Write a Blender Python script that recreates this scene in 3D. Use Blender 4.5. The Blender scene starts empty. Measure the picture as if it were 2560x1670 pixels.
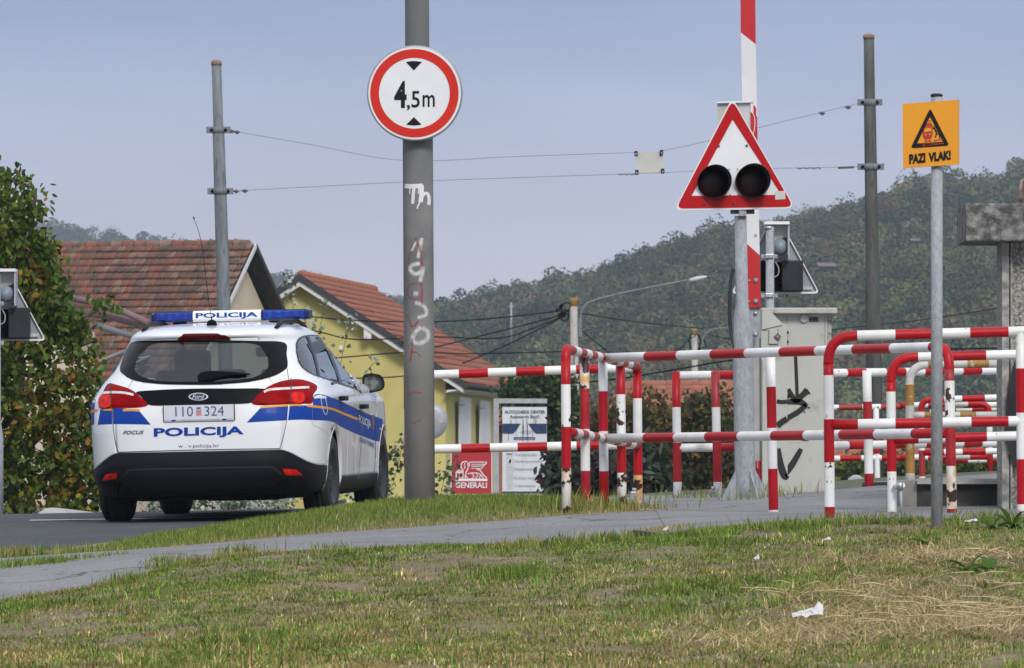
import bpy, bmesh, math, random
import numpy as np
from mathutils import Vector, Matrix
from mathutils.bvhtree import BVHTree
S = bpy.context.scene
col = S.collection
PI = math.pi
# ------------------------------------------------------------------ camera, sky, sun, exposure
F, CX, HY, CZ = 22000.0, 1280.0, 1240.0, 1.6      # focal length, centre and eye level in photo pixels; eye height
cam_d = bpy.data.cameras.new('camera'); cam = bpy.data.objects.new('camera', cam_d); col.objects.link(cam)
cam.location = (0, 0, CZ); cam.rotation_euler = (PI/2, 0, 0)
cam_d.sensor_width = 36; cam_d.lens = 36*F/2560; cam_d.shift_y = (HY-835)/2560
cam_d.clip_start = 0.5; cam_d.clip_end = 9000
cam_d.dof.use_dof = True; cam_d.dof.focus_distance = 59; cam_d.dof.aperture_fstop = 28
S.camera = cam
S.render.resolution_x, S.render.resolution_y = 1024, 668
world = bpy.data.worlds.new('World'); S.world = world; world.use_nodes = True
nt = world.node_tree; nt.nodes.clear()
w_out = nt.nodes.new('ShaderNodeOutputWorld'); w_bg = nt.nodes.new('ShaderNodeBackground'); w_bg.inputs[1].default_value = 0.1
w_sky = nt.nodes.new('ShaderNodeTexSky'); w_sky.sky_type = 'NISHITA'; w_sky.sun_disc = False
SUN_EL, SUN_AZ = math.radians(36), math.radians(163)      # azimuth clockwise from +Y: behind the camera, a little left
w_sky.sun_elevation = SUN_EL; w_sky.sun_rotation = SUN_AZ
w_tc = nt.nodes.new('ShaderNodeTexCoord'); w_sep = nt.nodes.new('ShaderNodeSeparateXYZ')
w_cr = nt.nodes.new('ShaderNodeValToRGB')
w_cr.color_ramp.elements[0].position = 0.0; w_cr.color_ramp.elements[0].color = (.60, .60, .655, 1)
w_cr.color_ramp.elements[1].position = 1.0; w_cr.color_ramp.elements[1].color = (.80, .82, .87, 1)
for p_, c_ in ((.024, (.53, .535, .615)), (.036, (.44, .465, .595)), (.057, (.265, .325, .495)), (.12, (.33, .38, .52)), (.35, (.56, .60, .71))):
    e_ = w_cr.color_ramp.elements.new(p_); e_.color = (*c_, 1)
w_noise = nt.nodes.new('ShaderNodeTexNoise'); w_noise.inputs['Scale'].default_value = 16; w_noise.inputs['Detail'].default_value = 4
w_map = nt.nodes.new('ShaderNodeMapping'); w_map.inputs['Scale'].default_value = (1, 1, 5)
w_mr = nt.nodes.new('ShaderNodeMapRange'); w_mr.inputs[1].default_value = .3; w_mr.inputs[2].default_value = .7; w_mr.inputs[3].default_value = 8.75; w_mr.inputs[4].default_value = 10.35
w_mul = nt.nodes.new('ShaderNodeVectorMath'); w_mul.operation = 'SCALE'
w_mix = nt.nodes.new('ShaderNodeMix'); w_mix.data_type = 'RGBA'; w_mix.inputs[0].default_value = 0.96
L = nt.links.new
L(w_tc.outputs['Generated'], w_sep.inputs[0]); L(w_sep.outputs['Z'], w_cr.inputs[0])
L(w_tc.outputs['Generated'], w_map.inputs[0]); L(w_map.outputs[0], w_noise.inputs['Vector']); L(w_noise.outputs[0], w_mr.inputs[0])
L(w_cr.outputs[0], w_mul.inputs[0]); L(w_mr.outputs[0], w_mul.inputs['Scale'])
L(w_sky.outputs[0], w_mix.inputs[6]); L(w_mul.outputs[0], w_mix.inputs[7]); L(w_mix.outputs[2], w_bg.inputs[0]); L(w_bg.outputs[0], w_out.inputs[0])
sun_d = bpy.data.lights.new('sun', 'SUN'); sun_d.energy = 1.65; sun_d.angle = math.radians(16); sun_d.color = (1, .96, .9)
sun = bpy.data.objects.new('sun', sun_d); col.objects.link(sun)
sun_dir = Vector((math.sin(SUN_AZ)*math.cos(SUN_EL), math.cos(SUN_AZ)*math.cos(SUN_EL), math.sin(SUN_EL)))
sun.rotation_euler = sun_dir.to_track_quat('Z', 'Y').to_euler()
S.view_settings.view_transform = 'Standard'; S.view_settings.look = 'None'; S.view_settings.exposure = 0.43; S.view_settings.gamma = 1
S.view_settings.use_curve_mapping = False
S.cycles.max_bounces = 6; S.cycles.volume_bounces = 0; S.cycles.transparent_max_bounces = 12
# ------------------------------------------------------------------ helpers
rnd = random.Random(5); nr = np.random.default_rng(7)
def P(px, py, D): return Vector(((px-CX)/F*D, D, CZ-(py-HY)/F*D))
def sc(D): return F/D                                 # photo pixels per metre at distance D
def srgb(*c): return tuple(((v/255+.055)/1.055)**2.4 if v > 10 else v/255/12.92 for v in c)
def setp(o, label=None, cat=None, group=None, kind=None):
    if label: o['label'] = label
    if cat: o['category'] = cat
    if group: o['group'] = group
    if kind: o['kind'] = kind
    return o
def empty(name, loc, label=None, cat=None, group=None):
    o = bpy.data.objects.new(name, None); col.objects.link(o); o.location = loc; o.empty_display_size = .2
    return setp(o, label, cat, group)
def wp(o):                                            # world position of a root or a part directly under it
    v = Vector((0, 0, 0))
    while o is not None: v = v+o.location; o = o.parent
    return v
class MB:
    def __init__(s): s.v = []; s.f = []; s.m = []; s.mats = []; s.sm = []
    def mi(s, m):
        if m not in s.mats: s.mats.append(m)
        return s.mats.index(m)
    def add(s, vs, fs, m, smooth=False):
        o = len(s.v); s.v += [tuple(v) for v in vs]; k = s.mi(m)
        for f in fs: s.f.append([i+o for i in f]); s.m.append(k); s.sm.append(smooth)
    def box(s, c, d, m, rot=None, bev=0):
        c = Vector(c); hx, hy, hz = d[0]/2, d[1]/2, d[2]/2
        if bev:
            bm = bmesh.new(); bmesh.ops.create_cube(bm, size=1)
            for v in bm.verts: v.co = Vector((v.co.x*d[0], v.co.y*d[1], v.co.z*d[2]))
            bmesh.ops.bevel(bm, geom=bm.edges[:]+bm.verts[:], offset=bev, segments=2, affect='EDGES', profile=.6)
            vs = [v.co.copy() for v in bm.verts]; fs = [[v.index for v in f.verts] for f in bm.faces]; bm.free()
        else:
            vs = [Vector((x*hx, y*hy, z*hz)) for x, y, z in ((-1,-1,-1),(1,-1,-1),(1,1,-1),(-1,1,-1),(-1,-1,1),(1,-1,1),(1,1,1),(-1,1,1))]
            fs = [[0,3,2,1],[4,5,6,7],[0,1,5,4],[1,2,6,5],[2,3,7,6],[3,0,4,7]]
        if rot is not None: vs = [rot@v for v in vs]
        s.add([c+v for v in vs], fs, m)
    def prism(s, pts, d, m, m_side=None):              # polygon pts (3D, planar) pushed along d
        n = len(pts); pts = [Vector(p) for p in pts]; d = Vector(d)
        s.add(pts+[p+d for p in pts], [list(range(n))[::-1], [i+n for i in range(n)]], m)
        s.add(pts+[p+d for p in pts], [[i, (i+1) % n, (i+1) % n+n, i+n] for i in range(n)], m_side or m)
    def lathe(s, c, prof, m, seg=24, axis=Vector((0,0,1)), cap=True, smooth=True, mats=None):   # prof: (radius, height along the axis)
        c = Vector(c); axis = Vector(axis).normalized(); q = Vector((0,0,1)).rotation_difference(axis)
        vs = []; n = len(prof)
        for r, h in prof:
            for k in range(seg):
                a = 2*PI*k/seg; vs.append(c+q@Vector((r*math.cos(a), r*math.sin(a), h)))
        for i in range(n-1):
            fs = [[i*seg+k, i*seg+(k+1) % seg, (i+1)*seg+(k+1) % seg, (i+1)*seg+k] for k in range(seg)]
            if i == 0: s.add(vs, fs, mats[i] if mats else m, smooth); base = len(s.v)-len(vs)
            else:
                k_ = s.mi(mats[i] if mats else m)
                for f in fs: s.f.append([j+base for j in f]); s.m.append(k_); s.sm.append(smooth)
        if cap:
            k_ = s.mi(mats[0] if mats else m); s.f.append([base+k for k in range(seg)][::-1]); s.m.append(k_); s.sm.append(False)
            k_ = s.mi(mats[-1] if mats else m); s.f.append([base+(n-1)*seg+k for k in range(seg)]); s.m.append(k_); s.sm.append(False)
    def cyl(s, a, b, r, m, seg=16, r2=None, cap=True):
        a, b = Vector(a), Vector(b); s.lathe(a, [(r, 0), (r if r2 is None else r2, (b-a).length)], m, seg, b-a, cap)
    def tube(s, path, r, bands, seg=14, cap=True):     # bands: list of (arc length where it ends, material)
        path = [Vector(p) for p in path]
        cum = [0]
        for i in range(len(path)-1): cum.append(cum[-1]+(path[i+1]-path[i]).length)
        if not isinstance(bands, (list, tuple)): bands = [(cum[-1]+1, bands)]
        def at(d):
            for i in range(len(path)-1):
                if d <= cum[i+1] or i == len(path)-2:
                    t = (d-cum[i])/max(1e-9, cum[i+1]-cum[i]); return path[i].lerp(path[i+1], t)
        ds = sorted(set([round(c, 5) for c in cum]+[round(b[0], 5) for b in bands if 0.002 < b[0] < cum[-1]-.002]))
        pts = [at(d) for d in ds]; n = len(pts); up = None; rings = []
        for i, p in enumerate(pts):
            t = ((pts[i]-pts[i-1]).normalized() if i else Vector((0,0,0)))+((pts[i+1]-pts[i]).normalized() if i < n-1 else Vector((0,0,0)))
            t.normalize()
            if up is None: up = t.orthogonal().normalized()
            else: up = (up-t*up.dot(t)).normalized()
            b = t.cross(up); rings.append([p+(up*math.cos(2*PI*k/seg)+b*math.sin(2*PI*k/seg))*r for k in range(seg)])
        base = len(s.v)
        for rg in rings: s.v += [tuple(v) for v in rg]
        for i in range(n-1):
            dm = (ds[i]+ds[i+1])/2; mm = next((b[1] for b in bands if dm < b[0]), bands[-1][1]); k_ = s.mi(mm)
            for k in range(seg):
                s.f.append([base+i*seg+k, base+i*seg+(k+1) % seg, base+(i+1)*seg+(k+1) % seg, base+(i+1)*seg+k]); s.m.append(k_); s.sm.append(True)
        if cap:
            s.f.append([base+k for k in range(seg)][::-1]); s.m.append(s.mi(bands[0][1])); s.sm.append(False)
            s.f.append([base+(n-1)*seg+k for k in range(seg)]); s.m.append(k_); s.sm.append(False)
    def build(s, name, parent=None, local=False):
        me = bpy.data.meshes.new(name); off = Vector((0,0,0)) if (parent is None or local) else wp(parent)
        me.from_pydata([(v[0]-off.x, v[1]-off.y, v[2]-off.z) for v in s.v], [], s.f)
        for m in s.mats: me.materials.append(m)
        me.polygons.foreach_set('material_index', s.m); me.polygons.foreach_set('use_smooth', s.sm); me.update()
        o = bpy.data.objects.new(name, me); col.objects.link(o)
        if parent is not None: o.parent = parent
        return o
def build_each(mb, name, parent=None, local=False):     # one object for every add() of the builder
    out = []; used = 0
    starts = []; k = 0
    parent_of = list(range(len(mb.v)))
    def find(a):
        while parent_of[a] != a: parent_of[a] = parent_of[parent_of[a]]; a = parent_of[a]
        return a
    for f in mb.f:
        for v in f[1:]: parent_of[find(v)] = find(f[0])
    grp = {}
    for i, f in enumerate(mb.f): grp.setdefault(find(f[0]), []).append(i)
    for ids in grp.values():
        m2 = MB(); vs = sorted({v for i in ids for v in mb.f[i]}); mp = {v: n for n, v in enumerate(vs)}; m2.v = [mb.v[v] for v in vs]; m2.mats = mb.mats
        m2.f = [[mp[v] for v in mb.f[i]] for i in ids]; m2.m = [mb.m[i] for i in ids]; m2.sm = [mb.sm[i] for i in ids]; out.append(m2.build(name, parent, local))
    return out
def recenter(o):                                       # move a one-mesh thing's origin to its base
    co = np.array([v.co for v in o.data.vertices]); c = Vector((co[:, 0].mean(), co[:, 1].mean(), co[:, 2].min()))
    o.data.transform(Matrix.Translation(-c)); o.location = c; return o
# ---- materials
def M(name, c, rough=.6, var=None, vs=8.0, bump=0, bs=60.0, metal=0, spec=.5, c2=None, thr=(.35, .65), coord='Object', coat=0, c3=None, s3=30, t3=(.6, .7), stretch=None, detail=6):
    m = bpy.data.materials.new(name); m.use_nodes = True; n = m.node_tree.nodes; l = m.node_tree.links.new
    b = n['Principled BSDF']; b.inputs['Roughness'].default_value = rough; b.inputs['Metallic'].default_value = metal
    b.inputs['Specular IOR Level'].default_value = spec; b.inputs['Coat Weight'].default_value = coat; b.inputs['Coat Roughness'].default_value = .05
    b.inputs['Base Color'].default_value = (*c, 1)
    if var or c2 or bump or c3:
        tc = n.new('ShaderNodeNewGeometry') if coord == 'World' else n.new('ShaderNodeTexCoord'); mp = n.new('ShaderNodeMapping'); l(tc.outputs['Position' if coord == 'World' else coord], mp.inputs[0])
        if stretch: mp.inputs['Scale'].default_value = stretch
    last = None
    if c2 is None and var: c2 = tuple(x*(1-var) for x in c); c = tuple(min(1, x*(1+var)) for x in c)
    if c2 is not None:
        nz = n.new('ShaderNodeTexNoise'); nz.inputs['Scale'].default_value = vs; nz.inputs['Detail'].default_value = detail; l(mp.outputs[0], nz.inputs['Vector'])
        mr = n.new('ShaderNodeMapRange'); mr.inputs[1].default_value = thr[0]; mr.inputs[2].default_value = thr[1]; l(nz.outputs[0], mr.inputs[0])
        mx = n.new('ShaderNodeMix'); mx.data_type = 'RGBA'; mx.inputs[6].default_value = (*c, 1); mx.inputs[7].default_value = (*c2, 1); l(mr.outputs[0], mx.inputs[0])
        last = mx.outputs[2]
    if c3 is not None:
        nz = n.new('ShaderNodeTexNoise'); nz.inputs['Scale'].default_value = s3; nz.inputs['Detail'].default_value = 3; l(mp.outputs[0], nz.inputs['Vector'])
        mr = n.new('ShaderNodeMapRange'); mr.inputs[1].default_value = t3[0]; mr.inputs[2].default_value = t3[1]; l(nz.outputs[0], mr.inputs[0])
        mx = n.new('ShaderNodeMix'); mx.data_type = 'RGBA'; mx.inputs[7].default_value = (*c3, 1); l(mr.outputs[0], mx.inputs[0])
        if last: l(last, mx.inputs[6])
        else: mx.inputs[6].default_value = (*c, 1)
        last = mx.outputs[2]
    if last: l(last, b.inputs['Base Color'])
    if bump:
        nb = n.new('ShaderNodeTexNoise'); nb.inputs['Scale'].default_value = bs; nb.inputs['Detail'].default_value = 5; l(mp.outputs[0], nb.inputs['Vector'])
        bn = n.new('ShaderNodeBump'); bn.inputs['Strength'].default_value = bump; bn.inputs['Distance'].default_value = .02; l(nb.outputs[0], bn.inputs['Height']); l(bn.outputs[0], b.inputs['Normal'])
    return m
def M_attr(name, rough=.7, trans=.25, spec=.25, mul=1.0):        # colour from the mesh attribute 'Col'; leaves let some light through
    m = bpy.data.materials.new(name); m.use_nodes = True; n = m.node_tree.nodes; l = m.node_tree.links.new
    b = n['Principled BSDF']; b.inputs['Roughness'].default_value = rough; b.inputs['Specular IOR Level'].default_value = spec
    a = n.new('ShaderNodeAttribute'); a.attribute_name = 'Col'; l(a.outputs['Color'], b.inputs['Base Color'])
    if trans:
        t = n.new('ShaderNodeBsdfTranslucent'); l(a.outputs['Color'], t.inputs[0]); mx = n.new('ShaderNodeMixShader'); mx.inputs[0].default_value = trans
        l(b.outputs[0], mx.inputs[1]); l(t.outputs[0], mx.inputs[2]); l(mx.outputs[0], n['Material Output'].inputs[0])
    return m
def M_glass(name, tint, refl=1.0, rough=.0):
    m = bpy.data.materials.new(name); m.use_nodes = True; n = m.node_tree.nodes; l = m.node_tree.links.new; n.clear()
    o = n.new('ShaderNodeOutputMaterial'); t = n.new('ShaderNodeBsdfTransparent'); t.inputs[0].default_value = (*tint, 1)
    g = n.new('ShaderNodeBsdfGlossy'); g.inputs['Roughness'].default_value = rough; g.inputs[0].default_value = (.9, .95, 1, 1)
    fr = n.new('ShaderNodeLayerWeight'); pw = n.new('ShaderNodeMath'); pw.operation = 'POWER'; pw.inputs[1].default_value = 5; l(fr.outputs['Facing'], pw.inputs[0])
    ml = n.new('ShaderNodeMath'); ml.operation = 'MULTIPLY_ADD'; ml.inputs[1].default_value = .9; ml.inputs[2].default_value = .05*refl; ml.use_clamp = True
    mx = n.new('ShaderNodeMixShader'); l(pw.outputs[0], ml.inputs[0]); l(ml.outputs[0], mx.inputs[0]); l(t.outputs[0], mx.inputs[1]); l(g.outputs[0], mx.inputs[2]); l(mx.outputs[0], o.inputs[0])
    return m
RUST = (.16, .045, .015)
white = M('white_tube_paint', (.80, .80, .79), .42, c2=(.64, .63, .59), vs=5, thr=(.45, .75), c3=(.30, .22, .15), s3=26, t3=(.68, .74), bump=.05, bs=30)
red = M('red_tube_paint', (.43, .004, .010), .42, spec=.3, c2=(.37, .003, .009), vs=7, c3=(.12, .03, .02), s3=30, t3=(.71, .77), bump=.05, bs=30)
red_old = M('faded_red_tube_paint', (.31, .010, .016), .5, spec=.3, c2=(.40, .02, .026), vs=10, c3=(.1, .03, .02), s3=30, t3=(.68, .74))
white_r = M('rusty_white_tube_paint', (.78, .77, .72), .5, c2=(.66, .36, .12), vs=9, thr=(.47, .62), c3=(.04, .012, .008), s3=13, t3=(.54, .57), bump=.1, bs=30)
white_s = M('spotted_white_tube_paint', (.79, .79, .77), .5, c2=(.72, .60, .42), vs=9, thr=(.55, .70), c3=(.05, .018, .01), s3=15, t3=(.61, .64), bump=.08, bs=30)
red_s = M('spotted_red_tube_paint', (.36, .015, .022), .5, c2=(.28, .02, .02), vs=9, c3=(.03, .01, .01), s3=17, t3=(.64, .67))
ochre = M('ochre_tube_paint', (.36, .19, .035), .55, c2=(.26, .12, .03), vs=12, c3=(.5, .46, .38), s3=20, t3=(.6, .7))
pale = M('pale_tube_paint', (.55, .53, .50), .5, c2=(.42, .38, .36), vs=9)
galv = M('galvanised_steel', (.29, .315, .34), .65, spec=.3, c2=(.38, .40, .425), vs=24, c3=(.25, .27, .295), s3=60, t3=(.45, .7), stretch=(1, 1, .5))
galv_d = M('weathered_steel', (.07, .072, .068), .8, spec=.2, c2=(.125, .13, .125), vs=7, c3=(.07, .062, .055), s3=14, t3=(.55, .7), stretch=(2, 2, .3))
galv_l = M('light_weathered_steel', (.15, .165, .18), .7, spec=.3, c2=(.21, .235, .26), vs=9, c3=(.11, .11, .11), s3=14, t3=(.55, .7), stretch=(2, 2, .3))
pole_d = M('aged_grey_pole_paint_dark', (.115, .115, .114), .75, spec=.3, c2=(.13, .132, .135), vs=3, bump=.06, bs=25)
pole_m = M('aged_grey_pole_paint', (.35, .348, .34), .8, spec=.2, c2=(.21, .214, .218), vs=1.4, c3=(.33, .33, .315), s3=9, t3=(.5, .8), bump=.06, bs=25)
black = M('black_plastic', (.010, .010, .011), .5, spec=.3, var=.2, vs=20)
matt_black = M('matt_black', (.004, .004, .005), .9, spec=.1)
dark_grey = M('dark_grey_plastic', (.022, .023, .027), .6, spec=.3, var=.2)
sign_white = M('sign_white', (.80, .81, .82), .35, c2=(.74, .75, .76), vs=6)
sign_red = M('sign_red', (.47, .004, .006), .4, spec=.3, c2=(.43, .004, .006), vs=6)
sign_red2 = M('round_sign_red', (.62, .026, .014), .4, spec=.3, c2=(.58, .026, .014), vs=6)
sign_black = M('sign_black', (.007, .007, .008), .5, spec=.25)
sign_grey = M('sign_back_grey', (.30, .31, .34), .5, c2=(.36, .37, .40), vs=8, metal=.3)
cab_m = M('cabinet_paint', (.44, .44, .40), .5, c2=(.48, .48, .44), vs=3, c3=(.36, .35, .31), s3=9, t3=(.58, .72), bump=.03)
steel = M('bright_steel', (.55, .56, .57), .35, metal=.7, c2=(.35, .35, .36), vs=30)
grey_paint = M('grey_paint', (.36, .37, .40), .5, var=.1)
def darken_upper(m, z0, z1, k):                                # multiplies the colour darker on the upper part, with a ragged lower limit
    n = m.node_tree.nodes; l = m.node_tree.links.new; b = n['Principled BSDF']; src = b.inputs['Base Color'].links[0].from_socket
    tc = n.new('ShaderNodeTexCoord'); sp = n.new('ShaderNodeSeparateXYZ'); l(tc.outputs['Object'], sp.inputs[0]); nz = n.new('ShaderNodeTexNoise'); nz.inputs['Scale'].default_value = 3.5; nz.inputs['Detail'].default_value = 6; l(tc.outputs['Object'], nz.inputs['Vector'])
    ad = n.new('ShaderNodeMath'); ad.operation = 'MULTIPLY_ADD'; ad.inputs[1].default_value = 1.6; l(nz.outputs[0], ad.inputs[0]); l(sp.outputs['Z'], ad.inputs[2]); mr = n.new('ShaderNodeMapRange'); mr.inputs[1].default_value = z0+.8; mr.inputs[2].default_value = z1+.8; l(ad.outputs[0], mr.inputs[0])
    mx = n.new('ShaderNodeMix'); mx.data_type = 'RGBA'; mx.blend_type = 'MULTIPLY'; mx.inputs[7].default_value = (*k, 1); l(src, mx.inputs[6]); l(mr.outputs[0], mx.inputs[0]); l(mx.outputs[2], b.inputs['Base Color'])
darken_upper(pole_m, 1.1, 2.4, (.58, .59, .61))
def spray(name, c, thin=.25):
    m = M(name, c, .65); return m
paint_w = spray('white_spray_paint', (.72, .71, .70)); paint_r = spray('red_spray_paint', (.42, .05, .07)); paint_k = M('black_spray_paint', (.01, .01, .01), .5)
# soft, thin paint: see-through by noise
def M_soft(name, c, lo, hi, scale):
    m = M(name, c, .7); n = m.node_tree.nodes; l = m.node_tree.links.new; b = n['Principled BSDF']
    tc = n.new('ShaderNodeTexCoord'); nz = n.new('ShaderNodeTexNoise'); nz.inputs['Scale'].default_value = scale; nz.inputs['Detail'].default_value = 5
    mr = n.new('ShaderNodeMapRange'); mr.inputs[1].default_value = .35; mr.inputs[2].default_value = .65; mr.inputs[3].default_value = lo; mr.inputs[4].default_value = hi
    at = n.new('ShaderNodeAttribute'); at.attribute_name = 'Soft'; mu = n.new('ShaderNodeMath'); mu.operation = 'MULTIPLY'
    l(tc.outputs['Object'], nz.inputs['Vector']); l(nz.outputs[0], mr.inputs[0]); l(mr.outputs[0], mu.inputs[0]); l(at.outputs['Fac'], mu.inputs[1]); l(mu.outputs[0], b.inputs['Alpha']); return m
soft_w = M_soft('thin_white_spray', (.66, .66, .66), .55, 1.0, 30); soft_r = M_soft('thin_red_spray', (.36, .06, .08), .3, .8, 30)
# ---- text: meshes of letters inside a unit box
_tc = {}
def text_mesh(s, bold=0.0, shear=0.0):
    k = (s, bold, shear)
    if k in _tc: return _tc[k]
    cu = bpy.data.curves.new('t', 'FONT'); cu.body = s; cu.offset = bold; cu.shear = shear; cu.resolution_u = 3
    o = bpy.data.objects.new('t', cu); col.objects.link(o); bpy.context.view_layer.update()
    me = o.to_mesh(); vs = [(v.co.x, v.co.y) for v in me.vertices]; fs = [list(p.vertices) for p in me.polygons]
    o.to_mesh_clear(); bpy.data.objects.remove(o); bpy.data.curves.remove(cu)
    x0, x1 = min(v[0] for v in vs), max(v[0] for v in vs); y0, y1 = min(v[1] for v in vs), max(v[1] for v in vs)
    vs = [((x-x0)/(x1-x0), (y-y0)/(y1-y0)) for x, y in vs]; _tc[k] = (vs, fs); return _tc[k]
def quad_map(q, u, v):                                 # q: TL, TR, BR, BL
    a = [q[0][i]*(1-u)+q[1][i]*u for i in (0, 1)]; b = [q[3][i]*(1-u)+q[2][i]*u for i in (0, 1)]
    return a[0]*v+b[0]*(1-v), a[1]*v+b[1]*(1-v)
class Plane:                                           # a flat sign face: origin, in-plane axes, outward normal
    def __init__(s, px, py, D, yaw=0, roll=0, pitch=0):
        s.o = P(px, py, D); s.D = D; s.px, s.py = px, py
        R = Matrix.Rotation(yaw, 3, 'Z')@Matrix.Rotation(pitch, 3, 'X')@Matrix.Rotation(roll, 3, 'Y')
        s.x = R@Vector((1, 0, 0)); s.z = R@Vector((0, 0, 1)); s.n = R@Vector((0, -1, 0))
    def pt(s, px, py, lift=0):                         # the point of the plane seen at this photo position
        d = P(px, py, 1)-Vector((0, 0, CZ)); c = Vector((0, 0, CZ)); o = s.o+s.n*lift
        t = (o-c).dot(s.n)/d.dot(s.n); return c+d*t
    def poly(s, mb, pts, m, lift): mb.add([s.pt(x, y, lift) for x, y in pts], [list(range(len(pts)))], m)
    def text(s, mb, st, q, m, lift, bold=0, shear=0):
        vs, fs = text_mesh(st, bold, shear); mb.add([s.pt(*quad_map(q, u, v), lift) for u, v in vs], fs, m)
    def line(s, mb, pts, w, m, lift): mb.add(*stroke([(x, y) for x, y in pts], w, lambda x, y: s.pt(x, y, lift)), m)
def rect(x0, y0, x1, y1): return [(x0, y0), (x1, y0), (x1, y1), (x0, y1)]
def stroke(pts, w, fn, closed=False):                  # a ribbon along 2D points
    pts = [Vector((p[0], p[1])) for p in pts]; n = len(pts); ws = w if isinstance(w, (list, tuple)) else [w]*n
    vs = []; fs = []
    for i, p in enumerate(pts):
        a = pts[(i-1) % n] if (i or closed) else p; b = pts[(i+1) % n] if (i < n-1 or closed) else p
        t = (b-a); t = t.normalized() if t.length > 1e-9 else Vector((1, 0)); nn = Vector((-t.y, t.x))*ws[i]/2
        vs += [fn(*(p+nn)), fn(*(p-nn))]
    for i in range(n if closed else n-1):
        j = (i+1) % n; fs.append([2*i, 2*i+1, 2*j+1, 2*j])
    return vs, fs
def smooth_line(pts, k=6):                             # Catmull-Rom
    out = []; n = len(pts); p = [Vector(q) for q in pts]
    for i in range(n-1):
        a, b, c, d = p[max(0, i-1)], p[i], p[i+1], p[min(n-1, i+2)]
        for j in range(k):
            t = j/k; out.append(.5*((2*b)+(-a+c)*t+(2*a-5*b+4*c-d)*t*t+(-a+3*b-3*c+d)*t**3))
    out.append(p[-1]); return out
# ---- foliage: many leaf-sized faces in one mesh, colour per leaf
def foliage(name, pts, size, colr, mat, parent=None, elong=1.8, nrm=None, fold=.18, kind=None, down=0.0, flat=False):
    pts = np.asarray(pts, float); n = len(pts); size = np.broadcast_to(np.asarray(size, float), (n,))
    d = nr.normal(size=(n, 3)); d[:, 2] -= down; d /= np.linalg.norm(d, axis=1)[:, None]
    e = nr.normal(size=(n, 3)) if nrm is None else nrm+nr.normal(size=(n, 3))*.5
    if nrm is not None: e /= np.linalg.norm(e, axis=1)[:, None]; d -= e*(d*e).sum(1)[:, None]; d /= np.linalg.norm(d, axis=1)[:, None]+1e-9
    s_ = np.cross(d, e); s_ /= np.linalg.norm(s_, axis=1)[:, None]+1e-9; h = np.cross(s_, d)
    L_ = d*(size*elong*.5)[:, None]; W_ = s_*(size*.5)[:, None]; H_ = h*(size*fold)[:, None]
    nv = 4 if flat else 6
    if flat: V = np.stack([pts-L_, pts+W_, pts+L_, pts-W_], 1)
    else: V = np.empty((n, 6, 3)); V[:, 0] = pts-L_; V[:, 1] = pts-L_*.25+W_+H_; V[:, 2] = pts+L_*.4+W_*.8+H_; V[:, 3] = pts+L_; V[:, 4] = pts+L_*.4-W_*.8+H_; V[:, 5] = pts-L_*.25-W_+H_
    off = np.array(wp(parent)) if parent is not None else np.zeros(3)
    V = V.reshape(-1, 3)-off
    base = (np.arange(n)*nv)[:, None]
    Fc = base+np.array([[0, 1, 2, 3]]) if flat else np.concatenate([base+np.array([[0, 1, 2, 3]]), base+np.array([[0, 3, 4, 5]])], 1).reshape(-1, 4)
    me = bpy.data.meshes.new(name); me.vertices.add(len(V)); me.vertices.foreach_set('co', V.ravel())
    me.loops.add(Fc.size); me.loops.foreach_set('vertex_index', Fc.ravel().astype(np.int32)); me.polygons.add(len(Fc))
    me.polygons.foreach_set('loop_start', (np.arange(len(Fc))*4).astype(np.int32))
    ca = me.color_attributes.new('Col', 'FLOAT_COLOR', 'POINT'); c4 = np.ones((n, 4)); c4[:, :3] = colr
    ca.data.foreach_set('color', np.repeat(c4, nv, 0).ravel()); me.materials.append(mat); me.update(calc_edges=True); me.validate()
    o = bpy.data.objects.new(name, me); col.objects.link(o)
    if parent is not None: o.parent = parent
    if kind: o['kind'] = kind
    return o
def pick(cols, n, w=None, jit=.18):
    cols = np.array(cols, float); w = None if w is None else np.array(w)/sum(w)
    c = cols[nr.choice(len(cols), n, p=w)]; return np.clip(c*(1+nr.normal(size=(n, 1))*jit), .004, .9)
leaf_m = M_attr('leaf', .6, .3, .2); far_leaf_m = M_attr('far_leaf', .9, .15, .1); grass_m = M_attr('grass_blade', .75, .25, .1)
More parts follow.
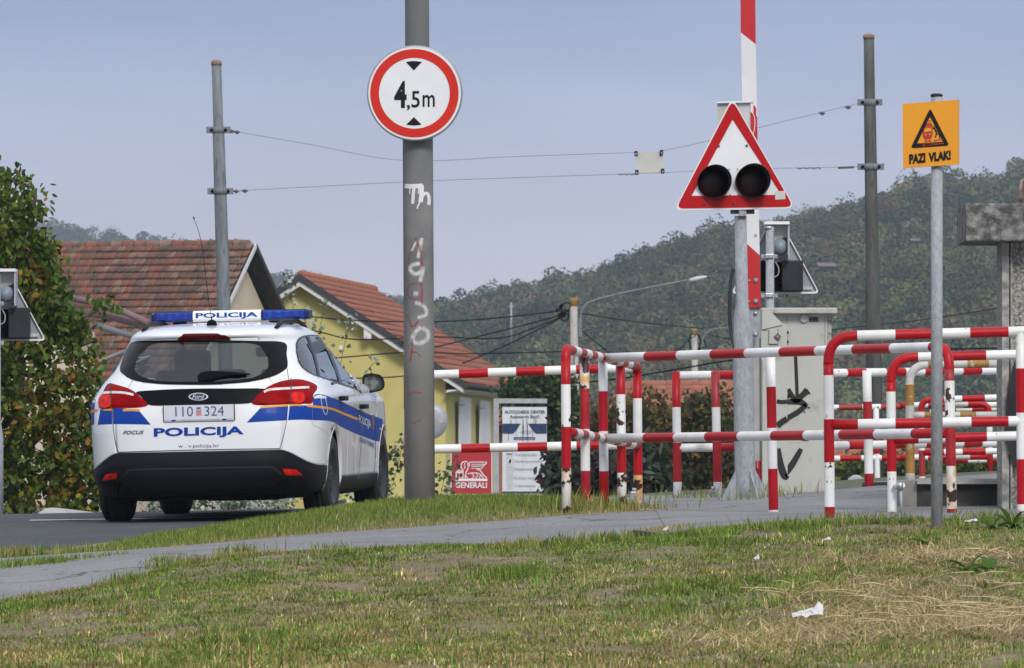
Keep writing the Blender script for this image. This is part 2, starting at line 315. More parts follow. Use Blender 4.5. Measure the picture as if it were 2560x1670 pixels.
# ------------------------------------------------------------------ the lie of the land
ctl = []
for t in [(-700,1650,36),(300,1668,36.5),(1280,1670,36),(2000,1665,36),(2700,1650,36),(3400,1640,36),
          (-700,1600,42),(300,1610,41),(900,1560,42),(1500,1545,42),(2000,1520,42),(2300,1470,43),(2600,1460,43),(3400,1450,43),
          (600,1475,46),(1100,1465,46),(1600,1440,46),(2000,1410,46.5),(2400,1380,47),(3000,1370,47),
          (-500,1570,46.5),(0,1505,48),(200,1480,48.5),(300,1458,48.7),(450,1408,49.5),(600,1392,49.8),(900,1375,50.2),(1200,1368,50.5),(1500,1352,51),(1700,1335,51.2),(2000,1312,51.3),(2200,1306,51),(2560,1303,50.6),(3200,1300,50.3),
          (-500,1410,54),(0,1398,54),(160,1388,53.5),(270,1384,53.5),(500,1366,54),(700,1346,54.3),(1000,1326,54.5),(1300,1306,54.8),(1500,1290,55.2),(1640,1284,55.8),
          (2072,1302,51.8),(1932,1285,55.5),(2375,1289,53),(2228,1287,56.5),(2700,1290,55),(1415,1277,55.5),(1508,1275,57.3),(1594,1267,59),(1045,1259,58),(1250,1262,57),
          (700,1300,58),(850,1276,61.5),(500,1330,58),(950,1262,63),(1691,1261,62.8),(1792,1258,62.8),(1850,1250,59.5),(2172,1221,63),(2000,1240,63),(2085,1238,65),(1690,1262,63),(1850,1251,62),(2290,1222,66),
          (2700,1215,66),(3200,1220,66),(1420,1256,64),(1200,1252,66),(2190,1215,92),(2306,1201,84),(2472,1178,86),(2800,1175,88),(1700,1258,80),(1300,1256,90),(2000,1235,95),(2900,1180,110)]:
    p = P(*t); ctl.append((p.x, p.y, p.z))
def road_z(X, Y):
    Yc = np.minimum(Y, 70.0); e = np.maximum(Y-70.0, 0)
    return CZ-.19+.0167*(Yc-66)+.019*(np.clip(X, -9, 3)+2.95)-.021*np.minimum(e, 14)+.0*e
for x, y in ((-3.6, 52), (-2.9, 56), (-2.3, 60), (-1.6, 63.5), (-1.1, 67), (-.4, 72), (0.2, 76), (-6, 56), (-6, 62), (-6, 68), (-3.5, 60), (-3, 66), (-9, 56), (-9, 68), (-3, 75), (-7, 76), (-7, 95), (-3, 95), (-12, 60), (-12, 90)):
    ctl.append((x, y, float(road_z(x, y))))
for x, y, z in ((-8, 20, .35), (0, 20, .35), (8, 20, .35), (-8, 5, .05), (0, 5, .05), (8, 5, .05), (0, 0, 0), (-14, 36, .85), (14, 38, .9), (-14, 10, .1), (14, 10, .1), (14, 50, 1.35), (14, 66, 1.6), (-14, 120, 1.3), (0, 120, 1.35), (14, 120, 1.65)):
    ctl.append((x, y, z))
ctl = np.array(ctl)
def _phi(r): return np.sqrt(r*r+1.2)
_YS = .6
_A = np.stack([ctl[:, 0], ctl[:, 1]*_YS], 1)
_D = np.linalg.norm(_A[:, None]-_A[None], axis=2); _n = len(ctl)
_K = np.zeros((_n+3, _n+3)); _K[:_n, :_n] = _phi(_D)-np.eye(_n)*.02
_K[:_n, _n] = 1; _K[:_n, _n+1:] = _A; _K[_n, :_n] = 1; _K[_n+1:, :_n] = _A.T
_w = np.linalg.solve(_K, np.concatenate([ctl[:, 2], np.zeros(3)]))
def _rbf(X, Y):
    X = np.asarray(X, float).ravel(); Y = np.asarray(Y, float).ravel()*_YS; out = np.zeros(len(X))
    for i in range(0, len(X), 20000):
        A = np.stack([X[i:i+20000], Y[i:i+20000]], 1); r = np.linalg.norm(A[:, None]-_A[None], axis=2)
        out[i:i+20000] = _phi(r)@_w[:_n]+_w[_n]+A@_w[_n+1:]
    return out
RE_Y = [-50, 20, 50, 55.5, 60.5, 63, 64.3, 67, 75, 110]; RE_X = [-20, -8.2, -3.65, -2.825, -2.068, -1.489, -1.257, -.975, -.2, 4]
def road_edge(Y): return np.interp(Y, RE_Y, RE_X)
def smst(a, b, x): t = np.clip((x-a)/(b-a), 0, 1); return t*t*(3-2*t)
def _hash(ix, iy, s): return (np.sin(ix*127.1+iy*311.7+s*74.7)*43758.5453) % 1.0
def vnoise(X, Y, s=0):
    xi, yi = np.floor(X), np.floor(Y); fx, fy = X-xi, Y-yi; fx = fx*fx*(3-2*fx); fy = fy*fy*(3-2*fy)
    a, b, c, d = _hash(xi, yi, s), _hash(xi+1, yi, s), _hash(xi, yi+1, s), _hash(xi+1, yi+1, s)
    return (a*(1-fx)+b*fx)*(1-fy)+(c*(1-fx)+d*fx)*fy
def fbm(X, Y, s=0, o=4):
    v = 0; a = .5
    for k in range(o): v = v+a*vnoise(X*2**k, Y*2**k, s+k); a *= .5
    return v
def G(X, Y):                                           # ground height
    X = np.asarray(X, float); Y = np.asarray(Y, float); sh = np.broadcast(X, Y).shape
    X, Y = np.broadcast_to(X, sh).ravel(), np.broadcast_to(Y, sh).ravel()
    near = (np.abs(X) < 15) & (Y < 121) & (Y > -2)
    z = np.interp(Y, [-50, 0, 5, 20, 36, 50, 60, 110, 160, 260, 500, 900], [0, 0, .05, .35, .87, 1.2, 1.4, 1.4, 1.1, .9, .5, 0])
    if near.any():
        xs, ys = X[near], Y[near]; r = _rbf(xs, ys); f = (1-smst(11, 15, np.abs(xs)))*(1-smst(100, 120, ys))
        z = z.copy(); z[near] = z[near]*(1-f)+r*f
    return z.reshape(sh)
def g(x, y): return float(G(np.array([x]), np.array([y]))[0])
# edges of the footpath, as distance over X
_lo = [P(*t) for t in ((-900,1640,45.5),(-300,1560,46.5),(0,1505,48),(200,1480,48.5),(300,1458,48.7),(450,1408,49.5),(600,1392,49.8),(900,1375,50.2),(1200,1368,50.5),(1500,1352,51),(1700,1335,51.2),(2000,1312,51.3),(2200,1306,51),(2560,1303,50.6),(3600,1300,50.3))]
_up = [P(*t) for t in ((-300,1400,52.5),(0,1398,53),(160,1388,53.5),(270,1384,53.5),(500,1366,54),(700,1346,54.3),(1000,1326,54.5),(1300,1306,54.8),(1500,1290,55.2),(1640,1282,55.8))]
LX, LY = [p.x for p in _lo], [p.y for p in _lo]; UX, UY = [p.x for p in _up], [p.y for p in _up]
def path_lo(X): return np.interp(X, LX, LY)+.5*(fbm(np.asarray(X)*2.3, np.asarray(X)*0+3, 5)-.47)
def path_up(X): return np.interp(X, UX, UY)
PVX = [P(1390,0,62).x, P(1500,0,60).x, P(1600,0,58.4).x, P(1640,0,55.8).x]; PVY = [62, 60, 57.6, 55.6]
def sheet(name, xs, ylo, yhi, ny, lift, mat, zf=G, label=None):
    X = np.repeat(xs[:, None], ny, 1); t = np.linspace(0, 1, ny)[None]; Y = ylo[:, None]*(1-t)+yhi[:, None]*t
    Z = zf(X, Y)+lift; n = len(xs); V = np.stack([X, Y, Z], 2).reshape(-1, 3)
    i = np.arange(n-1)[:, None]*ny+np.arange(ny-1)[None]; i = i.ravel(); Fc = np.stack([i, i+ny, i+ny+1, i+1], 1)
    me = bpy.data.meshes.new(name); me.from_pydata(V.tolist(), [], Fc.tolist()); me.polygons.foreach_set('use_smooth', [True]*len(Fc)); me.materials.append(mat)
    o = bpy.data.objects.new(name, me); col.objects.link(o); o['kind'] = 'structure'
    if label: o['label'] = label
    return o
asphalt = M('asphalt', (.085, .088, .097), .9, spec=.2, c2=(.062, .064, .072), vs=1.3, c3=(.17, .17, .18), s3=90, t3=(.60, .66), bump=.5, bs=120, coord='Object')
path_m = M('path_asphalt', (.27, .271, .278), .9, spec=.15, c2=(.20, .20, .204), vs=1.3, thr=(.38, .72), c3=(.11, .11, .11), s3=55, t3=(.56, .68), bump=.5, bs=110)
def cracks(m, scale, w_, c_):                          # fine cracks between irregular cells
    n = m.node_tree.nodes; l = m.node_tree.links.new; b = n['Principled BSDF']; src = b.inputs['Base Color'].links[0].from_socket
    ge = n.new('ShaderNodeNewGeometry'); nz = n.new('ShaderNodeTexNoise'); nz.inputs['Scale'].default_value = 2.5; nz.inputs['Detail'].default_value = 6; l(ge.outputs['Position'], nz.inputs['Vector'])
    ad = n.new('ShaderNodeVectorMath'); ad.operation = 'MULTIPLY_ADD'; ad.inputs[1].default_value = (.5, .5, .5); l(nz.outputs['Color'], ad.inputs[0]); l(ge.outputs['Position'], ad.inputs[2])
    vo = n.new('ShaderNodeTexVoronoi'); vo.feature = 'DISTANCE_TO_EDGE'; vo.inputs['Scale'].default_value = scale; l(ad.outputs[0], vo.inputs['Vector']); mr = n.new('ShaderNodeMapRange'); mr.inputs[1].default_value = w_*.4; mr.inputs[2].default_value = w_; l(vo.outputs['Distance'], mr.inputs[0])
    mx = n.new('ShaderNodeMix'); mx.data_type = 'RGBA'; mx.inputs[6].default_value = (*c_, 1); l(src, mx.inputs[7]); l(mr.outputs[0], mx.inputs[0]); l(mx.outputs[2], b.inputs['Base Color'])
cracks(path_m, .5, .006, (.10, .095, .085)); cracks(asphalt, .35, .008, (.035, .035, .035))
soil = M('soil_and_thatch', (.20, .135, .085), .95, c2=(.27, .20, .12), vs=3, c3=(.12, .115, .05), s3=22, t3=(.45, .6), bump=1, bs=40)
far_ground = M('far_field', (.055, .075, .028), .95, c2=(.09, .085, .045), vs=1.1)
# ground sheet, finer near the scene, out to the horizon
xs = np.unique(np.concatenate([np.arange(-8, 8.01, .2), np.geomspace(8, 2500, 40), -np.geomspace(8, 2500, 40)]))
ys = np.unique(np.concatenate([np.arange(-40, 34, 2.), np.arange(34, 76, .2), np.arange(76, 122, 1.), np.geomspace(122, 5000, 60)]))
XX, YY = np.meshgrid(xs, ys, indexing='ij'); ZZ = G(XX, YY)
inroad = (XX < road_edge(YY)+.05) & (YY > 0) & (YY < 84)
ZZ = np.where(inroad, np.minimum(ZZ, road_z(XX, YY)-.06), ZZ)
inpath = ((YY > path_lo(XX)+.3) & (YY < path_up(XX)-.1) & (XX < P(1640,0,55.8).x)) | ((YY > path_lo(XX)+.3) & (YY < 67) & (XX > P(1650,0,55.8).x))
ZZ = np.where(inpath, ZZ-.004, ZZ)
V = np.stack([XX, YY, ZZ], 2).reshape(-1, 3); ny = len(ys); i = (np.arange(len(xs)-1)[:, None]*ny+np.arange(ny-1)[None]).ravel()
me = bpy.data.meshes.new('ground'); me.from_pydata(V.tolist(), [], np.stack([i, i+ny, i+ny+1, i+1], 1).tolist()); me.polygons.foreach_set('use_smooth', [True]*len(i))
me.materials.append(soil); me.materials.append(far_ground)
fi = (V[i, 1] > 68) | (np.abs(V[i, 0]) > 25); me.polygons.foreach_set('material_index', fi.astype(np.int32))
ground = bpy.data.objects.new('ground', me); col.objects.link(ground); ground['kind'] = 'structure'
# road
rx = np.linspace(0, 1, 60)
def road_mesh():
    ys_ = np.concatenate([np.arange(20, 50, 2.), np.arange(50, 84.1, .5)]); V = []; 
    for y in ys_:
        x1 = float(road_edge(y)); 
        for t in rx: x = -30+(x1+30)*t**.5; V.append((x, y, float(road_z(x, y))))
    n = len(rx); i = (np.arange(len(ys_)-1)[:, None]*n+np.arange(n-1)[None]).ravel()
    me = bpy.data.meshes.new('road'); me.from_pydata(V, [], np.stack([i, i+1, i+n+1, i+n], 1).tolist()); me.polygons.foreach_set('use_smooth', [True]*len(i)); me.materials.append(asphalt)
    o = bpy.data.objects.new('road', me); col.objects.link(o); o['kind'] = 'structure'
road_mesh()
line_m = M('road_marking_paint', (.62, .62, .60), .7, c2=(.40, .40, .40), vs=12, thr=(.45, .7))
mb = MB(); a, b = P(72,0,66.75), P(680,0,66.35); vs = []
for k in range(31):
    x = a.x+(b.x-a.x)*k/30; y = a.y+(b.y-a.y)*k/30; vs += [(x, y, float(road_z(x, y))+.005), (x, y+.28, float(road_z(x, y+.28))+.005)]
mb.add(vs, [[2*k, 2*k+2, 2*k+3, 2*k+1] for k in range(30)], line_m); o = mb.build('road_marking'); o['kind'] = 'structure'
# footpath (left) and the paved area at the crossing
x0 = P(1640,0,55.8).x
fx = np.linspace(-9, x0+.04, 180); sheet('footpath', fx, path_lo(fx), path_up(fx), 26, .013, path_m)
px_ = np.concatenate([np.linspace(PVX[0], x0-.0005, 14), [x0], np.linspace(x0+.05, 14, 150)])
plo = np.where(px_ < x0, np.interp(px_, PVX, PVY), path_lo(px_))
kl = px_ < x0
sheet('pavement', px_[kl], plo[kl], np.full(kl.sum(), 65.5), 40, .017, path_m); px_, plo = px_[~kl], plo[~kl]
sheet('pavement', px_, plo, np.interp(px_, [PVX[0], 1.0, 2.2, 6], [65.5, 67, 72, 73]), 60, .017, path_m)
# kerb stones along the road's right edge, where they show
conc = M('kerb_concrete', (.42, .41, .38), .85, c2=(.33, .32, .30), vs=6, bump=.3, bs=50)
kerb = empty('kerb', (road_edge(54), 54, g(float(road_edge(54)), 54)), ); kerb['kind'] = 'structure'
yk = 50.2
while yk < 66:
    y2 = yk+.98; x1, x2 = float(road_edge(yk)), float(road_edge(y2)); mb = MB(); 
    zt1, zt2 = float(road_z(x1, yk))+.035, float(road_z(x2, y2))+.035; n_ = Vector((y2-yk, -(x2-x1), 0)).normalized()*.14
    a, b = Vector((x1, yk, zt1)), Vector((x2, y2, zt2)); dn = Vector((0, 0, -.25))
    q = [a, b, b+n_, a+n_]; mb.add(q+[v+dn for v in q], [[0, 3, 2, 1], [0, 1, 5, 4], [3, 0, 4, 7], [1, 2, 6, 5], [2, 3, 7, 6]], conc); mb.build('kerb_stone', kerb); yk += 1.0
# ------------------------------------------------------------------ wooded hills
def hill_prof(px):      # skyline of the right-hand hill in photo pixels
    return np.interp(px, [-400, 300, 700, 905, 985, 1100, 1180, 1300, 1400, 1450, 1480, 1540, 1600, 1680, 1830, 1930, 2040, 2150, 2240, 2350, 2450, 2560, 2900, 3600], [900, 840, 780, 758, 775, 776, 748, 722, 696, 694, 705, 660, 645, 615, 568, 558, 536, 510, 476, 440, 452, 420, 360, 300])+88
HY_R = 1650.0
def hill_z(X, Y):
    px = CX+X/Y*F; top = CZ+(HY-hill_prof(px))/F*HY_R
    t = np.clip((Y-1050)/(HY_R-1050), 0, 1.0); back = np.clip((Y-HY_R)/500, 0, 1)
    z = top*(.08+.92*(t**.85))*(1-.7*smst(0, 1, back))*smst(980, 1120, Y)
    return z+5*(fbm(X/45, Y/70, 3)-.47)*np.sin(np.pi*np.clip(t, 0, 1))*2-1*(t <= 0)
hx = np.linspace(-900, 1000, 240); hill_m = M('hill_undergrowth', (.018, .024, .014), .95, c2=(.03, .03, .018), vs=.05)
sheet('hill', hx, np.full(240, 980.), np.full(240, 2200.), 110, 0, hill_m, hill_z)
def crowns(name, X, Y, Z, R, cols, w, per, leaf, hgt=1.05, label=None):
    n = len(X); base = pick(cols, n, w, .26)
    u = nr.normal(size=(n, per, 3)); u /= np.linalg.norm(u, axis=2)[:, :, None]; u[:, :, 2] = np.abs(u[:, :, 2])*1.0-.25*(nr.random((n, per)) < .4)
    lob = 1+.28*np.sin(3*np.arctan2(u[:, :, 1], u[:, :, 0])+nr.random((n, 1))*6.3)*1+.10*nr.normal(size=(n, per))
    rad = R[:, None]*np.clip(lob, .5, 1.5)
    pts = np.stack([X[:, None]+u[:, :, 0]*rad, Y[:, None]+u[:, :, 1]*rad, Z[:, None]+u[:, :, 2]*rad*hgt+R[:, None]*.2], 2).reshape(-1, 3)
    cc = np.repeat(base, per, 0)*(1+nr.normal(size=(n*per, 1))*.10); cc = np.clip(cc, .004, .6)
    return foliage(name, pts, leaf*np.repeat(R, per)/3.2, cc, far_leaf_m, None, 1.3, np.repeat(u.reshape(-1, 3), 1, 0), .1, kind='stuff', flat=True)
HCOL = [(.058, .078, .030), (.088, .10, .036), (.036, .052, .026), (.105, .082, .038), (.105, .110, .050), (.125, .078, .036)]
def tint_mat():
    m = bpy.data.materials.new('forest_leaf'); m.use_nodes = True; n = m.node_tree.nodes; l = m.node_tree.links.new; b = n['Principled BSDF']; b.inputs['Roughness'].default_value = .95; b.inputs['Specular IOR Level'].default_value = .05
    a1 = n.new('ShaderNodeAttribute'); a1.attribute_type = 'INSTANCER'; a1.attribute_name = 'tint'; a2 = n.new('ShaderNodeAttribute'); a2.attribute_name = 'Col'
    mx = n.new('ShaderNodeMix'); mx.data_type = 'RGBA'; mx.blend_type = 'MULTIPLY'; mx.inputs[0].default_value = 1; l(a1.outputs['Color'], mx.inputs[6]); l(a2.outputs['Color'], mx.inputs[7]); l(mx.outputs[2], b.inputs['Base Color']); return m
forest_m = tint_mat(); crown_col = bpy.data.collections.new('crown_shapes')
for v_ in range(7):                                    # seven different crowns, each of several leafy lobes
    nl = 9; lc = nr.normal(size=(nl, 3))*[.46, .46, .34]+[0, 0, .45]; lr = nr.uniform(.34, .62, nl); per = 130
    u = nr.normal(size=(nl, per, 3)); u /= np.linalg.norm(u, axis=2)[:, :, None]; pts = (lc[:, None]+u*(lr[:, None, None]*(1+nr.normal(size=(nl, per, 1))*.09))).reshape(-1, 3)
    g_ = np.repeat(np.exp(nr.normal(size=nl)*.10), per)*(1+nr.normal(size=nl*per)*.10); o = foliage('crown_shape', pts, nr.uniform(.09, .16, nl*per), np.clip(g_, .5, 1.6)[:, None]*np.ones(3), forest_m, None, 1.3, u.reshape(-1, 3), .1, flat=True)
    col.objects.unlink(o); crown_col.objects.link(o)
def gn_forest(name, X, Y, Z, R, tint, label):
    n = len(X); me = bpy.data.meshes.new(name); me.vertices.add(n); me.vertices.foreach_set('co', np.stack([X, Y, Z], 1).ravel())
    for nm, ty, key, dat in (('rad', 'FLOAT', 'value', R), ('idx', 'INT', 'value', nr.integers(0, 7, n).astype(np.int32)), ('rot', 'FLOAT', 'value', nr.uniform(0, 6.28, n))):
        at = me.attributes.new(nm, ty, 'POINT'); at.data.foreach_set(key, dat)
    at = me.attributes.new('tint', 'FLOAT_COLOR', 'POINT'); c4 = np.ones((n, 4)); c4[:, :3] = tint; at.data.foreach_set('color', c4.ravel())
    ng = bpy.data.node_groups.new(name, 'GeometryNodeTree'); ng.interface.new_socket('Geometry', in_out='INPUT', socket_type='NodeSocketGeometry'); ng.interface.new_socket('Geometry', in_out='OUTPUT', socket_type='NodeSocketGeometry')
    N_ = ng.nodes; gi, go = N_.new('NodeGroupInput'), N_.new('NodeGroupOutput'); ci = N_.new('GeometryNodeCollectionInfo'); ci.inputs[0].default_value = crown_col; ci.inputs['Separate Children'].default_value = True
    ip = N_.new('GeometryNodeInstanceOnPoints'); ip.inputs['Pick Instance'].default_value = True; K = ng.links.new
    def na(nm, ty): a = N_.new('GeometryNodeInputNamedAttribute'); a.data_type = ty; a.inputs[0].default_value = nm; return a.outputs[0]
    cx_ = N_.new('ShaderNodeCombineXYZ'); K(na('rot', 'FLOAT'), cx_.inputs[2]); K(gi.outputs[0], ip.inputs['Points']); K(ci.outputs[0], ip.inputs['Instance']); K(na('idx', 'INT'), ip.inputs['Instance Index']); K(cx_.outputs[0], ip.inputs['Rotation']); K(na('rad', 'FLOAT'), ip.inputs['Scale']); K(ip.outputs[0], go.inputs[0])
    o = bpy.data.objects.new(name, me); col.objects.link(o); md = o.modifiers.new('forest', 'NODES'); md.node_group = ng; o['kind'] = 'stuff'; o['label'] = label; o['category'] = 'forest'; return o
m_ = 26000; ty = nr.uniform(1060, 1700, m_); pxs = nr.uniform(-3200, 6600, m_); X = (pxs-CX)/F*ty; Z = hill_z(X, ty); keep = (Z > 1.0)
X, ty, Z = X[keep], ty[keep], Z[keep]; R = nr.uniform(2.2, 4.2, len(X))
zone = fbm(X/30, ty/60, 11); tint = 1.15*pick(HCOL, len(X), [4, 4, 3.5, 2.4, 3, .8], .16)*(.74+.56*smst(.3, .7, zone))[:, None]
gn_forest('hill_forest', X, ty, Z+.3*R, R, tint, 'wooded hillside of mixed green and rusty autumn trees behind the railings')
# farther ridge on the left
def ridge2_z(X, Y):
    px = CX+X/Y*F; pr = np.interp(px, [-900, 90, 140, 200, 260, 330, 410, 470, 690, 760, 960, 1300, 1700], [560, 572, 575, 590, 598, 605, 606, 640, 698, 705, 760, 800, 900])+64
    top = CZ+(HY-pr)/F*3300; return top*smst(2700, 3280, Y)*(1-.5*smst(3350, 3700, Y))
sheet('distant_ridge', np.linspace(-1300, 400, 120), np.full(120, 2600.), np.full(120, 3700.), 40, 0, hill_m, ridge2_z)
m_ = 6500; pxs = nr.uniform(-3900, 1900, m_); ty = nr.uniform(2950, 3330, m_); X = (pxs-CX)/F*ty
gn_forest('ridge_forest', X, ty, ridge2_z(X, ty)+1, nr.uniform(3.5, 6.5, m_), pick(HCOL, m_, [4, 4, 4, 1, 2, .5], .2), 'distant hazy wooded ridge above the old tiled roof')
# two farm houses and a mast on the hill
def hillhouse(px, py, w, h, D, label, tw=.7):
    c = P(px, py, D); s = 1/sc(D); t = empty('hill_house', c-Vector((0, 0, h*s)), label, 'house')
    mb = MB(); mb.box(c-Vector((0, -2, h*s*.25)), (w*s*.8, 4, h*s*.5), M('house_wall', (.20, .19, .17), .8)); mb.build('wall', t)
    mb = MB(); x = w*s/2; mb.prism([c+Vector((-x*.8, 0, 0))+Vector((0, 4.3, 0)), c+Vector((x, 0, 0))+Vector((0, 4.3, 0)), c+Vector((x*.75, 2, h*s*.8)), c+Vector((-x, 2, h*s*.8))], (0, -.01, 0), roof_old)
    mb.add([c+Vector((-x*.8, -.5, 0)), c+Vector((x, -.5, 0)), c+Vector((x*.75, 2, h*s*.8)), c+Vector((-x, 2, h*s*.8))], [[0, 1, 2, 3]], roof_old); mb.build('roof', t)
roof_old = M('weathered_roof', (.14, .115, .115), .8, var=.2, vs=3)
hillhouse(2068, 666, 52, 13, 1050, 'greyish roofed farmhouse among the trees on the hillside, left of the right wire pole')
hillhouse(2288, 602, 28, 9, 1150, 'small pale farmhouse high on the hillside, seen left of the concrete pillar')
mast = MB(); a = P(1278, 860, 1040); mast.cyl(a, P(1278, 756, 1040), .12, sign_grey, 8); mast.box(P(1278, 766, 1040), (.6, .1, .15), sign_grey)
setp(recenter(mast.build('radio_mast')), 'thin pale mast standing among trees on the wooded hill', 'mast')
# air: pale haze that fades the hills
hz = M('haze_air', (1, 1, 1)); hn = hz.node_tree.nodes; hn.remove(hn['Principled BSDF']); pv = hn.new('ShaderNodeVolumePrincipled')
pv.inputs['Density'].default_value = .00016; pv.inputs['Color'].default_value = (.74, .86, 1.0, 1); pv.inputs['Anisotropy'].default_value = .3
hz.node_tree.links.new(pv.outputs[0], hn['Material Output'].inputs['Volume'])
mb = MB(); mb.box((0, 1900, 55), (4200, 3960, 130), hz); o = mb.build('haze'); o['kind'] = 'stuff'; o['label'] = 'pale bluish haze over the valley'
# ------------------------------------------------------------------ red and white tube railings
TR = .0305
def bend(a, corner, b, r, n=7):                        # round the corner of a path
    d1 = (a-corner).normalized(); d2 = (b-corner).normalized(); r1 = corner+d1*r; r2 = corner+d2*r; out = []
    for k in range(n+1):
        t = k/n; out.append(r1*(1-t)**2+corner*2*t*(1-t)+r2*t*t)
    return out
def vpost(root, pxt, pxb, D, yt, yb, cuts, mats, r=TR, sink=.12, name='post', cap=True):
    a, b = P(pxt, yt, D), P(pxb, yb, D); s = sc(D); bands = [((y-yt)/s*(a-b).length/((yb-yt)/s), m) for y, m in zip(cuts, mats)]
    b2 = b+Vector((0, 0, -sink)); bands[-1] = (bands[-1][0]+9, bands[-1][1])
    mb = MB(); mb.tube([a, b2], r, bands); return mb.build(name, root)
def rail(root, a, b, cuts, mats, r=TR, name='rail', pre=None, post=None, br=.15):
    # a, b: (px, py, D); cuts: photo x where each band ends; pre/post: bend down to a post end (px, py)
    A, B = P(*a), P(*b); path = [A, B]; s0 = 0
    def arclen(x): t = (x-a[0])/(b[0]-a[0]); return (B-A).length*t
    bands = [(arclen(x), m) for x, m in zip(cuts, mats)]
    if pre:
        e = P(pre[0], pre[1], a[2]); c_ = P(pre[0], a[1]+(a[1]-b[1])*(pre[0]-a[0])/(a[0]-b[0])*0, a[2]); rb = min(br, (e-c_).length*.95); arc = bend(e, c_, B, rb); path = [e]+arc+[B]
        L0 = (arc[0]-e).length+sum((arc[i+1]-arc[i]).length for i in range(len(arc)-1))-rb+(A-c_).length; bands = [(d+L0, m) for d, m in bands]
    if post:
        e = P(post[0], post[1], b[2]); c_ = P(post[0], b[1], b[2]); rb = min(br, (e-c_).length*.95); arc = bend(A, c_, e, rb); path = path[:-1]+arc+[e]
        bands[-1] = (bands[-1][0]+9, bands[-1][1])
    mb = MB(); mb.tube(path, r, bands); return mb.build(name, root)
W, Rr = white, red
def alt(n, first): o = Rr if first is W else W; return [first if k % 2 == 0 else o for k in range(n)]
GRP = 'red and white pedestrian railings at the crossing'
# A: long railing behind the big grey pole
t = empty('railing', P(1020, 1262, 60), 'long red and white railing running left behind the thick grey pole', 'railing', GRP)
vpost(t, 1020, 1021, 60, 934, 1262, [1022, 1112, 1170, 1270], [Rr, W, Rr, W])
rail(t, (1028, 939, 60), (1600, 918, 60), [1035, 1147, 1220, 1290, 1362, 1440, 1497, 1600], [Rr, W, Rr, W, Rr, W, Rr, W])
rail(t, (1028, 1124, 60), (1598, 1111, 60), [1035, 1153, 1225, 1294, 1368, 1441, 1505, 1600], [Rr, W, Rr, W, Rr, W, Rr, W])
# B: frame receding at the left end, then the long railing to the right
t = empty('railing', P(1415, 1277, 55.5), 'long red and white railing with five-post end frame, rusty feet and a rounded right corner', 'railing', GRP)
vpost(t, 1414, 1417, 55.5, 900, 1277, [961, 1067, 1170, 1277], [Rr, white_s, Rr, white_r])
vpost(t, 1461, 1465, 56.4, 890, 1274, [971, 1073, 1177, 1274], [white_r, red_old, W, red_old])
vpost(t, 1507, 1511, 57.3, 902, 1275, [978, 1078, 1178, 1275], [W, Rr, W, Rr])
vpost(t, 1551, 1556, 58.2, 912, 1268, [986, 1080, 1105, 1182, 1268], [Rr, white_s, W, Rr, white_r])
vpost(t, 1593, 1596, 59.0, 936, 1267, [996, 1085, 1188, 1267], [Rr, W, Rr, white_r])
sideb = [.16]; mats = [Rr]
A, B = P(1428, 873, 55.8), P(1590, 915, 58.8); n = 12; Lr = (B-A).length
def rail3(root, a, b, n, first, pre=None, post=None, name='rail'):
    A, B = P(*a), P(*b); path = [A, B]; L0 = 0; Lr = (B-A).length
    if pre: e = P(*pre); arc = bend(e, Vector((A.x, A.y, A.z)) if 0 else P(pre[0], a[1], pre[2]), B, .07, 6); path = [e]+arc+[B]; L0 = (arc[0]-e).length+.1
    if post: e = P(*post); arc = bend(A, P(post[0], b[1], post[2]), e, .07, 6); path = path[:-1]+arc+[e]
    bands = [(L0+Lr*(k+1)/n, m) for k, m in enumerate(alt(n, first))]; bands[-1] = (99, Rr if post else bands[-1][1])
    mb = MB(); mb.tube(path, TR, bands); return mb.build(name, root)
rail3(t, (1414, 872, 55.5), (1590, 915, 58.8), 13, Rr, pre=(1414, 902, 55.5), post=(1593, 938, 59.0))
rail3(t, (1420, 1079, 55.5), (1594, 1112, 59.0), 13, Rr)
rail(t, (1512, 895, 57.2), (2310, 866, 53.4), [1618, 1698, 1780, 1862, 1944, 2027, 2113, 2198, 2285, 2400], alt(10, W), post=(2373, 925))
rail(t, (1512, 1096, 57.2), (2370, 1083, 53.1), [1623, 1703, 1784, 1867, 1951, 2032, 2119, 2203, 2292, 2400], alt(10, W))
vpost(t, 1926, 1935, 55.5, 882, 1285, [967, 1070, 1172, 1275, 1290], [W, Rr, W, Rr, W])
vpost(t, 2373, 2381, 53.1, 923, 1289, [952, 1068, 1165, 1272, 1290], [red_s, white_s, red_old, white_r, red_s])
# C: nearest railing on the right
t = empty('railing', P(2074, 1302, 51.8), 'nearest red and white railing at the right, rounded top corner, rust near its foot', 'railing', GRP)
vpost(t, 2071, 2075, 51.8, 910, 1302, [938, 1048, 1156, 1267, 1303], [Rr, W, Rr, white_s, red_old])
rail(t, (2115, 841, 51.8), (2740, 824, 51.8), [2143, 2238, 2333, 2425, 2521, 2617, 2712], alt(7, Rr), pre=(2071, 912))
rail(t, (2076, 1062, 51.8), (2740, 1049, 51.8), [2144.5, 2238, 2335, 2428, 2521, 2617, 2712], alt(7, Rr))
vpost(t, 2552, 2556, 51.8, 830, 1302, [921, 1032, 1148, 1261, 1303], [W, Rr, W, Rr, W])
vpost(t, 2735, 2739, 51.8, 824, 1302, [921, 1032, 1148, 1261, 1303], [W, Rr, W, Rr, W])
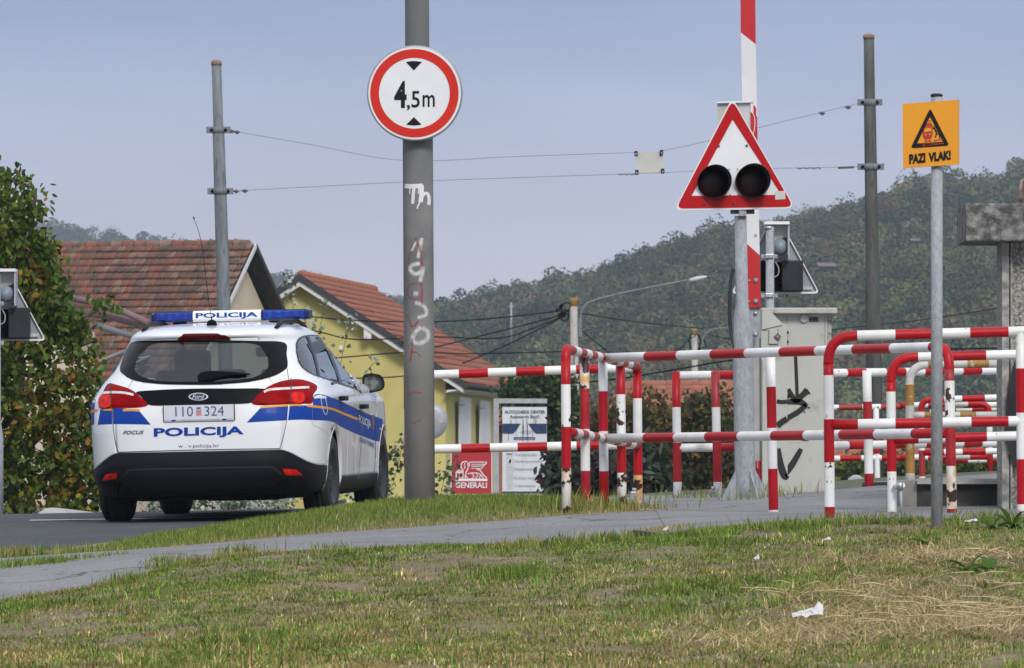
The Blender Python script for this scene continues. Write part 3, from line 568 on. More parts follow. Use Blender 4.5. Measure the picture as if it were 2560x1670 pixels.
# D
t = empty('railing', P(2230, 1287, 56.5), 'red and white railing with rounded corner and a pipe clamp at its foot', 'railing', GRP)
vpost(t, 2227, 2231, 56.5, 953, 1288, [979, 1090, 1179, 1280, 1289], [Rr, W, Rr, white_s, red_old])
rail(t, (2262, 894, 56.5), (2700, 882, 56.5), [2295, 2360, 2465, 2546, 2630], alt(5, Rr), pre=(2227, 955))
rail(t, (2229, 1099, 56.5), (2700, 1085, 56.5), [2296, 2363, 2467, 2546, 2630], alt(5, Rr))
vpost(t, 2694, 2698, 56.5, 884, 1288, [979, 1090, 1179, 1288], [W, Rr, W, Rr])
mb = MB(); c = P(2250, 1216, 56.4); mb.cyl(P(2236, 1218, 56.45), P(2258, 1212, 56.4), .018, W, 10); mb.cyl(P(2250, 1205, 56.4), P(2250, 1224, 56.4), .022, steel, 10); mb.cyl(P(2252, 1222, 56.4), P(2254, 1290, 56.4), .009, grey_paint, 8); mb.build('pipe_clamp', t)
# E: ochre and white railing on the ramp
t = empty('railing', P(2275, 1202, 64), 'old ochre and white railing standing on the concrete ramp', 'railing', GRP)
r2 = .033
vpost(t, 2274, 2276, 64, 960, 1202, [961, 1014, 1095, 1183, 1203], [W, ochre, pale, ochre, pale], r=r2)
rail(t, (2302, 912, 64), (2502, 909, 64), [2320, 2350, 2418, 2472, 2503], [pale, ochre, pale, ochre, pale], pre=(2274, 962), r=.03)
rail(t, (2276, 1038, 64), (2502, 1037, 64), [2311, 2340, 2400, 2440, 2503], [pale, ochre, pale, ochre, pale], r=.024)
vpost(t, 2501, 2503, 64, 909, 1202, [946, 1014, 1095, 1183, 1203], [pale, ochre, pale, ochre, pale], r=.03)
# F: second long row
t = empty('railing', P(1792, 1258, 62.8), 'second-row red and white railing starting with two posts left of the signal post', 'railing', GRP)
vpost(t, 1690, 1695, 62.8, 929, 1262, [1018, 1101, 1106, 1205, 1262], [Rr, W, W, red_old, W])
vpost(t, 1788, 1796, 62.6, 930, 1258, [1018, 1104, 1205, 1258], [red_s, W, red_old, W])
rail(t, (1694, 939, 62.8), (2560, 925, 65), [1773, 1852, 1902, 1954, 2007, 2057, 2106, 2155, 2204, 2253, 2301, 2350, 2398, 2446, 2490, 2540, 2561], alt(17, W))
rail(t, (1693, 1120, 62.8), (2560, 1106, 65), [1778, 1859, 1909, 1959, 2012, 2058, 2110, 2159, 2209, 2257, 2304, 2353, 2400, 2447, 2493, 2542, 2561], alt(17, W))
vpost(t, 2167, 2174, 63.3, 926, 1221, [1004, 1092, 1184, 1222], [W, red_old, W, red_old], r=.0325)
vpost(t, 2556, 2558, 65, 926, 1215, [1004, 1047, 1184, 1222], [W, red_old, W, red_old])
for q in (1781, 1583):
    D = 62.4 if q == 1781 else 58.9; yb = 1258 if q == 1781 else 1262; mb = MB(); mb.box(P(q, yb-22, D), (.04, .03, .06), steel, bev=.006); mb.cyl(P(q-3, yb-38, D), P(q+8, yb-36, D), .014, steel, 8); mb.cyl(P(q+1, yb-16, D), P(q+1, yb+3, D), .010, steel, 8); mb.build('pipe_clamp', t)
# G..J: far side of the line
def auto(x0, x1, step, first): xs_ = list(np.arange(x0+step, x1+step, step)); return xs_, alt(len(xs_), first)
t = empty('railing', P(2192, 1214, 92), 'far rust-chipped red and white railing with one white post, left of the ochre railing', 'railing', GRP)
c_, m_ = auto(2040, 2620, 52, Rr)
rail(t, (2040, 1020, 92), (2620, 1010, 92), [2097, 2156, 2202, 2256, 2305, 2357, 2409, 2460, 2512, 2564, 2621], [white_s, red_s]*5+[white_s])
rail(t, (2040, 1147, 92), (2620, 1139, 92), [2100, 2153, 2204, 2262, 2310, 2357, 2409, 2460, 2512, 2564, 2621], [W, Rr]*5+[W])
vpost(t, 2190, 2194, 92, 1016, 1214, [1085, 1135, 1198, 1215], [W, Rr, W, Rr])
vpost(t, 2042, 2045, 92, 1020, 1228, [1085, 1135, 1198, 1228], [W, Rr, W, Rr])
t = empty('railing', P(2306, 1200, 84), 'far red-cornered railing seen between the yellow sign post and the ochre railing', 'railing', GRP)
rail(t, (2328, 1000, 84), (2620, 990, 84), [2360, 2405, 2462, 2515, 2570, 2621], alt(6, Rr), pre=(2303, 1025))
rail(t, (2306, 1132, 84), (2620, 1125, 84), [2360, 2406, 2464, 2515, 2570, 2621], alt(6, Rr))
vpost(t, 2303, 2306, 84, 1023, 1200, [1050, 1126, 1191, 1201], [Rr, white_s, red_s, W])
t = empty('railing', P(2474, 1177, 88), 'far railing whose red rounded corner turns down at its right end beside the pillar', 'railing', GRP)
rail(t, (2250, 1014, 88), (2450, 1009, 88), [2270, 2320, 2370, 2420, 2500], [Rr, W, Rr, pale, Rr], post=(2473, 1036))
rail(t, (2250, 1144, 88), (2473, 1142, 88), [2270, 2320, 2370, 2425, 2500], [Rr, W, Rr, pale, Rr])
vpost(t, 2473, 2476, 88, 1034, 1178, [1062, 1130, 1178], [Rr, white_s, red_old])
t = empty('railing', P(2600, 1190, 96), 'farthest low red and white railing seen just left of the pillar', 'railing', GRP)
rail(t, (2330, 1024, 96), (2620, 1020, 96), [2390, 2430, 2470, 2520, 2570, 2621], alt(6, Rr))
rail(t, (2330, 1152, 96), (2620, 1149, 96), [2420, 2470, 2500, 2550, 2621], alt(5, Rr))
vpost(t, 2332, 2333, 96, 1024, 1205, [1100, 1205], [W, Rr]); vpost(t, 2610, 2611, 96, 1020, 1200, [1100, 1205], [W, Rr])
# ------------------------------------------------------------------ ramp and pillar on the right
cdark = M('ramp_concrete', (.060, .057, .052), .95, c2=(.036, .034, .032), vs=4, c3=(.08, .08, .08), s3=9, t3=(.55, .68), bump=.4, bs=30)
aggr = M('pebble_dash', (.38, .37, .33), .95, spec=.2, c2=(.17, .165, .155), vs=42, thr=(.42, .58), c3=(.55, .53, .48), s3=60, t3=(.60, .66), bump=1, bs=45)
cap_m = M('mossy_slab', (.27, .27, .255), .95, spec=.2, c2=(.085, .086, .08), vs=17, thr=(.38, .60), coord='World', c3=(.42, .42, .40), s3=7, t3=(.68, .74), bump=.8, bs=50)
edge_m = M('pillar_edge', (.40, .39, .36), .85, c2=(.18, .18, .165), vs=18, bump=.4)
t = empty('concrete_ramp', P(2400, 1285, 57.5), 'low concrete ramp with a grey paved top leading up behind the railings', 'ramp')
mb = MB(); fl, fr = P(2292, 1204, 57.6), P(2800, 1203, 57.6); back = 9
q = [Vector((fl.x, fl.y, 1.3)), Vector((fr.x, fr.y, 1.3)), Vector((fr.x, fr.y+back, 1.3)), Vector((fl.x, fl.y+back, 1.3))]
tz = [fl.z, fr.z, P(2560, 1176, 66.6).z, P(2300, 1206, 66.6).z]
mb.add(q+[Vector((v.x, v.y, z)) for v, z in zip(q, tz)], [[0, 1, 5, 4], [3, 0, 4, 7], [1, 2, 6, 5]], cdark); mb.build('retaining_wall', t)
mb = MB(); mb.add([Vector((v.x, v.y, z)) for v, z in zip(q, tz)], [[0, 1, 2, 3]], path_m); mb.build('ramp_surface', t)
mb = MB(); a_, b_, c_ = [Vector((v.x, v.y, z)) for v, z in zip(q, tz)][0], [Vector((v.x, v.y, z)) for v, z in zip(q, tz)][1], None
mb.box((a_+b_)/2+Vector((0, -.01, -.0)), ((b_-a_).length, .12, .035), conc); mb.build('ramp_edge', t)
mb = MB(); l_ = P(2252, 1204, 57.9); mb.box((P(2252, 0, 57.5).x+.055, 57.9, (l_.z+1.3)/2), (.11, .6, l_.z-1.3), M('ramp_end_concrete', (.30, .29, .265), .9, c2=(.2, .19, .17), vs=5, bump=.3)); mb.build('ramp_end', t)
def leafless(*a): pass
t = empty('concrete_pillar', P(2600, 1290, 57), 'tall pebble-dash concrete pillar with a mossy capping slab at the right edge', 'pillar')
mb = MB(); x0_, x1_ = P(2505, 0, 57).x, P(2505, 0, 57).x+.62; zt = P(0, 606, 57).z; zb = P(0, 1290, 57).z-.1
mb.box(((x0_+x1_)/2, 57.3, (zt+zb)/2), (x1_-x0_, .6, zt-zb), aggr); mb.build('column', t)
mb = MB(); mb.box((x0_+.022, 56.99, (zt+zb)/2), (.045, .03, zt-zb-.004), edge_m); mb.box((x0_+.06, 56.985, (zt+zb)/2), (.012, .03, zt-zb-.004), edge_m); mb.build('corner_strip', t)
mb = MB(); sl, st_, sb = P(2411, 0, 56.9).x, P(0, 510, 56.9).z, P(0, 604, 56.9).z
mb.box((sl+.6, 57.3, (st_+sb)/2), (1.2, 1.1, st_-sb), cap_m, bev=.012); mb.build('capping_slab', t)
pl = Plane(2540, 1050, 56.965)
mb = MB()
for pts, w in (([(2552, 900), (2535, 960), (2528, 1040), (2533, 1120), (2555, 1170)], 26), ([(2560, 960), (2548, 1060), (2560, 1140)], 18)):
    mb.add(*stroke(smooth_line(pts), w, lambda x, y: pl.pt(x, y, .025)), paint_k)
build_each(mb, 'spray_paint', t)
mb = MB(); mb.tube([P(2552, 505, 57), P(2551, 470, 57), P(2556, 452, 57), P(2570, 446, 57), P(2590, 455, 57), P(2594, 505, 57)], .012, M('rusty_red_steel', (.22, .05, .03), .8, c2=(.4, .3, .25), vs=30), 8)
setp(recenter(mb.build('lifting_loop')), 'rusty red steel loop on top of the pillar slab', 'metal loop')
# ------------------------------------------------------------------ thick grey pole with the height sign
D0 = 58.0; s0 = sc(D0)
base = P(1050, 1259, D0); t = empty('steel_pole', base, 'thick grey steel pole with white and red graffiti, carrying the round sign', 'pole')
zq = lambda y: P(0, y, D0).z-base.z
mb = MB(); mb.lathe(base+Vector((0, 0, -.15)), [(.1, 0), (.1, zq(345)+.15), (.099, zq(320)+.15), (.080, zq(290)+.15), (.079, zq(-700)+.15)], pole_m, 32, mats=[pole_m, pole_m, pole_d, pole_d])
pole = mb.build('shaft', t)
for v in pole.data.vertices: v.co.x += -.006*max(0, v.co.z)    # leans a little
def on_pole(px, py):                                   # the point of the shaft behind a photo position
    z = P(0, py, D0).z; cx = base.x-.006*(z-base.z); r = .1015
    dx = (px-CX)/F*(D0-.08)-cx; dx = max(-.1, min(.1, dx)); return Vector((cx+dx, base.y-math.sqrt(r*r-dx*dx), z))
def soft_blob(mb_, pts, w, mat): mb_.add(*stroke(smooth_line(pts, 5), w, on_pole), mat)
def zc(pts, ox=880, oy=60, s=2.219): return [(ox+x/s, oy+y/s) for x, y in pts]
mb = MB()
for pts, w in (([(292, 900), (330, 903), (392, 900)], 11), ([(345, 900), (340, 950), (337, 1000)], 8), ([(322, 905), (320, 945)], 2.5), ([(386, 896), (386, 950), (380, 990)], 11), ([(380, 985), (366, 1012), (362, 1028)], 3.5),
               ([(386, 965), (400, 945), (420, 945), (428, 975), (425, 1006)], 8), ([(370, 912), (368, 945)], 3)):
    soft_blob(mb, zc(pts), w, paint_w)
build_each(mb, 'white_graffiti', t)
def soft_strokes(name, L_, mat):                       # spray: dense in the middle, fading to the sides
    for pts, w in L_:
        vs, fs, sf = [], [], []
        pts = smooth_line(pts, 5); prof = [(-.5, 0), (-.28, .75), (0, 1), (.28, .75), (.5, 0)]
        p = [Vector(q[:2]) if not isinstance(q, Vector) else q for q in pts]; n = len(p); b0 = len(vs)
        for i in range(n):
            tt = (p[min(n-1, i+1)]-p[max(0, i-1)]); tt = tt.normalized() if tt.length else Vector((1, 0)); nn = Vector((-tt.y, tt.x)); e = 0.25 if i in (0, n-1) else 1
            for o_, a_ in prof: q = p[i]+nn*w*o_; vs.append(on_pole(q.x, q.y)-base); sf.append(a_*e)
        for i in range(n-1):
            for k in range(4): fs.append([b0+i*5+k, b0+i*5+k+1, b0+i*5+k+6, b0+i*5+k+5])
        me = bpy.data.meshes.new(name); me.from_pydata([tuple(v) for v in vs], [], fs); a = me.attributes.new('Soft', 'FLOAT', 'POINT'); a.data.foreach_set('value', sf); me.materials.append(mat)
        o = bpy.data.objects.new(name, me); col.objects.link(o); o.parent = t
z2 = lambda pts: zc(pts, 1000, 560, 2.157)
soft_strokes('white_graffiti', [(z2(p), w) for p, w in (([(118, 75), (112, 110), (98, 190)], 13), ([(95, 90), (75, 120), (62, 150)], 10), ([(110, 215), (70, 222), (55, 245), (75, 270), (110, 262), (125, 235), (108, 318)], 14),
   ([(70, 375), (100, 378)], 14), ([(80, 425), (105, 432), (135, 450), (140, 490), (92, 508)], 13), ([(115, 555), (80, 590), (68, 625), (100, 645), (145, 625), (150, 585), (118, 560)], 15))], soft_w)
soft_strokes('red_graffiti', [(z2(p), w) for p, w in (([(85, 75), (92, 100), (112, 150), (120, 250)], 8), ([(72, 110), (55, 150), (45, 225)], 4), ([(108, 318), (120, 350), (118, 445)], 7), ([(100, 320), (60, 325), (38, 360), (55, 400), (100, 408), (118, 370)], 5),
   ([(40, 485), (55, 540), (75, 555), (100, 520)], 6), ([(65, 615), (65, 670), (55, 750)], 6), ([(60, 690), (90, 695), (112, 718)], 5), ([(38, 930), (70, 910), (118, 915)], 6), ([(50, 1058), (75, 1072), (110, 1055)], 5))], soft_r)
def disc(pl, mb_, cx, cy, r0, r1, m, lift, seg=64):
    if r0 == 0: mb_.add([pl.pt(cx+r1*math.cos(2*PI*k/seg), cy+r1*math.sin(2*PI*k/seg), lift) for k in range(seg)], [list(range(seg))], m)
    else:
        vs = [pl.pt(cx+r*math.cos(2*PI*k/seg), cy+r*math.sin(2*PI*k/seg), lift) for r in (r0, r1) for k in range(seg)]
        mb_.add(vs, [[k, (k+1) % seg, (k+1) % seg+seg, k+seg] for k in range(seg)], m)
D1 = 57.82; cx, cy = 1036.5, 233; pl = Plane(cx, cy, D1, yaw=math.radians(-4), pitch=math.radians(2)); s1 = sc(D1)
t = empty('height_limit_sign', pl.o, 'round white sign with red ring reading 4,5m, on the thick grey pole', 'road sign')
mb = MB(); c = pl.o; mb.lathe(c-pl.n*.045, [(.285, 0), (118.5/s1, .006), (120/s1, .02), (119.5/s1, .046), (115/s1, .048)], sign_grey, 72, pl.n); mb.build('rim', t)
mb = MB(); disc(pl, mb, cx, cy, 0, 115.5, sign_white, .0045); mb.build('face', t)
mb = MB(); disc(pl, mb, cx-.5, cy, 88.5, 110.5, sign_red2, .0065, 96); mb.build('red_ring', t)
mb = MB(); arc = [(1034.6+x, 155+.006*x*x-2.4) for x in np.linspace(-20, 20, 9)]; pl.poly(mb, arc+[(1034.6, 176)], sign_black, .007)
arc = [(1034.8+x, 313.5-.006*x*x-.0) for x in np.linspace(-19, 19, 9)]; pl.poly(mb, arc[::-1]+[(1034.8, 292.5)], sign_black, .007); build_each(mb, 'arrowhead', t)
mb = MB(); pl.text(mb, '4', [(985.5, 202.5), (1016.5, 202.5), (1016.5, 270), (985.5, 270)], sign_black, .007, .035); pl.text(mb, ',', [(1017, 262), (1025, 262), (1025, 276), (1017, 276)], sign_black, .007, .02)
pl.text(mb, '5', [(1028.5, 227.5), (1049.5, 227.5), (1049.5, 269), (1028.5, 269)], sign_black, .007, .01); pl.text(mb, 'm', [(1056.5, 237), (1087, 237), (1087, 267), (1056.5, 267)], sign_black, .007, .01); build_each(mb, 'letter', t)
# ------------------------------------------------------------------ portal poles, their wires and the white panel
def portal(px0, py0, px1, py1, prof, clamps, D, label, mat):
    a, b = P(px0, py0, D), P(px1, py1, D); t = empty('wire_pole', b, label, 'pole', 'stepped steel poles holding the wires'); s = sc(D); ax = a-b
    Lh = ax.length; mb = MB(); pr = [(r/s, max(0, (1-(y-py0)/(py1-py0))*Lh)) for y, r in prof][::-1]; pr[0] = (pr[0][0], -.4)
    mb.lathe(b, pr, mat, 24, ax); mb.build('shaft', t)
    mb = MB(); mb.lathe(a+Vector((0, 0, -.03)), [(prof[0][1]/s+.006, 0), (prof[0][1]/s+.008, .05), (prof[0][1]/s*.6, .075), (.005, .08)], M('rusty_cap', (.25, .16, .13), .8, var=.2), 20); mb.build('cap', t)
    for y, hw in clamps:
        f = (y-py0)/(py1-py0); c = a.lerp(b, f); r = np.interp(y, [q[0] for q in prof], [q[1] for q in prof])/s
        mb = MB(); mb.lathe(c+Vector((0, 0, -.045)), [(r+.012, 0), (r+.012, .09)], galv_l, 20); mb.box(c+Vector((-hw/s+.05, 0, 0)), (.16, .03, .09), galv_l); mb.box(c+Vector((hw/s-.05, 0, 0)), (.16, .03, .09), galv_l)
        for sg in (-1, 1): mb.cyl(c+Vector((sg*(hw/s-.04), -.035, 0)), c+Vector((sg*(hw/s-.04), .035, 0)), .022, matt_black, 8)
        mb.build('clamp', t)
    return t
portal(541, 158, 575, 1277, [(158, 12.2), (322, 12.6), (330, 14.6), (470, 15.5), (700, 16.5), (760, 17), (1277, 19.5)], [(325, 25), (478, 27)], 123, 'stepped grey steel pole behind the police car, left end of the wires', galv_l)
portal(2172, 92, 2190, 1262, [(92, 13), (254, 13.5), (260, 15), (417, 15.5), (700, 16.5), (722, 18.5), (1262, 21)], [(256, 26), (417, 28)], 123, 'stepped dark steel pole behind the railings, right end of the wires', galv_d)
wire_m = M('wire', (.09, .09, .10), .6)
def wire(name, pts, r, label, cat='wire', mat=None, group=None, knots=()):
    mb = MB(); pp = [P(*p) for p in pts]
    if len(pp) == 3 and 0: pass
    mb.tube(smooth_line(pp, 8) if len(pp) > 2 else pp, r, mat or wire_m, 6)
    for k in knots: mb.cyl(P(k[0], k[1]-4, k[2]), P(k[0]+1, k[1]+5, k[2]), .02, wire_m, 6); mb.cyl(P(k[0]-8, k[1], k[2]), P(k[0]+8, k[1], k[2]), .012, wire_m, 6)
    return setp(recenter(mb.build(name)), label, cat, group)
wire('span_wire', [(568, 325, 123), (780, 362, 123), (1010, 401, 123), (1300, 391, 123), (1592, 381, 123)], .0032, 'upper thin wire from the left pole to the white panel', knots=[(578, 328, 123), (592, 330, 123)])
wire('span_wire', [(1655, 377, 123), (1750, 357, 123), (1900, 318, 123), (2148, 258, 123)], .0032, 'upper thin wire from the white panel up to the right pole', knots=[(2055, 283, 123), (2120, 268, 123)])
wire('span_wire', [(572, 478, 123), (800, 466, 123), (1100, 451, 123), (1592, 434, 123), (1900, 422, 123), (2146, 417, 123)], .0032, 'lower thin wire between the two poles, under the white panel', knots=[(590, 478, 123), (612, 477, 123)])
mb = MB(); x = 1545
tw = [(1545+i*7, 435.5+(2.2 if i % 2 else -1.2)) for i in range(6)]+[(1588, 434)]; mb.tube([P(q[0], q[1], 122.99) for q in tw], .007, wire_m, 5)
tw = [(1990+i*9, 420.5+(1.8 if i % 2 else -1.2)) for i in range(8)]; mb.tube([P(q[0], q[1], 122.99) for q in tw], .007, wire_m, 5); mb.cyl(P(2095, 419.5, 122.98), P(2135, 418, 122.98), .016, wire_m, 6)
t = empty('wire_splice', P(1990, 420, 123), 'twisted wire ends and turnbuckle on the lower wire', 'wire'); build_each(mb, 'wire_end', t)
pl = Plane(1623, 406, 122.95); t = empty('hanging_panel', P(1623, 433, 122.95), 'blank dirty white square panel clipped between the two thin wires', 'panel')
mb = MB(); mb.prism([pl.pt(1591, 381), pl.pt(1656, 378), pl.pt(1659, 431), pl.pt(1592, 434)], (0, .02, 0), M('dirty_white_panel', (.56, .56, .52), .6, c2=(.46, .46, .42), vs=3)); mb.build('board', t)
for x, y in ((1590, 384), (1654, 381), (1592, 431), (1657, 428)):
    mb = MB(); mb.box(pl.pt(x, y, .02), (.045, .03, .07), matt_black); mb.box(pl.pt(x, y+1, .045), (.02, .02, .03), steel); mb.build('clip', t)
# ------------------------------------------------------------------ yellow sign
D2 = 50.0; t = empty('warning_board', P(2327, 340, D2), 'orange yellow board with train warning triangle reading PAZI VLAK!, on the thin steel post', 'sign')
TL, TRc, BR, BL = (2256.5, 259.5), (2397.5, 249), (2397.5, 411), (2257.5, 420.5); pl = Plane(2327, 335, D2-.05, yaw=math.radians(-9))
yel = M('orange_yellow_sign', (.78, .33, .012), .4, c2=(.74, .30, .012), vs=4)
mb = MB(); mb.prism([pl.pt(*TL), pl.pt(*TRc), pl.pt(*BR), pl.pt(*BL)], -pl.n*.022, yel, sign_grey); mb.build('plate', t)
Q = [TL, TRc, BR, BL]; q_ = lambda u, v: quad_map(Q, u, 1-v)
mb = MB(); A3 = [q_(.487, .095), q_(.83, .70), q_(.135, .70)]
def shrink(pts, k): c = (sum(p[0] for p in pts)/len(pts), sum(p[1] for p in pts)/len(pts)); return [(c[0]+(p[0]-c[0])*k, c[1]+(p[1]-c[1])*k) for p in pts]
def rounded(pts, r, n=5):
    out = []; m = len(pts)
    for i in range(m):
        p = Vector(pts[i]); a = Vector(pts[i-1]); b = Vector(pts[(i+1) % m]); p1 = p+(a-p).normalized()*r; p2 = p+(b-p).normalized()*r
        for k in range(n+1): tt = k/n; v = p1*(1-tt)**2+p*2*tt*(1-tt)+p2*tt*tt; out.append((v.x, v.y))
    return out
def ring(pl_, mb_, o_, i_, m, lift):
    n = len(o_); vs = [pl_.pt(x, y, lift) for x, y in o_]+[pl_.pt(x, y, lift) for x, y in i_]; mb_.add(vs, [[k, (k+1) % n, (k+1) % n+n, k+n] for k in range(n)], m)
ring(pl, mb, rounded(A3, 9), rounded(shrink(A3, .66), .6), sign_black, .002); mb.build('black_triangle', t)
mb = MB(); tr_c = M('dark_red_print', (.40, .03, .012), .5)
mb.add([pl.pt(*q_(u, v), .002) for u, v in ((.36, .40), (.53, .38), (.53, .52), (.50, .57), (.39, .58), (.355, .53))], [[0, 1, 2, 3, 4, 5]], tr_c)
mb.add([pl.pt(*q_(u, v), .002) for u, v in ((.40, .335), (.50, .325), (.535, .375), (.385, .385))], [[0, 1, 2, 3]], tr_c)
mb.add([pl.pt(*q_(u, v), .003) for u, v in ((.385, .41), (.51, .40), (.51, .455), (.385, .465))], [[0, 1, 2, 3]], yel)
for u, v in ((.41, .505), (.485, .50)): mb.add([pl.pt(*q_(u+.016*math.cos(a), v+.014*math.sin(a)), .003) for a in np.linspace(0, 2*PI, 9)[:-1]], [list(range(8))], yel)
for k, v in enumerate((.60, .635, .665)): w_ = .045+.022*k; mb.add([pl.pt(*q_(u, vv), .002) for u, vv in ((.445-w_, v), (.445+w_, v-.004), (.445+w_, v+.012), (.445-w_, v+.016))], [[0, 1, 2, 3]], tr_c)
for pts in ([q_(.41, .585), q_(.36, .675)], [q_(.475, .582), q_(.53, .67)], [q_(.56, .60), q_(.72, .597)], [q_(.555, .665), q_(.73, .655)], [q_(.57, .60), q_(.56, .66)], [q_(.43, .31), q_(.45, .295), q_(.50, .30)]): pl.line(mb, pts, 2.2, tr_c, .0025)
mb.build('train_symbol', t)
mb = MB(); pl.line(mb, [q_(.55, .38), q_(.575, .43), q_(.60, .50), q_(.58, .56)], 3.0, sign_black, .003); pl.line(mb, [q_(.53, .41), q_(.56, .42), q_(.60, .46), q_(.64, .47)], 2.2, sign_black, .003); pl.line(mb, [q_(.60, .49), q_(.65, .52), q_(.66, .58)], 2.2, sign_black, .003)
pl.line(mb, [q_(.655, .50), q_(.72, .62)], 1.6, sign_black, .003); mb.build('figure_symbol', t)
mb = MB(); pl.text(mb, 'PAZI', [q_(.11, .79), q_(.40, .785), q_(.40, .935), q_(.11, .945)], sign_black, .003, .06); pl.text(mb, 'VLAK!', [q_(.455, .785), q_(.855, .77), q_(.855, .92), q_(.455, .935)], sign_black, .003, .06); build_each(mb, 'letter', t)
b = P(2342, 1332, D2); t = empty('sign_post', b, 'thin galvanised steel post of the yellow board, standing in the grass at the right', 'post')
mb = MB(); tp = P(2341.5, 238, D2); mb.lathe(b+Vector((0, 0, -.1)), [(.0335, 0), (.0325, (tp-b).z+.1)], galv, 20); mb.build('tube', t)
mb = MB(); mb.lathe(tp+Vector((0, 0, -.008)), [(.035, 0), (.035, .012), (.02, .018)], dark_grey, 20); mb.build('cap', t)
# ------------------------------------------------------------------ front crossing signal
D3 = 59.5; s3 = sc(D3); b = P(1864, 1250, D3); t = empty('crossing_signal', b, 'red-bordered triangular crossing signal with two dark round lamps on a galvanised post', 'crossing signal', 'level crossing signals')
mb = MB(); zz = lambda y: P(0, y, D3).z-b.z
mb.lathe(b+Vector((-.0, 0, 0)), [(.072, -.1), (.071, zz(1200)), (.0675, zz(812)), (.064, zz(800)), (.046, zz(765)), (.0435, zz(760)), (.0405, zz(540))], galv, 28); o = mb.build('post', t)
for v in o.data.vertices: v.co.x -= .018*max(0, v.co.z)
mb = MB(); c = P(1856, 528, D3); mb.box(c, (.16, .10, .035), galv_d); mb.box(c+Vector((0, -.02, -.01)), (.05, .10, .05), steel); mb.build('post_clamp', t)
mb = MB()
for a in (0, PI/2, PI, 1.5*PI):
    d_ = Vector((math.cos(a+.5), math.sin(a+.5), 0)); p_ = b+d_*.06; mb.prism([p_+Vector((0, 0, 0)), p_+d_*.12, p_+d_*.10+Vector((0, 0, .05)), p_+Vector((0, 0, .22))], d_.cross(Vector((0, 0, 1)))*.012, galv)
mb.box(b+Vector((0, 0, .0)), (.36, .36, .03), galv); mb.build('foot', t)
mb = MB(); mb.tube(smooth_line([P(1846, 700, D3-.03), P(1834, 672, D3), P(1827, 700, D3), P(1824, 760, D3), P(1826, 820, D3), P(1838, 872, D3-.02), P(1848, 885, D3)][1:], 6), .0125, M('cable_hose', (.02, .022, .028), .5), 10); mb.build('cable_hose', t)
pl = Plane(1836, 410, D3-.08, yaw=math.radians(-5), roll=math.radians(.4))
triO = rounded([(1830.5, 243), (1989, 521.5), (1684, 527)], 24); triR = rounded([(1831, 250), (1984, 517), (1690, 521.5)], 20); triI = rounded([(1831.5, 299), (1953.5, 487), (1729, 489.5)], 1)
mb = MB(); mb.prism([pl.pt(x, y) for x, y in triO], -pl.n*.045, sign_white, grey_paint); mb.build('board', t)
mb = MB(); ring(pl, mb, triR, triI, sign_red, .003); mb.build('red_border', t)
mb = MB(); q = [pl.pt(1793, 256, -.05), pl.pt(1874, 255, -.05), pl.pt(1874, 500, -.05), pl.pt(1793, 500, -.05)]; mb.prism(q, -pl.n*.10, M('signal_box_grey', (.52, .52, .50), .5, var=.08)); mb.build('housing', t)
mb = MB(); q = [pl.pt(1791, 254, -.02), pl.pt(1880, 252, -.02), pl.pt(1880, 256, -.02), pl.pt(1791, 258, -.02)]; mb.prism(q, -pl.n*.16, sign_white); mb.build('housing_lid', t)
lens_m = M('dark_red_lens', (.012, .002, .003), .35, spec=.25); hood_m = M('hood_black', (.022, .022, .024), .4, spec=.5, var=.3, vs=14)
for cx_, cy_, r_ in ((1784.5, 456, 41.5), (1880.5, 454, 42.5)):
    c = pl.pt(cx_, cy_, .0); ax = (pl.n+Vector((.12, 0, .02))).normalized(); seg = 40; Rr_ = r_/s3; vs = []; fs = []
    q = Vector((0, 0, 1)).rotation_difference(ax)
    # hood: a tube cut away at its lower left, seen slightly from the right
    ex = pl.x; ez = pl.z
    for rr in (Rr_, Rr_-.004):
        for k in range(seg):
            a = 2*PI*k/seg; cut = .5+.5*math.cos(a-math.radians(40)); ln = .02+.20*cut**.8
            for h in (0, ln): vs.append(c+(ex*math.cos(a)+ez*math.sin(a))*(rr-.006*h)+ax*h)
    for k in range(seg):
        k2 = (k+1) % seg; o_ = 2*seg
        fs += [[2*k, 2*k2, 2*k2+1, 2*k+1], [o_+2*k, o_+2*k+1, o_+2*k2+1, o_+2*k2], [2*k+1, 2*k2+1, o_+2*k2+1, o_+2*k+1]]
    mb = MB(); mb.add(vs, fs, hood_m, True); h = mb.build('lamp_hood', t)
    mb = MB(); prof = [(Rr_*.96, 0), (Rr_*.9, .012), (Rr_*.6, .028), (.01, .035)]; mb.lathe(c+ax*.004, prof, lens_m, 32, ax); l_ = mb.build('lens', h); 
    mb = MB(); mb.lathe(c-pl.n*.09, [(Rr_*.9, 0), (Rr_, .02), (Rr_, .092)], hood_m, 32, pl.n); mb.build('lamp_back', t)
mb = MB(); pl.poly(mb, [(1938, 479), (1963, 477), (1963.5, 498), (1938, 499)], M('peeling_sticker', (.62, .62, .58), .6, var=.1), .005); mb.build('sticker', t)
mb = MB()
for x, y in ((1797, 365), (1867, 364), (1762, 509), (1834.5, 508), (1908, 507), (1823, 423), (1844, 423), (1825, 487), (1845.5, 486.5)):
    r_ = 3 if y not in (423, 487, 486.5) else 1.5; mb.lathe(pl.pt(x, y, .003), [(r_/s3, 0), (r_/s3, .006), (.002, .01)], galv_d, 10, pl.n)
build_each(mb, 'bolt', t)
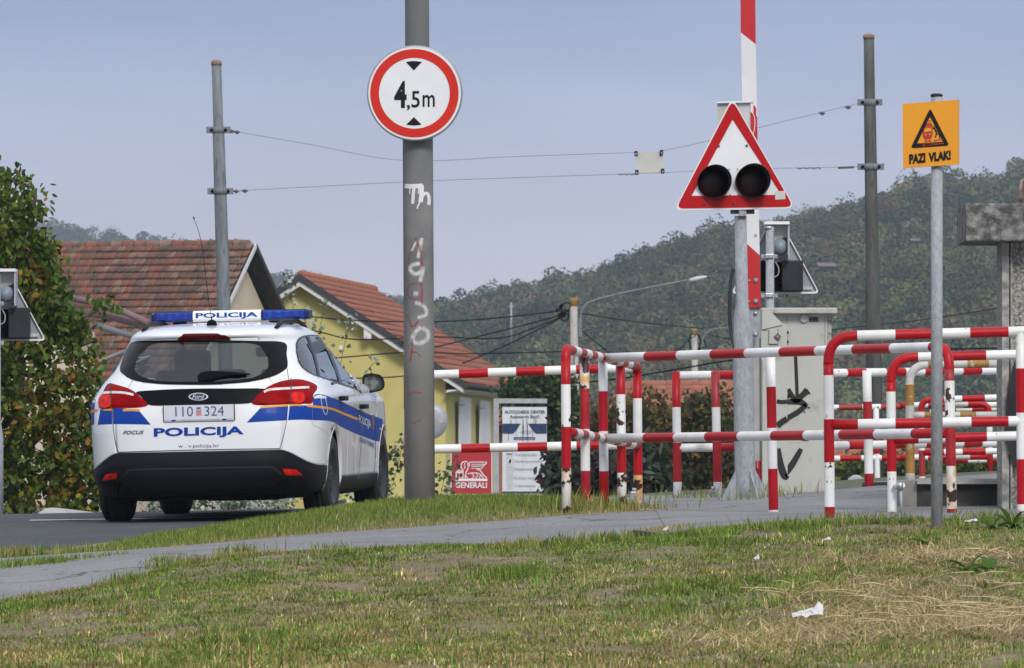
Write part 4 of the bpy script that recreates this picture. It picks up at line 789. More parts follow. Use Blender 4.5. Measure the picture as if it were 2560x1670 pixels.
# ------------------------------------------------------------------ signals seen from behind
def back_signal(ox, oy, D, label):
    s = sc(D); Z = lambda x, y: (1800+x/3.105+ox, 500+y/3.105+oy); bp = 1285 if ox < -100 else 1262
    t = empty('crossing_signal', P(1923+ox, bp, D), label, 'crossing signal', 'level crossing signals'); r = 10.4/s
    mb = MB(); b_ = P(1925+ox, bp, D); tp = P(*Z(382, 212), D); low = P(0, 900+oy, D).z-b_.z
    mb.lathe(b_, [(17.5/s, -.1), (17.5/s, low-.25 if ox < -100 else .1), (11/s, low-.12 if ox < -100 else .2), (r, tp.z-b_.z)], galv, 20); mb.build('post', t)
    mb = MB(); mb.lathe(tp, [(r+.002, -.02), (r+.002, .008), (r*.6, .012)], steel, 16); mb.build('post_cap', t)
    pl = Plane(1940+ox, 680+oy, D+.32); tri = [Z(381, 176), Z(479, 176), Z(775, 726), Z(85, 728)]
    mb = MB(); mb.prism([pl.pt(x, y) for x, y in rounded(tri, 14)], (0, .012, 0), sign_grey); mb.build('board', t)
    mb = MB(); o_ = rounded(tri, 14); i_ = rounded(shrink(tri, .955), 11); n = len(o_); vs = [pl.pt(x, y, h) for pts, h in ((o_, 0), (o_, .03), (i_, .03), (i_, 0)) for x, y in pts]
    mb.add(vs, [[k+n*j, (k+1) % n+n*j, (k+1) % n+n*(j+1), k+n*(j+1)] for j in range(3) for k in range(n)], sign_white); mb.build('edge_flange', t)
    mb = MB(); mb.box((P(*Z(442, 178), D).x, D+.14, P(*Z(442, 178), D).z), (195/3.105/s, .34, .025), sign_white); mb.build('bell_roof', t)
    mb = MB(); p1, p2 = P(*Z(533, 190), D), P(*Z(533, 455), D); mb.box((p1.x, D+.14, (p1.z+p2.z)/2), (.016, .30, p1.z-p2.z), grey_paint); mb.build('bell_side', t)
    cm = M('bell_cover_cream', (.58, .57, .50), .5, var=.06); plb = Plane(1940+ox, 600+oy, D+.12)
    mb = MB(); mb.prism([plb.pt(*Z(x, y)) for x, y in ((362, 198), (520, 192), (528, 270), (518, 288), (470, 300), (440, 325), (362, 325))], (0, .10, 0), cm); mb.build('bell_cover', t)
    mb = MB(); mb.lathe(plb.pt(*Z(466, 362))+Vector((0, -.02, 0)), [(.004, -.07), (.06, -.055), (20/s, 0), (20.5/s, .012)], M('bell_blue_grey', (.25, .30, .36), .5, c2=(.21, .26, .31), vs=12, c3=(.2, .1, .06), s3=24, t3=(.66, .7)), 28, Vector((0, 1, 0))); mb.build('bell', t)
    for x0, x1, f, dd in ((320, 350, matt_black, .10), (480, 645, dark_grey, .12)):
        p1, p2 = P(*Z(x0, 468), D+.12), P(*Z(x1, 705), D+.12); mb = MB(); mb.box(((p1.x+p2.x)/2, D+.21, (p1.z+p2.z)/2), (p2.x-p1.x, .20, p1.z-p2.z), f, bev=.01); mb.build('lamp_box', t)
    p1, p2 = P(*Z(350, 480), D+.15), P(*Z(482, 700), D+.15); mb = MB(); mb.box(((p1.x+p2.x)/2, D+.28, (p1.z+p2.z)/2), (p2.x-p1.x, .10, p1.z-p2.z), matt_black); mb.build('lamp_bracket', t)
    for y in (437, 741):
        c = P(*Z(383, y), D); mb = MB(); mb.box(c+Vector((0, -.035, 0)), (62/3.105/s, .03, 34/3.105/s), steel, bev=.006); mb.box(c, (128/3.105/s, .02, 30/3.105/s), steel)
        for sx in (-1, 1): mb.cyl(c+Vector((sx*.15*1, -.02, 0)), c+Vector((sx*.15, .02, 0)), .012, dark_grey, 8)
        mb.build('clamp', t)
    mb = MB(); mb.tube([P(*Z(x, y), D+.1) for x, y in smooth_line([(430, 480), (455, 530), (450, 580), (420, 598)])], .006, M('loose_cable', (.35, .34, .30), .5), 6); mb.build('cable', t)
    mb = MB(); pl.poly(mb, [Z(647, 668), Z(718, 668), Z(718, 695), Z(647, 697)], M('type_label', (.62, .62, .60), .5, c2=(.25, .25, .25), vs=70), .0315); mb.build('label_plate', t)
back_signal(0, 0, 75, 'triangular crossing signal seen from behind, above the grey cabinet')
back_signal(-1934, 118, 76, 'triangular crossing signal seen from behind, in front of the leafy tree')
# ------------------------------------------------------------------ barrier machine with its raised boom
D4 = 61.0; s4 = sc(D4); t = empty('barrier_machine', P(1925, 1240, D4), 'grey barrier machine with slanted top and diamond lock, its red and white boom raised', 'barrier')
pl = Plane(1925, 900, D4-.02); ZZ4 = lambda x, y: (1800+x/3.105, 500+y/3.105)
mb = MB(); mb.prism([pl.pt(*p) for p in (ZZ4(318, 836), ZZ4(365, 836), ZZ4(490, 965), ZZ4(520, 966), (1969, 1240), (1904, 1240))], (0, .45, 0), cab_m); mb.build('housing', t)
mb = MB(); mb.prism([pl.pt(*ZZ4(x, y), .012) for x, y in ((326, 842), (360, 842), (482, 968), (326, 1005))], (0, .012, 0), M('cabinet_light', (.50, .50, .46), .5)); mb.build('chamfer_cover', t)
mb = MB(); mb.prism([pl.pt(*ZZ4(x, y), .016) for x, y in ((382, 1010), (448, 1010), (448, 1116), (382, 1116))], (0, .016, 0), cab_m); mb.build('lock_plate', t)
mb = MB(); c = ZZ4(448, 1060); mb.prism([pl.pt(c[0]+9*dx, c[1]+9*dy, .03) for dx, dy in ((0, -1), (1, 0), (0, 1), (-1, 0))], (0, .014, 0), M('dark_lock', (.10, .08, .07), .5)); mb.lathe(pl.pt(*c, .03), [(.009, 0), (.009, .008)], steel, 12, pl.n); mb.build('diamond_lock', t)
mb = MB()
for seq in ([ZZ4(330, 1012), ZZ4(380, 1012), ZZ4(380, 1115), ZZ4(372, 1118)], [ZZ4(450, 1000), ZZ4(450, 1130)], [ZZ4(448, 1118), ZZ4(382, 1118)], [ZZ4(326, 1240), (1905, 1235)]): pl.line(mb, seq, 1.4, dark_grey, .002)
build_each(mb, 'panel_gap', t)
plb = Plane(1880, 600, D4-.12); bc = lambda y: np.interp(y, [0, 768], [1869, 1883.5]); hwd = 18.4
def band(y0a, y0b, y1a, y1b, m, first=False):
    p = [(bc(y0a)-hwd, y0a), (bc(y0b)+hwd, y0b), (bc(y1b)+hwd, y1b), (bc(y1a)-hwd, y1a)]; return [plb.pt(*q) for q in p]
boom_w = M('boom_white', (.72, .72, .73), .4, c2=(.66, .66, .67), vs=5); boom_r = M('boom_red', (.52, .02, .02), .35, c2=(.48, .016, .018), vs=5)
mb = MB()
ysq = [(-900, -900), (-760, -730), (-560, -530), (-340, -310), (-130, -100), (81, 111), (262, 292), (455, 485), (605, 638), (768, 768)]
for k in range(len(ysq)-1): mb.prism(band(ysq[k][0], ysq[k][1], ysq[k+1][0], ysq[k+1][1], 0), (0, .05, 0), boom_r if k % 2 == 0 else boom_w)
mb.build('boom', t)
mb = MB()
for x, y in ((1889, 701), (1889.5, 753), (1889, 588)): mb.lathe(plb.pt(x, y, .0), [(.017, 0), (.017, .008), (.010, .009), (.010, .018)] if y > 600 else [(.008, 0), (.008, .008)], steel, 12, plb.n)
for y in (701, 753): mb.lathe(plb.pt(1873.5, y, 0), [(.007, 0), (.007, .012)], steel, 10, plb.n)
build_each(mb, 'bolt', t)
mb = MB(); plg = Plane(1889, 800, D4-.09); mb.prism([plg.pt(*p) for p in ((1868, 765), (1900, 765), (1899, 845), (1882, 846), (1868, 800))], (0, .03, 0), galv)
for y in (783, 836): mb.lathe(plg.pt(1889, y, 0), [(.015, 0), (.015, .012), (.004, .014)], steel, 10, plg.n)
mb.build('boom_bracket', t)
mb = MB(); plg = Plane(1889, 1000, D4+.02); mb.prism([plg.pt(*p) for p in ((1868, 845), (1902, 845), (1902, 1170), (1868, 1170))], (0, .25, 0), M('arm_case', (.36, .36, .34), .6, var=.1)); mb.build('arm_case', t)
mb = MB(); plq = Plane(1895, 1190, D4+.01)
for x in (1889, 1900): 
    for k, (a, b2, m_) in enumerate(((1152, 1202, red), (1202, 1218, white_r), (1218, 1245, galv_d))): mb.prism([plq.pt(x-3.5, a), plq.pt(x+3.5, a), plq.pt(x+3.5, b2), plq.pt(x-3.5, b2)], (0, .02, 0), m_)
mb.build('boom_rest', t)
mb = MB(); mb.prism([plb.pt(1884, 262, .004), plb.pt(1890.5, 270, .004), plb.pt(1890.5, 340, .004), plb.pt(1884, 330, .004)], (0, .004, 0), boom_r); mb.add(*stroke(smooth_line([(1877, 277), (1886, 292), (1887, 315), (1883, 335)]), 1.6, lambda x, y: plb.pt(x, y, .006)), sign_white); mb.build('boom_reflector', t)
# ------------------------------------------------------------------ control cabinet
D5 = 62.2; t = empty('control_cabinet', P(1990, 1240, D5), 'light grey trackside cabinet with a flat lid, round vent and black spray painted scribbles', 'cabinet')
pl = Plane(1990, 1000, D5-.05); mb = MB(); mb.prism([pl.pt(*p) for p in ((1921, 782), (2068, 782), (2072, 1250), (1930, 1250))], (0, .5, 0), cab_m); mb.prism([pl.pt(2068.5, 784, -.02), pl.pt(2079, 784, -.02), pl.pt(2077, 1250, -.02), pl.pt(2072.5, 1250, -.02)], (0, .48, 0), M('cabinet_side', (.40, .40, .36), .6, c2=(.16, .15, .13), vs=16, thr=(.55, .62))); mb.build('cabinet_body', t)
mb = MB(); c1, c2_ = pl.pt(1917, 770), pl.pt(2092, 784); mb.box(((c1.x+c2_.x)/2, D5+.17, (c1.z+c2_.z)/2), (c2_.x-c1.x, .62, c1.z-c2_.z), cab_m, bev=.006); mb.build('lid', t)
mb = MB(); mb.lathe(pl.pt(2010, 796), [(.033, 0), (.033, .012), (.026, .022), (.022, .022)], M('vent_cream', (.50, .50, .46), .5), 24, pl.n); mb.build('round_vent', t)
mb = MB(); pl.poly(mb, rect(2024, 792.5, 2045.5, 805), sign_black, .002)
for k in range(4): pl.line(mb, [(2026+(k % 2), 794.5+k*2.9), (2035, 794.5+k*2.9)], .8, grey_paint, .003); pl.line(mb, [(2037, 794.5+k*2.9), (2043.5, 794.5+k*2.9)], .8, grey_paint, .003)
mb.build('type_plate', t)
mb = MB(); mb.box(pl.pt(1970, 841, .01), (.012, .03, .09), steel, bev=.003); mb.cyl(pl.pt(1969.5, 831, .01), pl.pt(1969.5, 831, .03), .008, matt_black, 8); mb.cyl(pl.pt(1969.5, 855, .01), pl.pt(1969.5, 855, .03), .008, matt_black, 8); mb.build('door_handle', t)
mb = MB()
for seq in ([(1967, 790), (1966, 1246)], [(2062, 790), (2066, 1246)]): pl.line(mb, seq, 1.2, M('door_joint_grey', (.12, .12, .11), .8), .0015)  # dark joint lines at the edges of the cabinet door
build_each(mb, 'door_gap', t)
mb = MB()
for pts, w in (([(1964, 892), (1962, 950), (1963, 985), (1969, 993), (1974, 985)], [4, 5, 6, 5, 3]), ([(1989, 890), (1991, 940), (1993, 990)], 5), ([(1971, 972), (1979, 988), (1990, 1000), (2006, 988), (2019, 975)], [5, 7, 9, 8, 10]),
               ([(1960, 1005), (1985, 1004), (2004, 1006), (2018, 1015)], [6, 8, 8, 5]), ([(2015, 1012), (1995, 1030), (1960, 1050)], 8), ([(1960, 1187), (1978, 1165), (1993, 1140), (2003, 1122)], [9, 9, 8, 6]), ([(1990, 1094), (2010, 1097), (2022, 1099)], [3, 6, 3])):
    pts_ = smooth_line(pts, 5); ww = w*1.7 if not isinstance(w, list) else list(1.8*np.interp(np.linspace(0, len(w)-1, len(pts_)), range(len(w)), w)); mb.add(*stroke([p[:2] for p in pts_], ww, lambda x, y: pl.pt(x, y, .003)), paint_k)
for x, y in ((2019, 975), (2022, 1019), (1990, 958), (2011, 1030), (2024, 984)): mb.add([pl.pt(x+2.4*math.cos(a), y+2.4*math.sin(a), .0035) for a in np.linspace(0, 2*PI, 9)[:-1]], [list(range(8))], paint_k)
build_each(mb, 'spray_paint', t)
plh = Plane(1945, 1080, D4-.02); mb = MB()
for pts, w in (([(1942, 1003), (1955, 1005), (1968, 1004)], 6), ([(1943, 1065), (1955, 1055), (1968, 1047)], 9), ([(1946, 1121), (1949, 1150), (1957, 1180), (1964, 1192), (1968, 1188)], [6, 9, 10, 9, 7])):
    pts_ = smooth_line(pts, 5); ww = w*1.7 if not isinstance(w, list) else list(1.8*np.interp(np.linspace(0, len(w)-1, len(pts_)), range(len(w)), w)); mb.add(*stroke([p[:2] for p in pts_], ww, lambda x, y: plh.pt(x, y, .004)), paint_k)
build_each(mb, 'spray_paint', bpy.data.objects['barrier_machine'])
# ------------------------------------------------------------------ advertising boards and the round mirror back
D6 = 150.0; s6 = sc(D6); pl = Plane(1310, 1130, D6); navy = M('navy_print', (.012, .035, .10), .5, var=.1); print_k = M('grey_print', (.22, .22, .24), .5); board_w = M('board_white', (.66, .68, .71), .45, c2=(.60, .62, .65), vs=2)
t = empty('advertising_board', P(1310, 1246, D6), 'scratched white and navy board reading AUTO CHECK CENTER, hung in a grey frame', 'sign')
mb = MB(); zf = lambda pts: [(1060+x/4.5675, 960+y/4.5675) for x, y in pts]
mb.prism([pl.pt(*p) for p in zf([(795, 165), (855, 165), (855, 1270), (795, 1270)])], (0, .15, 0), grey_paint); mb.prism([pl.pt(*p) for p in zf([(856, 165), (1405, 168), (1405, 220), (856, 220)])], (0, .15, 0), grey_paint); mb.build('frame', t)
mb = MB(); 
for x0_, y0_ in ((905, 235), (1310, 235)): mb.prism([pl.pt(*p) for p in zf([(x0_, 221), (x0_+50, 221), (x0_+45, 262), (x0_, 262)])], (0, .05, 0), dark_grey)
build_each(mb, 'hanger', t)
mb = MB(); mb.prism([pl.pt(*p) for p in zf([(895, 262), (1403, 262), (1403, 1302), (895, 1302)])], (0, .06, 0), board_w); mb.build('panel', t)
mb = MB()
for q in ([(897, 452), (1103, 452), (1060, 520), (1020, 565), (897, 565)], [(1190, 452), (1400, 452), (1400, 565), (1275, 565), (1235, 520)], [(897, 1226), (1401, 1226), (1401, 1300), (897, 1300)]): pl.poly(mb, zf(q), navy, .01)
pl.poly(mb, rounded(zf([(1024, 606), (1270, 606), (1270, 636), (1024, 636)]), 2.5), navy, .01); build_each(mb, 'navy_print', t)
def ztext(st, x0, y0, x1, y1, m, bold=0, lift=.015): pl.text(mb, st, zf([(x0, y0), (x1, y0), (x1, y1), (x0, y1)]), m, lift, bold)
mb = MB(); ztext('AUTO CHECK CENTER', 920, 300, 1382, 336, navy, .02); ztext('Autoservis Barić', 980, 350, 1320, 390, navy, .012); ztext('ACCD', 1105, 530, 1230, 566, print_k); ztext('auto check center', 1040, 612, 1255, 632, board_w, 0, .02)
for st, y, x1 in (('Vučna služba', 785, 1290), ('Optika/geometrija', 866, 1360), ('Dijagnostika', 955, 1255), ('Kočioni sustav', 1050, 1300), ('Vulkanizacija', 1145, 1275)): ztext(st, 1040 if y < 800 else 1032, y, x1, y+36, print_k, -.004)
ztext('091 / 349 071', 1005, 1250, 1370, 1292, board_w, .02, .02); build_each(mb, 'letter', t)
mb = MB()
for y in (752, 846, 938, 1030, 1124): pl.line(mb, zf([(946, y), (1016, y), (1016, y+72), (946, y+72), (946, y)]), .7, print_k, .015)
pl.line(mb, zf([(950, 798), (1008, 798)]), 2, sign_black, .015); pl.poly(mb, zf([(975, 862), (998, 862), (990, 902), (968, 902)]), sign_black, .015)
for k in (0,): pl.line(mb, [(1060+(982+20*math.cos(a))/4.5675, 960+(1066+20*math.sin(a))/4.5675) for a in np.linspace(0, 6.28, 14)], .9, print_k, .016); pl.line(mb, [(1060+(980+16*math.cos(a))/4.5675, 960+(1160+20*math.sin(a))/4.5675) for a in np.linspace(0, 6.28, 14)], .9, print_k, .016); pl.line(mb, zf([(965, 955), (998, 955), (998, 985), (965, 985), (965, 955)]), .9, print_k, .016)
build_each(mb, 'icon', t)
mb = MB()
for q, w in (([(1053, 300), (1055, 600)], .6), ([(1130, 390), (1133, 500), (1130, 650), (1130, 1000)], [.6, 2.6, .6, .2]), ([(1175, 395), (1180, 480), (1188, 660), (1160, 870)], [.6, 2, .8, .3]), ([(1276, 380), (1245, 450), (1240, 600)], .8), ([(975, 520), (960, 650)], .7), ([(1350, 470), (1335, 500), (1355, 535)], .6), ([(965, 455), (925, 525)], .6), ([(995, 405), (992, 470)], 1.2), ([(1280, 400), (1275, 470)], 1.4)):
    pl.line(mb, zf(q), w, sign_black, .022)
build_each(mb, 'scratch', t)
t = empty('advertising_board', P(1180, 1244, 145), 'red board with white winged lion and the word GENERALI, low beside the grey frame', 'sign')
pl = Plane(1180, 1190, 145); adr = M('advert_red', (.45, .02, .03), .45, c2=(.41, .02, .03), vs=3)
mb = MB(); mb.prism([pl.pt(*p) for p in zf([(305, 700), (780, 700), (780, 1300), (305, 1310)])], (0, .06, 0), sign_white); mb.build('panel', t)
mb = MB(); pl.poly(mb, zf([(316, 712), (770, 712), (770, 1272), (316, 1302)]), adr, .01); mb.build('red_print', t)
mb = MB(); pl.text(mb, 'GENERALI', zf([(360, 1122), (718, 1122), (718, 1188), (360, 1188)]), sign_white, .02, .02)
pl.poly(mb, zf([(360, 1080), (724, 1080), (724, 1108), (360, 1108)]), sign_white, .015); mb.build('lettering', t)
mb = MB()
for q, w in (([(495, 890), (470, 885), (440, 895), (425, 925), (428, 960), (445, 985), (440, 1000)], 2.6), ([(470, 900), (460, 930), (470, 950), (455, 970)], 1.8), ([(500, 900), (505, 960), (480, 1010), (470, 1075)], 2.6), ([(495, 960), (520, 930), (515, 900), (540, 893), (710, 893), (690, 925), (655, 935)], 2.0), ([(540, 918), (700, 915)], 1.6), ([(540, 940), (675, 938), (655, 965), (620, 975)], 1.8), ([(540, 962), (640, 962)], 1.4), ([(600, 975), (640, 985), (665, 1020), (690, 1050), (718, 1068)], 2.6),
             ([(500, 1030), (540, 1015), (620, 1020), (660, 1050), (675, 1078)], 2.2), ([(545, 1020), (570, 1050), (545, 1078)], 2.2), ([(600, 1025), (610, 1050), (585, 1078)], 2.0), ([(645, 1045), (625, 1078)], 2), ([(375, 1000), (400, 985), (430, 995)], 2.2), ([(480, 1055), (500, 1075)], 2.2)):
    pl.line(mb, [tuple(v[:2]) for v in smooth_line(zf(q), 3)], w, sign_white, .015)
pl.poly(mb, zf([(362, 1000), (450, 1000), (450, 1078), (362, 1078)]), sign_white, .014); pl.poly(mb, zf([(374, 1012), (402, 1018), (402, 1074), (374, 1068)]), adr, .018); pl.poly(mb, zf([(408, 1018), (438, 1012), (438, 1068), (408, 1074)]), adr, .018); mb.build('lion_emblem', t)
mb = MB(); mb.box(P(1230, 1244, 140), (1.9, 1.0, .12), conc, bev=.02); setp(recenter(mb.build('concrete_slab')), 'low grey concrete edge in front of the advertising boards', 'kerb')
D7 = 140; t = empty('traffic_mirror', P(1076, 1243, D7), 'round grey back of a traffic mirror half hidden by the thick grey pole', 'mirror')
mb = MB(); mb.lathe(P(1075, 1053, D7), [(.01, -.03), (.2, -.03), (44/sc(D7), 0), (45/sc(D7), .01), (45/sc(D7), .04)], sign_grey, 40, Vector((0, 1, 0))); mb.build('mirror_back', t)
mb = MB(); mb.cyl(P(1075, 1250, D7+.1), P(1075, 1030, D7+.1), .03, grey_paint, 10); mb.build('post', t)
mb = MB(); pm = Plane(1098, 1053, D7-.035); pm.line(mb, [(1096, 1048), (1102, 1050), (1097, 1056), (1104, 1055), (1108, 1053)], 1, sign_white, 0); build_each(mb, 'scratch', t)
# small white box and chains by the distant kerb behind the railings
mb = MB(); c = P(2141, 1196, 100); mb.lathe(c+Vector((0, .1, -.05)), [(20/sc(100), -.06), (20/sc(100), .0), (17/sc(100), .02)], M('lamp_back_white', (.42, .43, .44), .5), 24, Vector((0, -1, 0))); mb.box(P(2140, 1205, 99.9), (.18, .06, .10), grey_paint); mb.box(P(2140, 1232, 99.9), (.16, .1, .25), grey_paint)
setp(recenter(mb.build('low_signal')), 'small low round white trackside lamp seen from behind under the railings', 'trackside lamp')
# ------------------------------------------------------------------ street poles, lamps and cables beyond
cpole = M('concrete_pole', (.44, .42, .38), .8, c2=(.36, .35, .32), vs=5, c3=(.25, .24, .22), s3=10, t3=(.6, .7)); och = M('lichen_ochre', (.32, .19, .05), .8, var=.2)
def street_pole(pxt, pyt, pxb, D, rt, rb, label, arm):
    s = sc(D); b = P(pxb, 1262, D); a = P(pxt, pyt, D); t = empty('street_pole', b, label, 'pole', 'concrete street poles beyond the crossing')
    mb = MB(); mb.lathe(b, [(rb/s, -.5), (rt/s, (a-b).z-.25)], cpole, 16, a-b); mb.build('shaft', t)
    mb = MB(); mb.lathe(a+Vector((0, 0, -.27)), [(rt/s*.98, 0), (rt/s, .2), (rt/s*1.12, .28)], och, 16); mb.build('pole_head', t)
    return t
t = street_pole(1434, 745, 1441, 259, 9.4, 11.0, 'pale concrete street pole with a long lamp arm above the railings', None)
mb = MB(); mb.box(P(1451, 818, 259), (.10, .12, .55), galv_l); mb.box(P(1447, 818, 259), (.16, .08, .12), galv_l); mb.build('arm_bracket', t)
mb = MB(); mb.tube(smooth_line([P(1452, 828, 259), P(1451, 790, 259), P(1462, 765, 259), P(1482, 753, 259), P(1560, 732, 259), P(1722, 700, 259)], 6), .032, galv_l, 8); mb.build('lamp_arm', t)
mb = MB(); c = P(1745, 698, 259); mb.lathe(c+Vector((-.27, 0, -.04)), [(.03, 0), (.06, .08), (.07, .25), (.05, .45), (.02, .55)], M('lamp_head_grey', (.50, .52, .56), .4), 14, Vector((1, 0, .22))); mb.cyl(c+Vector((.2, 0, .06)), c+Vector((.5, 0, .11)), .014, galv_l, 6); mb.build('lamp_head', t)
mb = MB()
for k in range(7): a_ = P(1396+rnd.uniform(-4, 16), 778+rnd.uniform(-14, 12), 259); mb.box(a_, (.10, .1, .10), matt_black, Matrix.Rotation(rnd.random()*3, 3, 'Y'))
mb.tube([P(x, y, 259) for x, y in smooth_line([(1402, 770), (1412, 757), (1425, 760), (1422, 775), (1400, 790), (1410, 803), (1421, 795), (1421, 775)])], .02, matt_black, 6); mb.build('cable_clamps', t)
mb = MB(); mb.tube([P(x, y, 258.8) for x, y in smooth_line([(1436, 870), (1436, 930), (1444, 948), (1450, 935)])], .015, wire_m, 5); mb.build('loose_cable', t)
t = street_pole(1736, 822, 1740, 340, 7.3, 9.5, 'second, farther concrete street pole seen between the railings', None)
mb = MB(); mb.tube(smooth_line([P(1752, 870, 340), P(1758, 845, 340), P(1768, 832, 340), P(1785, 823, 340), P(1835, 817, 340), P(1900, 806, 340)], 6), .035, galv_l, 8); mb.build('lamp_arm', t)
mb = MB(); mb.tube([P(x, y, 340) for x, y in smooth_line([(1727, 872), (1724, 850), (1730, 835), (1748, 840), (1752, 868), (1745, 876), (1758, 850), (1765, 865)])], .03, matt_black, 6); mb.build('cable_loop', t)
cab_l = 'overhead cables behind the grey pole'
cb = [([(1421, 775, 259), (1240, 795, 255), (1087, 804, 250), (900, 802, 230), (790, 793, 215), (690, 782, 200)], 'overhead cable level with the roof of the yellow house, topmost on its gable'),
      ([(1418, 784, 259), (1250, 828, 255), (1087, 868, 250)], 'overhead cable sagging from the street pole to the red roof, upper of a pair'),
      ([(1415, 787, 259), (1330, 822, 259), (1240, 846, 255), (1087, 842, 250), (900, 849, 235), (812, 833, 225), (735, 812, 215)], 'overhead cable crossing the upper part of the yellow gable'),
      ([(1412, 790, 259), (1250, 870, 255), (1105, 925, 250), (1000, 941, 238), (886, 946, 230), (780, 950, 222)], 'thick slanting overhead cable passing the wing mirror of the car'),
      ([(1450, 783, 259), (1600, 806, 280), (1760, 822, 335)], 'overhead cable from the first street pole to the second'),
      ([(1453, 825, 259), (1480, 848, 259), (1522, 882, 259), (1600, 960, 258)], 'short cable dropping right from the street pole behind the top rail'),
      ([(1740, 838, 340), (1715, 855, 300), (1690, 875, 280), (1560, 900, 260)], 'thin cable running down left from the second street pole'),
      ([(1765, 833, 340), (1790, 841, 340), (1850, 846, 340), (2080, 824, 340), (2300, 800, 330), (2520, 766, 320)], 'long dark cable running right behind the cabinet to the pillar'),
      ([(1440, 958, 200), (1560, 945, 200), (1700, 922, 200), (1850, 898, 200), (2100, 880, 200), (2500, 870, 200)], 'low cable behind the second row of railings'),
      ([(1778, 894, 340), (1800, 920, 340), (1850, 968, 340)], 'cable dropping right from the second street pole'),
      ([(770, 899, 222), (860, 893, 230), (1010, 881, 237), (1087, 882, 245), (1200, 884, 260), (1433, 878, 259)], 'nearly level cable crossing the middle of the yellow gable')]
for pts, lb in cb: wire('overhead_cable', pts, .018, lb, 'cable', matt_black, cab_l)
# ------------------------------------------------------------------ tiled roofs
tile_mats = [M('clay_tile_a', coord='World', c3=(.085, .068, .055), s3=2.2, t3=(.48, .68), c=(.235, .088, .054), rough=.85, c2=(.19, .078, .052), vs=5), M('clay_tile_b', coord='World', c3=(.085, .068, .055), s3=2.6, t3=(.48, .68), c=(.255, .10, .062), rough=.85, c2=(.21, .09, .06), vs=5), M('clay_tile_c', coord='World', c3=(.085, .068, .055), s3=2.2, t3=(.48, .68), c=(.185, .082, .056), rough=.9, c2=(.14, .085, .065), vs=5),
             M('clay_tile_d', coord='World', c3=(.085, .068, .055), s3=3.5, t3=(.48, .68), c=(.21, .115, .082), rough=.9, c2=(.25, .165, .13), vs=6), M('clay_tile_e', coord='World', c3=(.085, .068, .055), s3=2.0, t3=(.48, .68), c=(.15, .074, .054), rough=.9, c2=(.12, .08, .065), vs=5)]
new_mats = [M('new_tile_a', (.31, .108, .06), .8, c2=(.26, .092, .055), vs=5), M('new_tile_b', (.33, .122, .07), .8, var=.08), M('new_tile_c', (.27, .094, .058), .8, var=.08), M('new_tile_d', (.29, .115, .074), .8, var=.08)]
def tile_verts(w, l, h):
    xs_ = [-.5, -.3, -.1, .12, .34, .5]; hs = [0, .9, .15, .9, .15, 0]; vs = []
    for yy, lift in ((0, 0.0), (l*1.12, h*1.0)):
        for x, k in zip(xs_, hs): vs.append((x*w, yy, lift+k*h*.75))
    n = 6; vs += [(x*w, l*1.12, .0) for x in xs_]
    return vs, [[i, i+1, i+1+n, i+n] for i in range(5)]+[[i+n, i+1+n, i+1+2*n, i+2*n] for i in range(5)]
def roof_tiles(root, o, du, ds, n, nu, nv, wu, lv, mats, w_, h=.035, singles=300, rank=None, skip=None, pname='roof_tile'):
    du, ds, n = Vector(du).normalized(), Vector(ds).normalized(), Vector(n).normalized(); R = Matrix((du, ds, n)).transposed()
    tv, tf = tile_verts(wu*1.02, lv, h); meshes = []
    for m in mats:
        me = bpy.data.meshes.new(pname); me.from_pydata([tuple(R@Vector(v)) for v in tv], [], tf); me.materials.append(m); me.polygons.foreach_set('use_smooth', [True]*5+[False]*5); meshes.append(me)
    cells = [(i, j) for i in range(nu) for j in range(nv)]
    pos = {c: Vector(o)+du*((c[0]+.5)*wu)+ds*(c[1]*lv) for c in cells}
    if skip: cells = [c for c in cells if not skip(pos[c])]
    if rank: cells.sort(key=lambda c: rank(pos[c]))
    mb = MB(); off = wp(root)
    for k, c in enumerate(cells):
        p = pos[c]+n*rnd.uniform(-.004, .006); mi_ = w_(c, pos[c])
        if k < singles:
            ob = bpy.data.objects.new(pname, meshes[mi_]); col.objects.link(ob); ob.parent = root; ob.location = p-off; ob.rotation_euler = (0, 0, rnd.uniform(-.012, .012))
        else: mb.add([p+R@Vector(v) for v in tv], tf, mats[mi_], True)
    if mb.v: s_ = mb.build('roof_tiles', root); s_['kind'] = 'stuff'
def seen(px0, px1, py0, py1):
    def f(p):
        x = CX+p.x/p.y*F; y = HY-(p.z-CZ)/p.y*F
        return max(0, px0-x, x-px1)+max(0, py0-y, y-py1)
    return f
# left house: long weathered roof, gable to the right
D = 240.0; th = math.radians(25); rdir = Vector((-math.cos(th), math.sin(th), 0)); out = Vector((-math.sin(th), -math.cos(th), 0)); A = P(640, 612, D)
cream = M('cream_render', (.60, .50, .38), .9, c2=(.52, .44, .34), vs=1.2, bump=.1); woodk = M('dark_eaves_wood', (.035, .028, .022), .8, var=.3)
tn = 1.0; sd = (out+Vector((0, 0, -tn))).normalized(); sn = (out*tn+Vector((0, 0, 1))).normalized(); LR = 9.6; SL = 5.5
t = empty('old_house', Vector((A.x-3, A.y+2, .9)), 'cream house with a large weathered tiled roof, behind the police car', 'house')
def wold(c, p):
    v = fbm(np.array([c[0]*.45+c[1]*.06]), np.array([c[1]*.6]), 2)[0]*.7+.14+rnd.uniform(-.2, .2); x = (CX+p.x/p.y*F-330)/330
    if v < .36: return 2
    if v > .62+.12*(-x): return 3 if x > -.3 or rnd.random() < .4 else 1
    return rnd.choice([0, 0, 1, 1, 2, 4] if x < 0 else [0, 1, 3, 2, 0, 4])
roof_tiles(t, A+sn*.05+rdir*.05, rdir, sd, sn, 46, 20, .205, .275, tile_mats, wold, .06, 300, seen(330, 640, 600, 800))
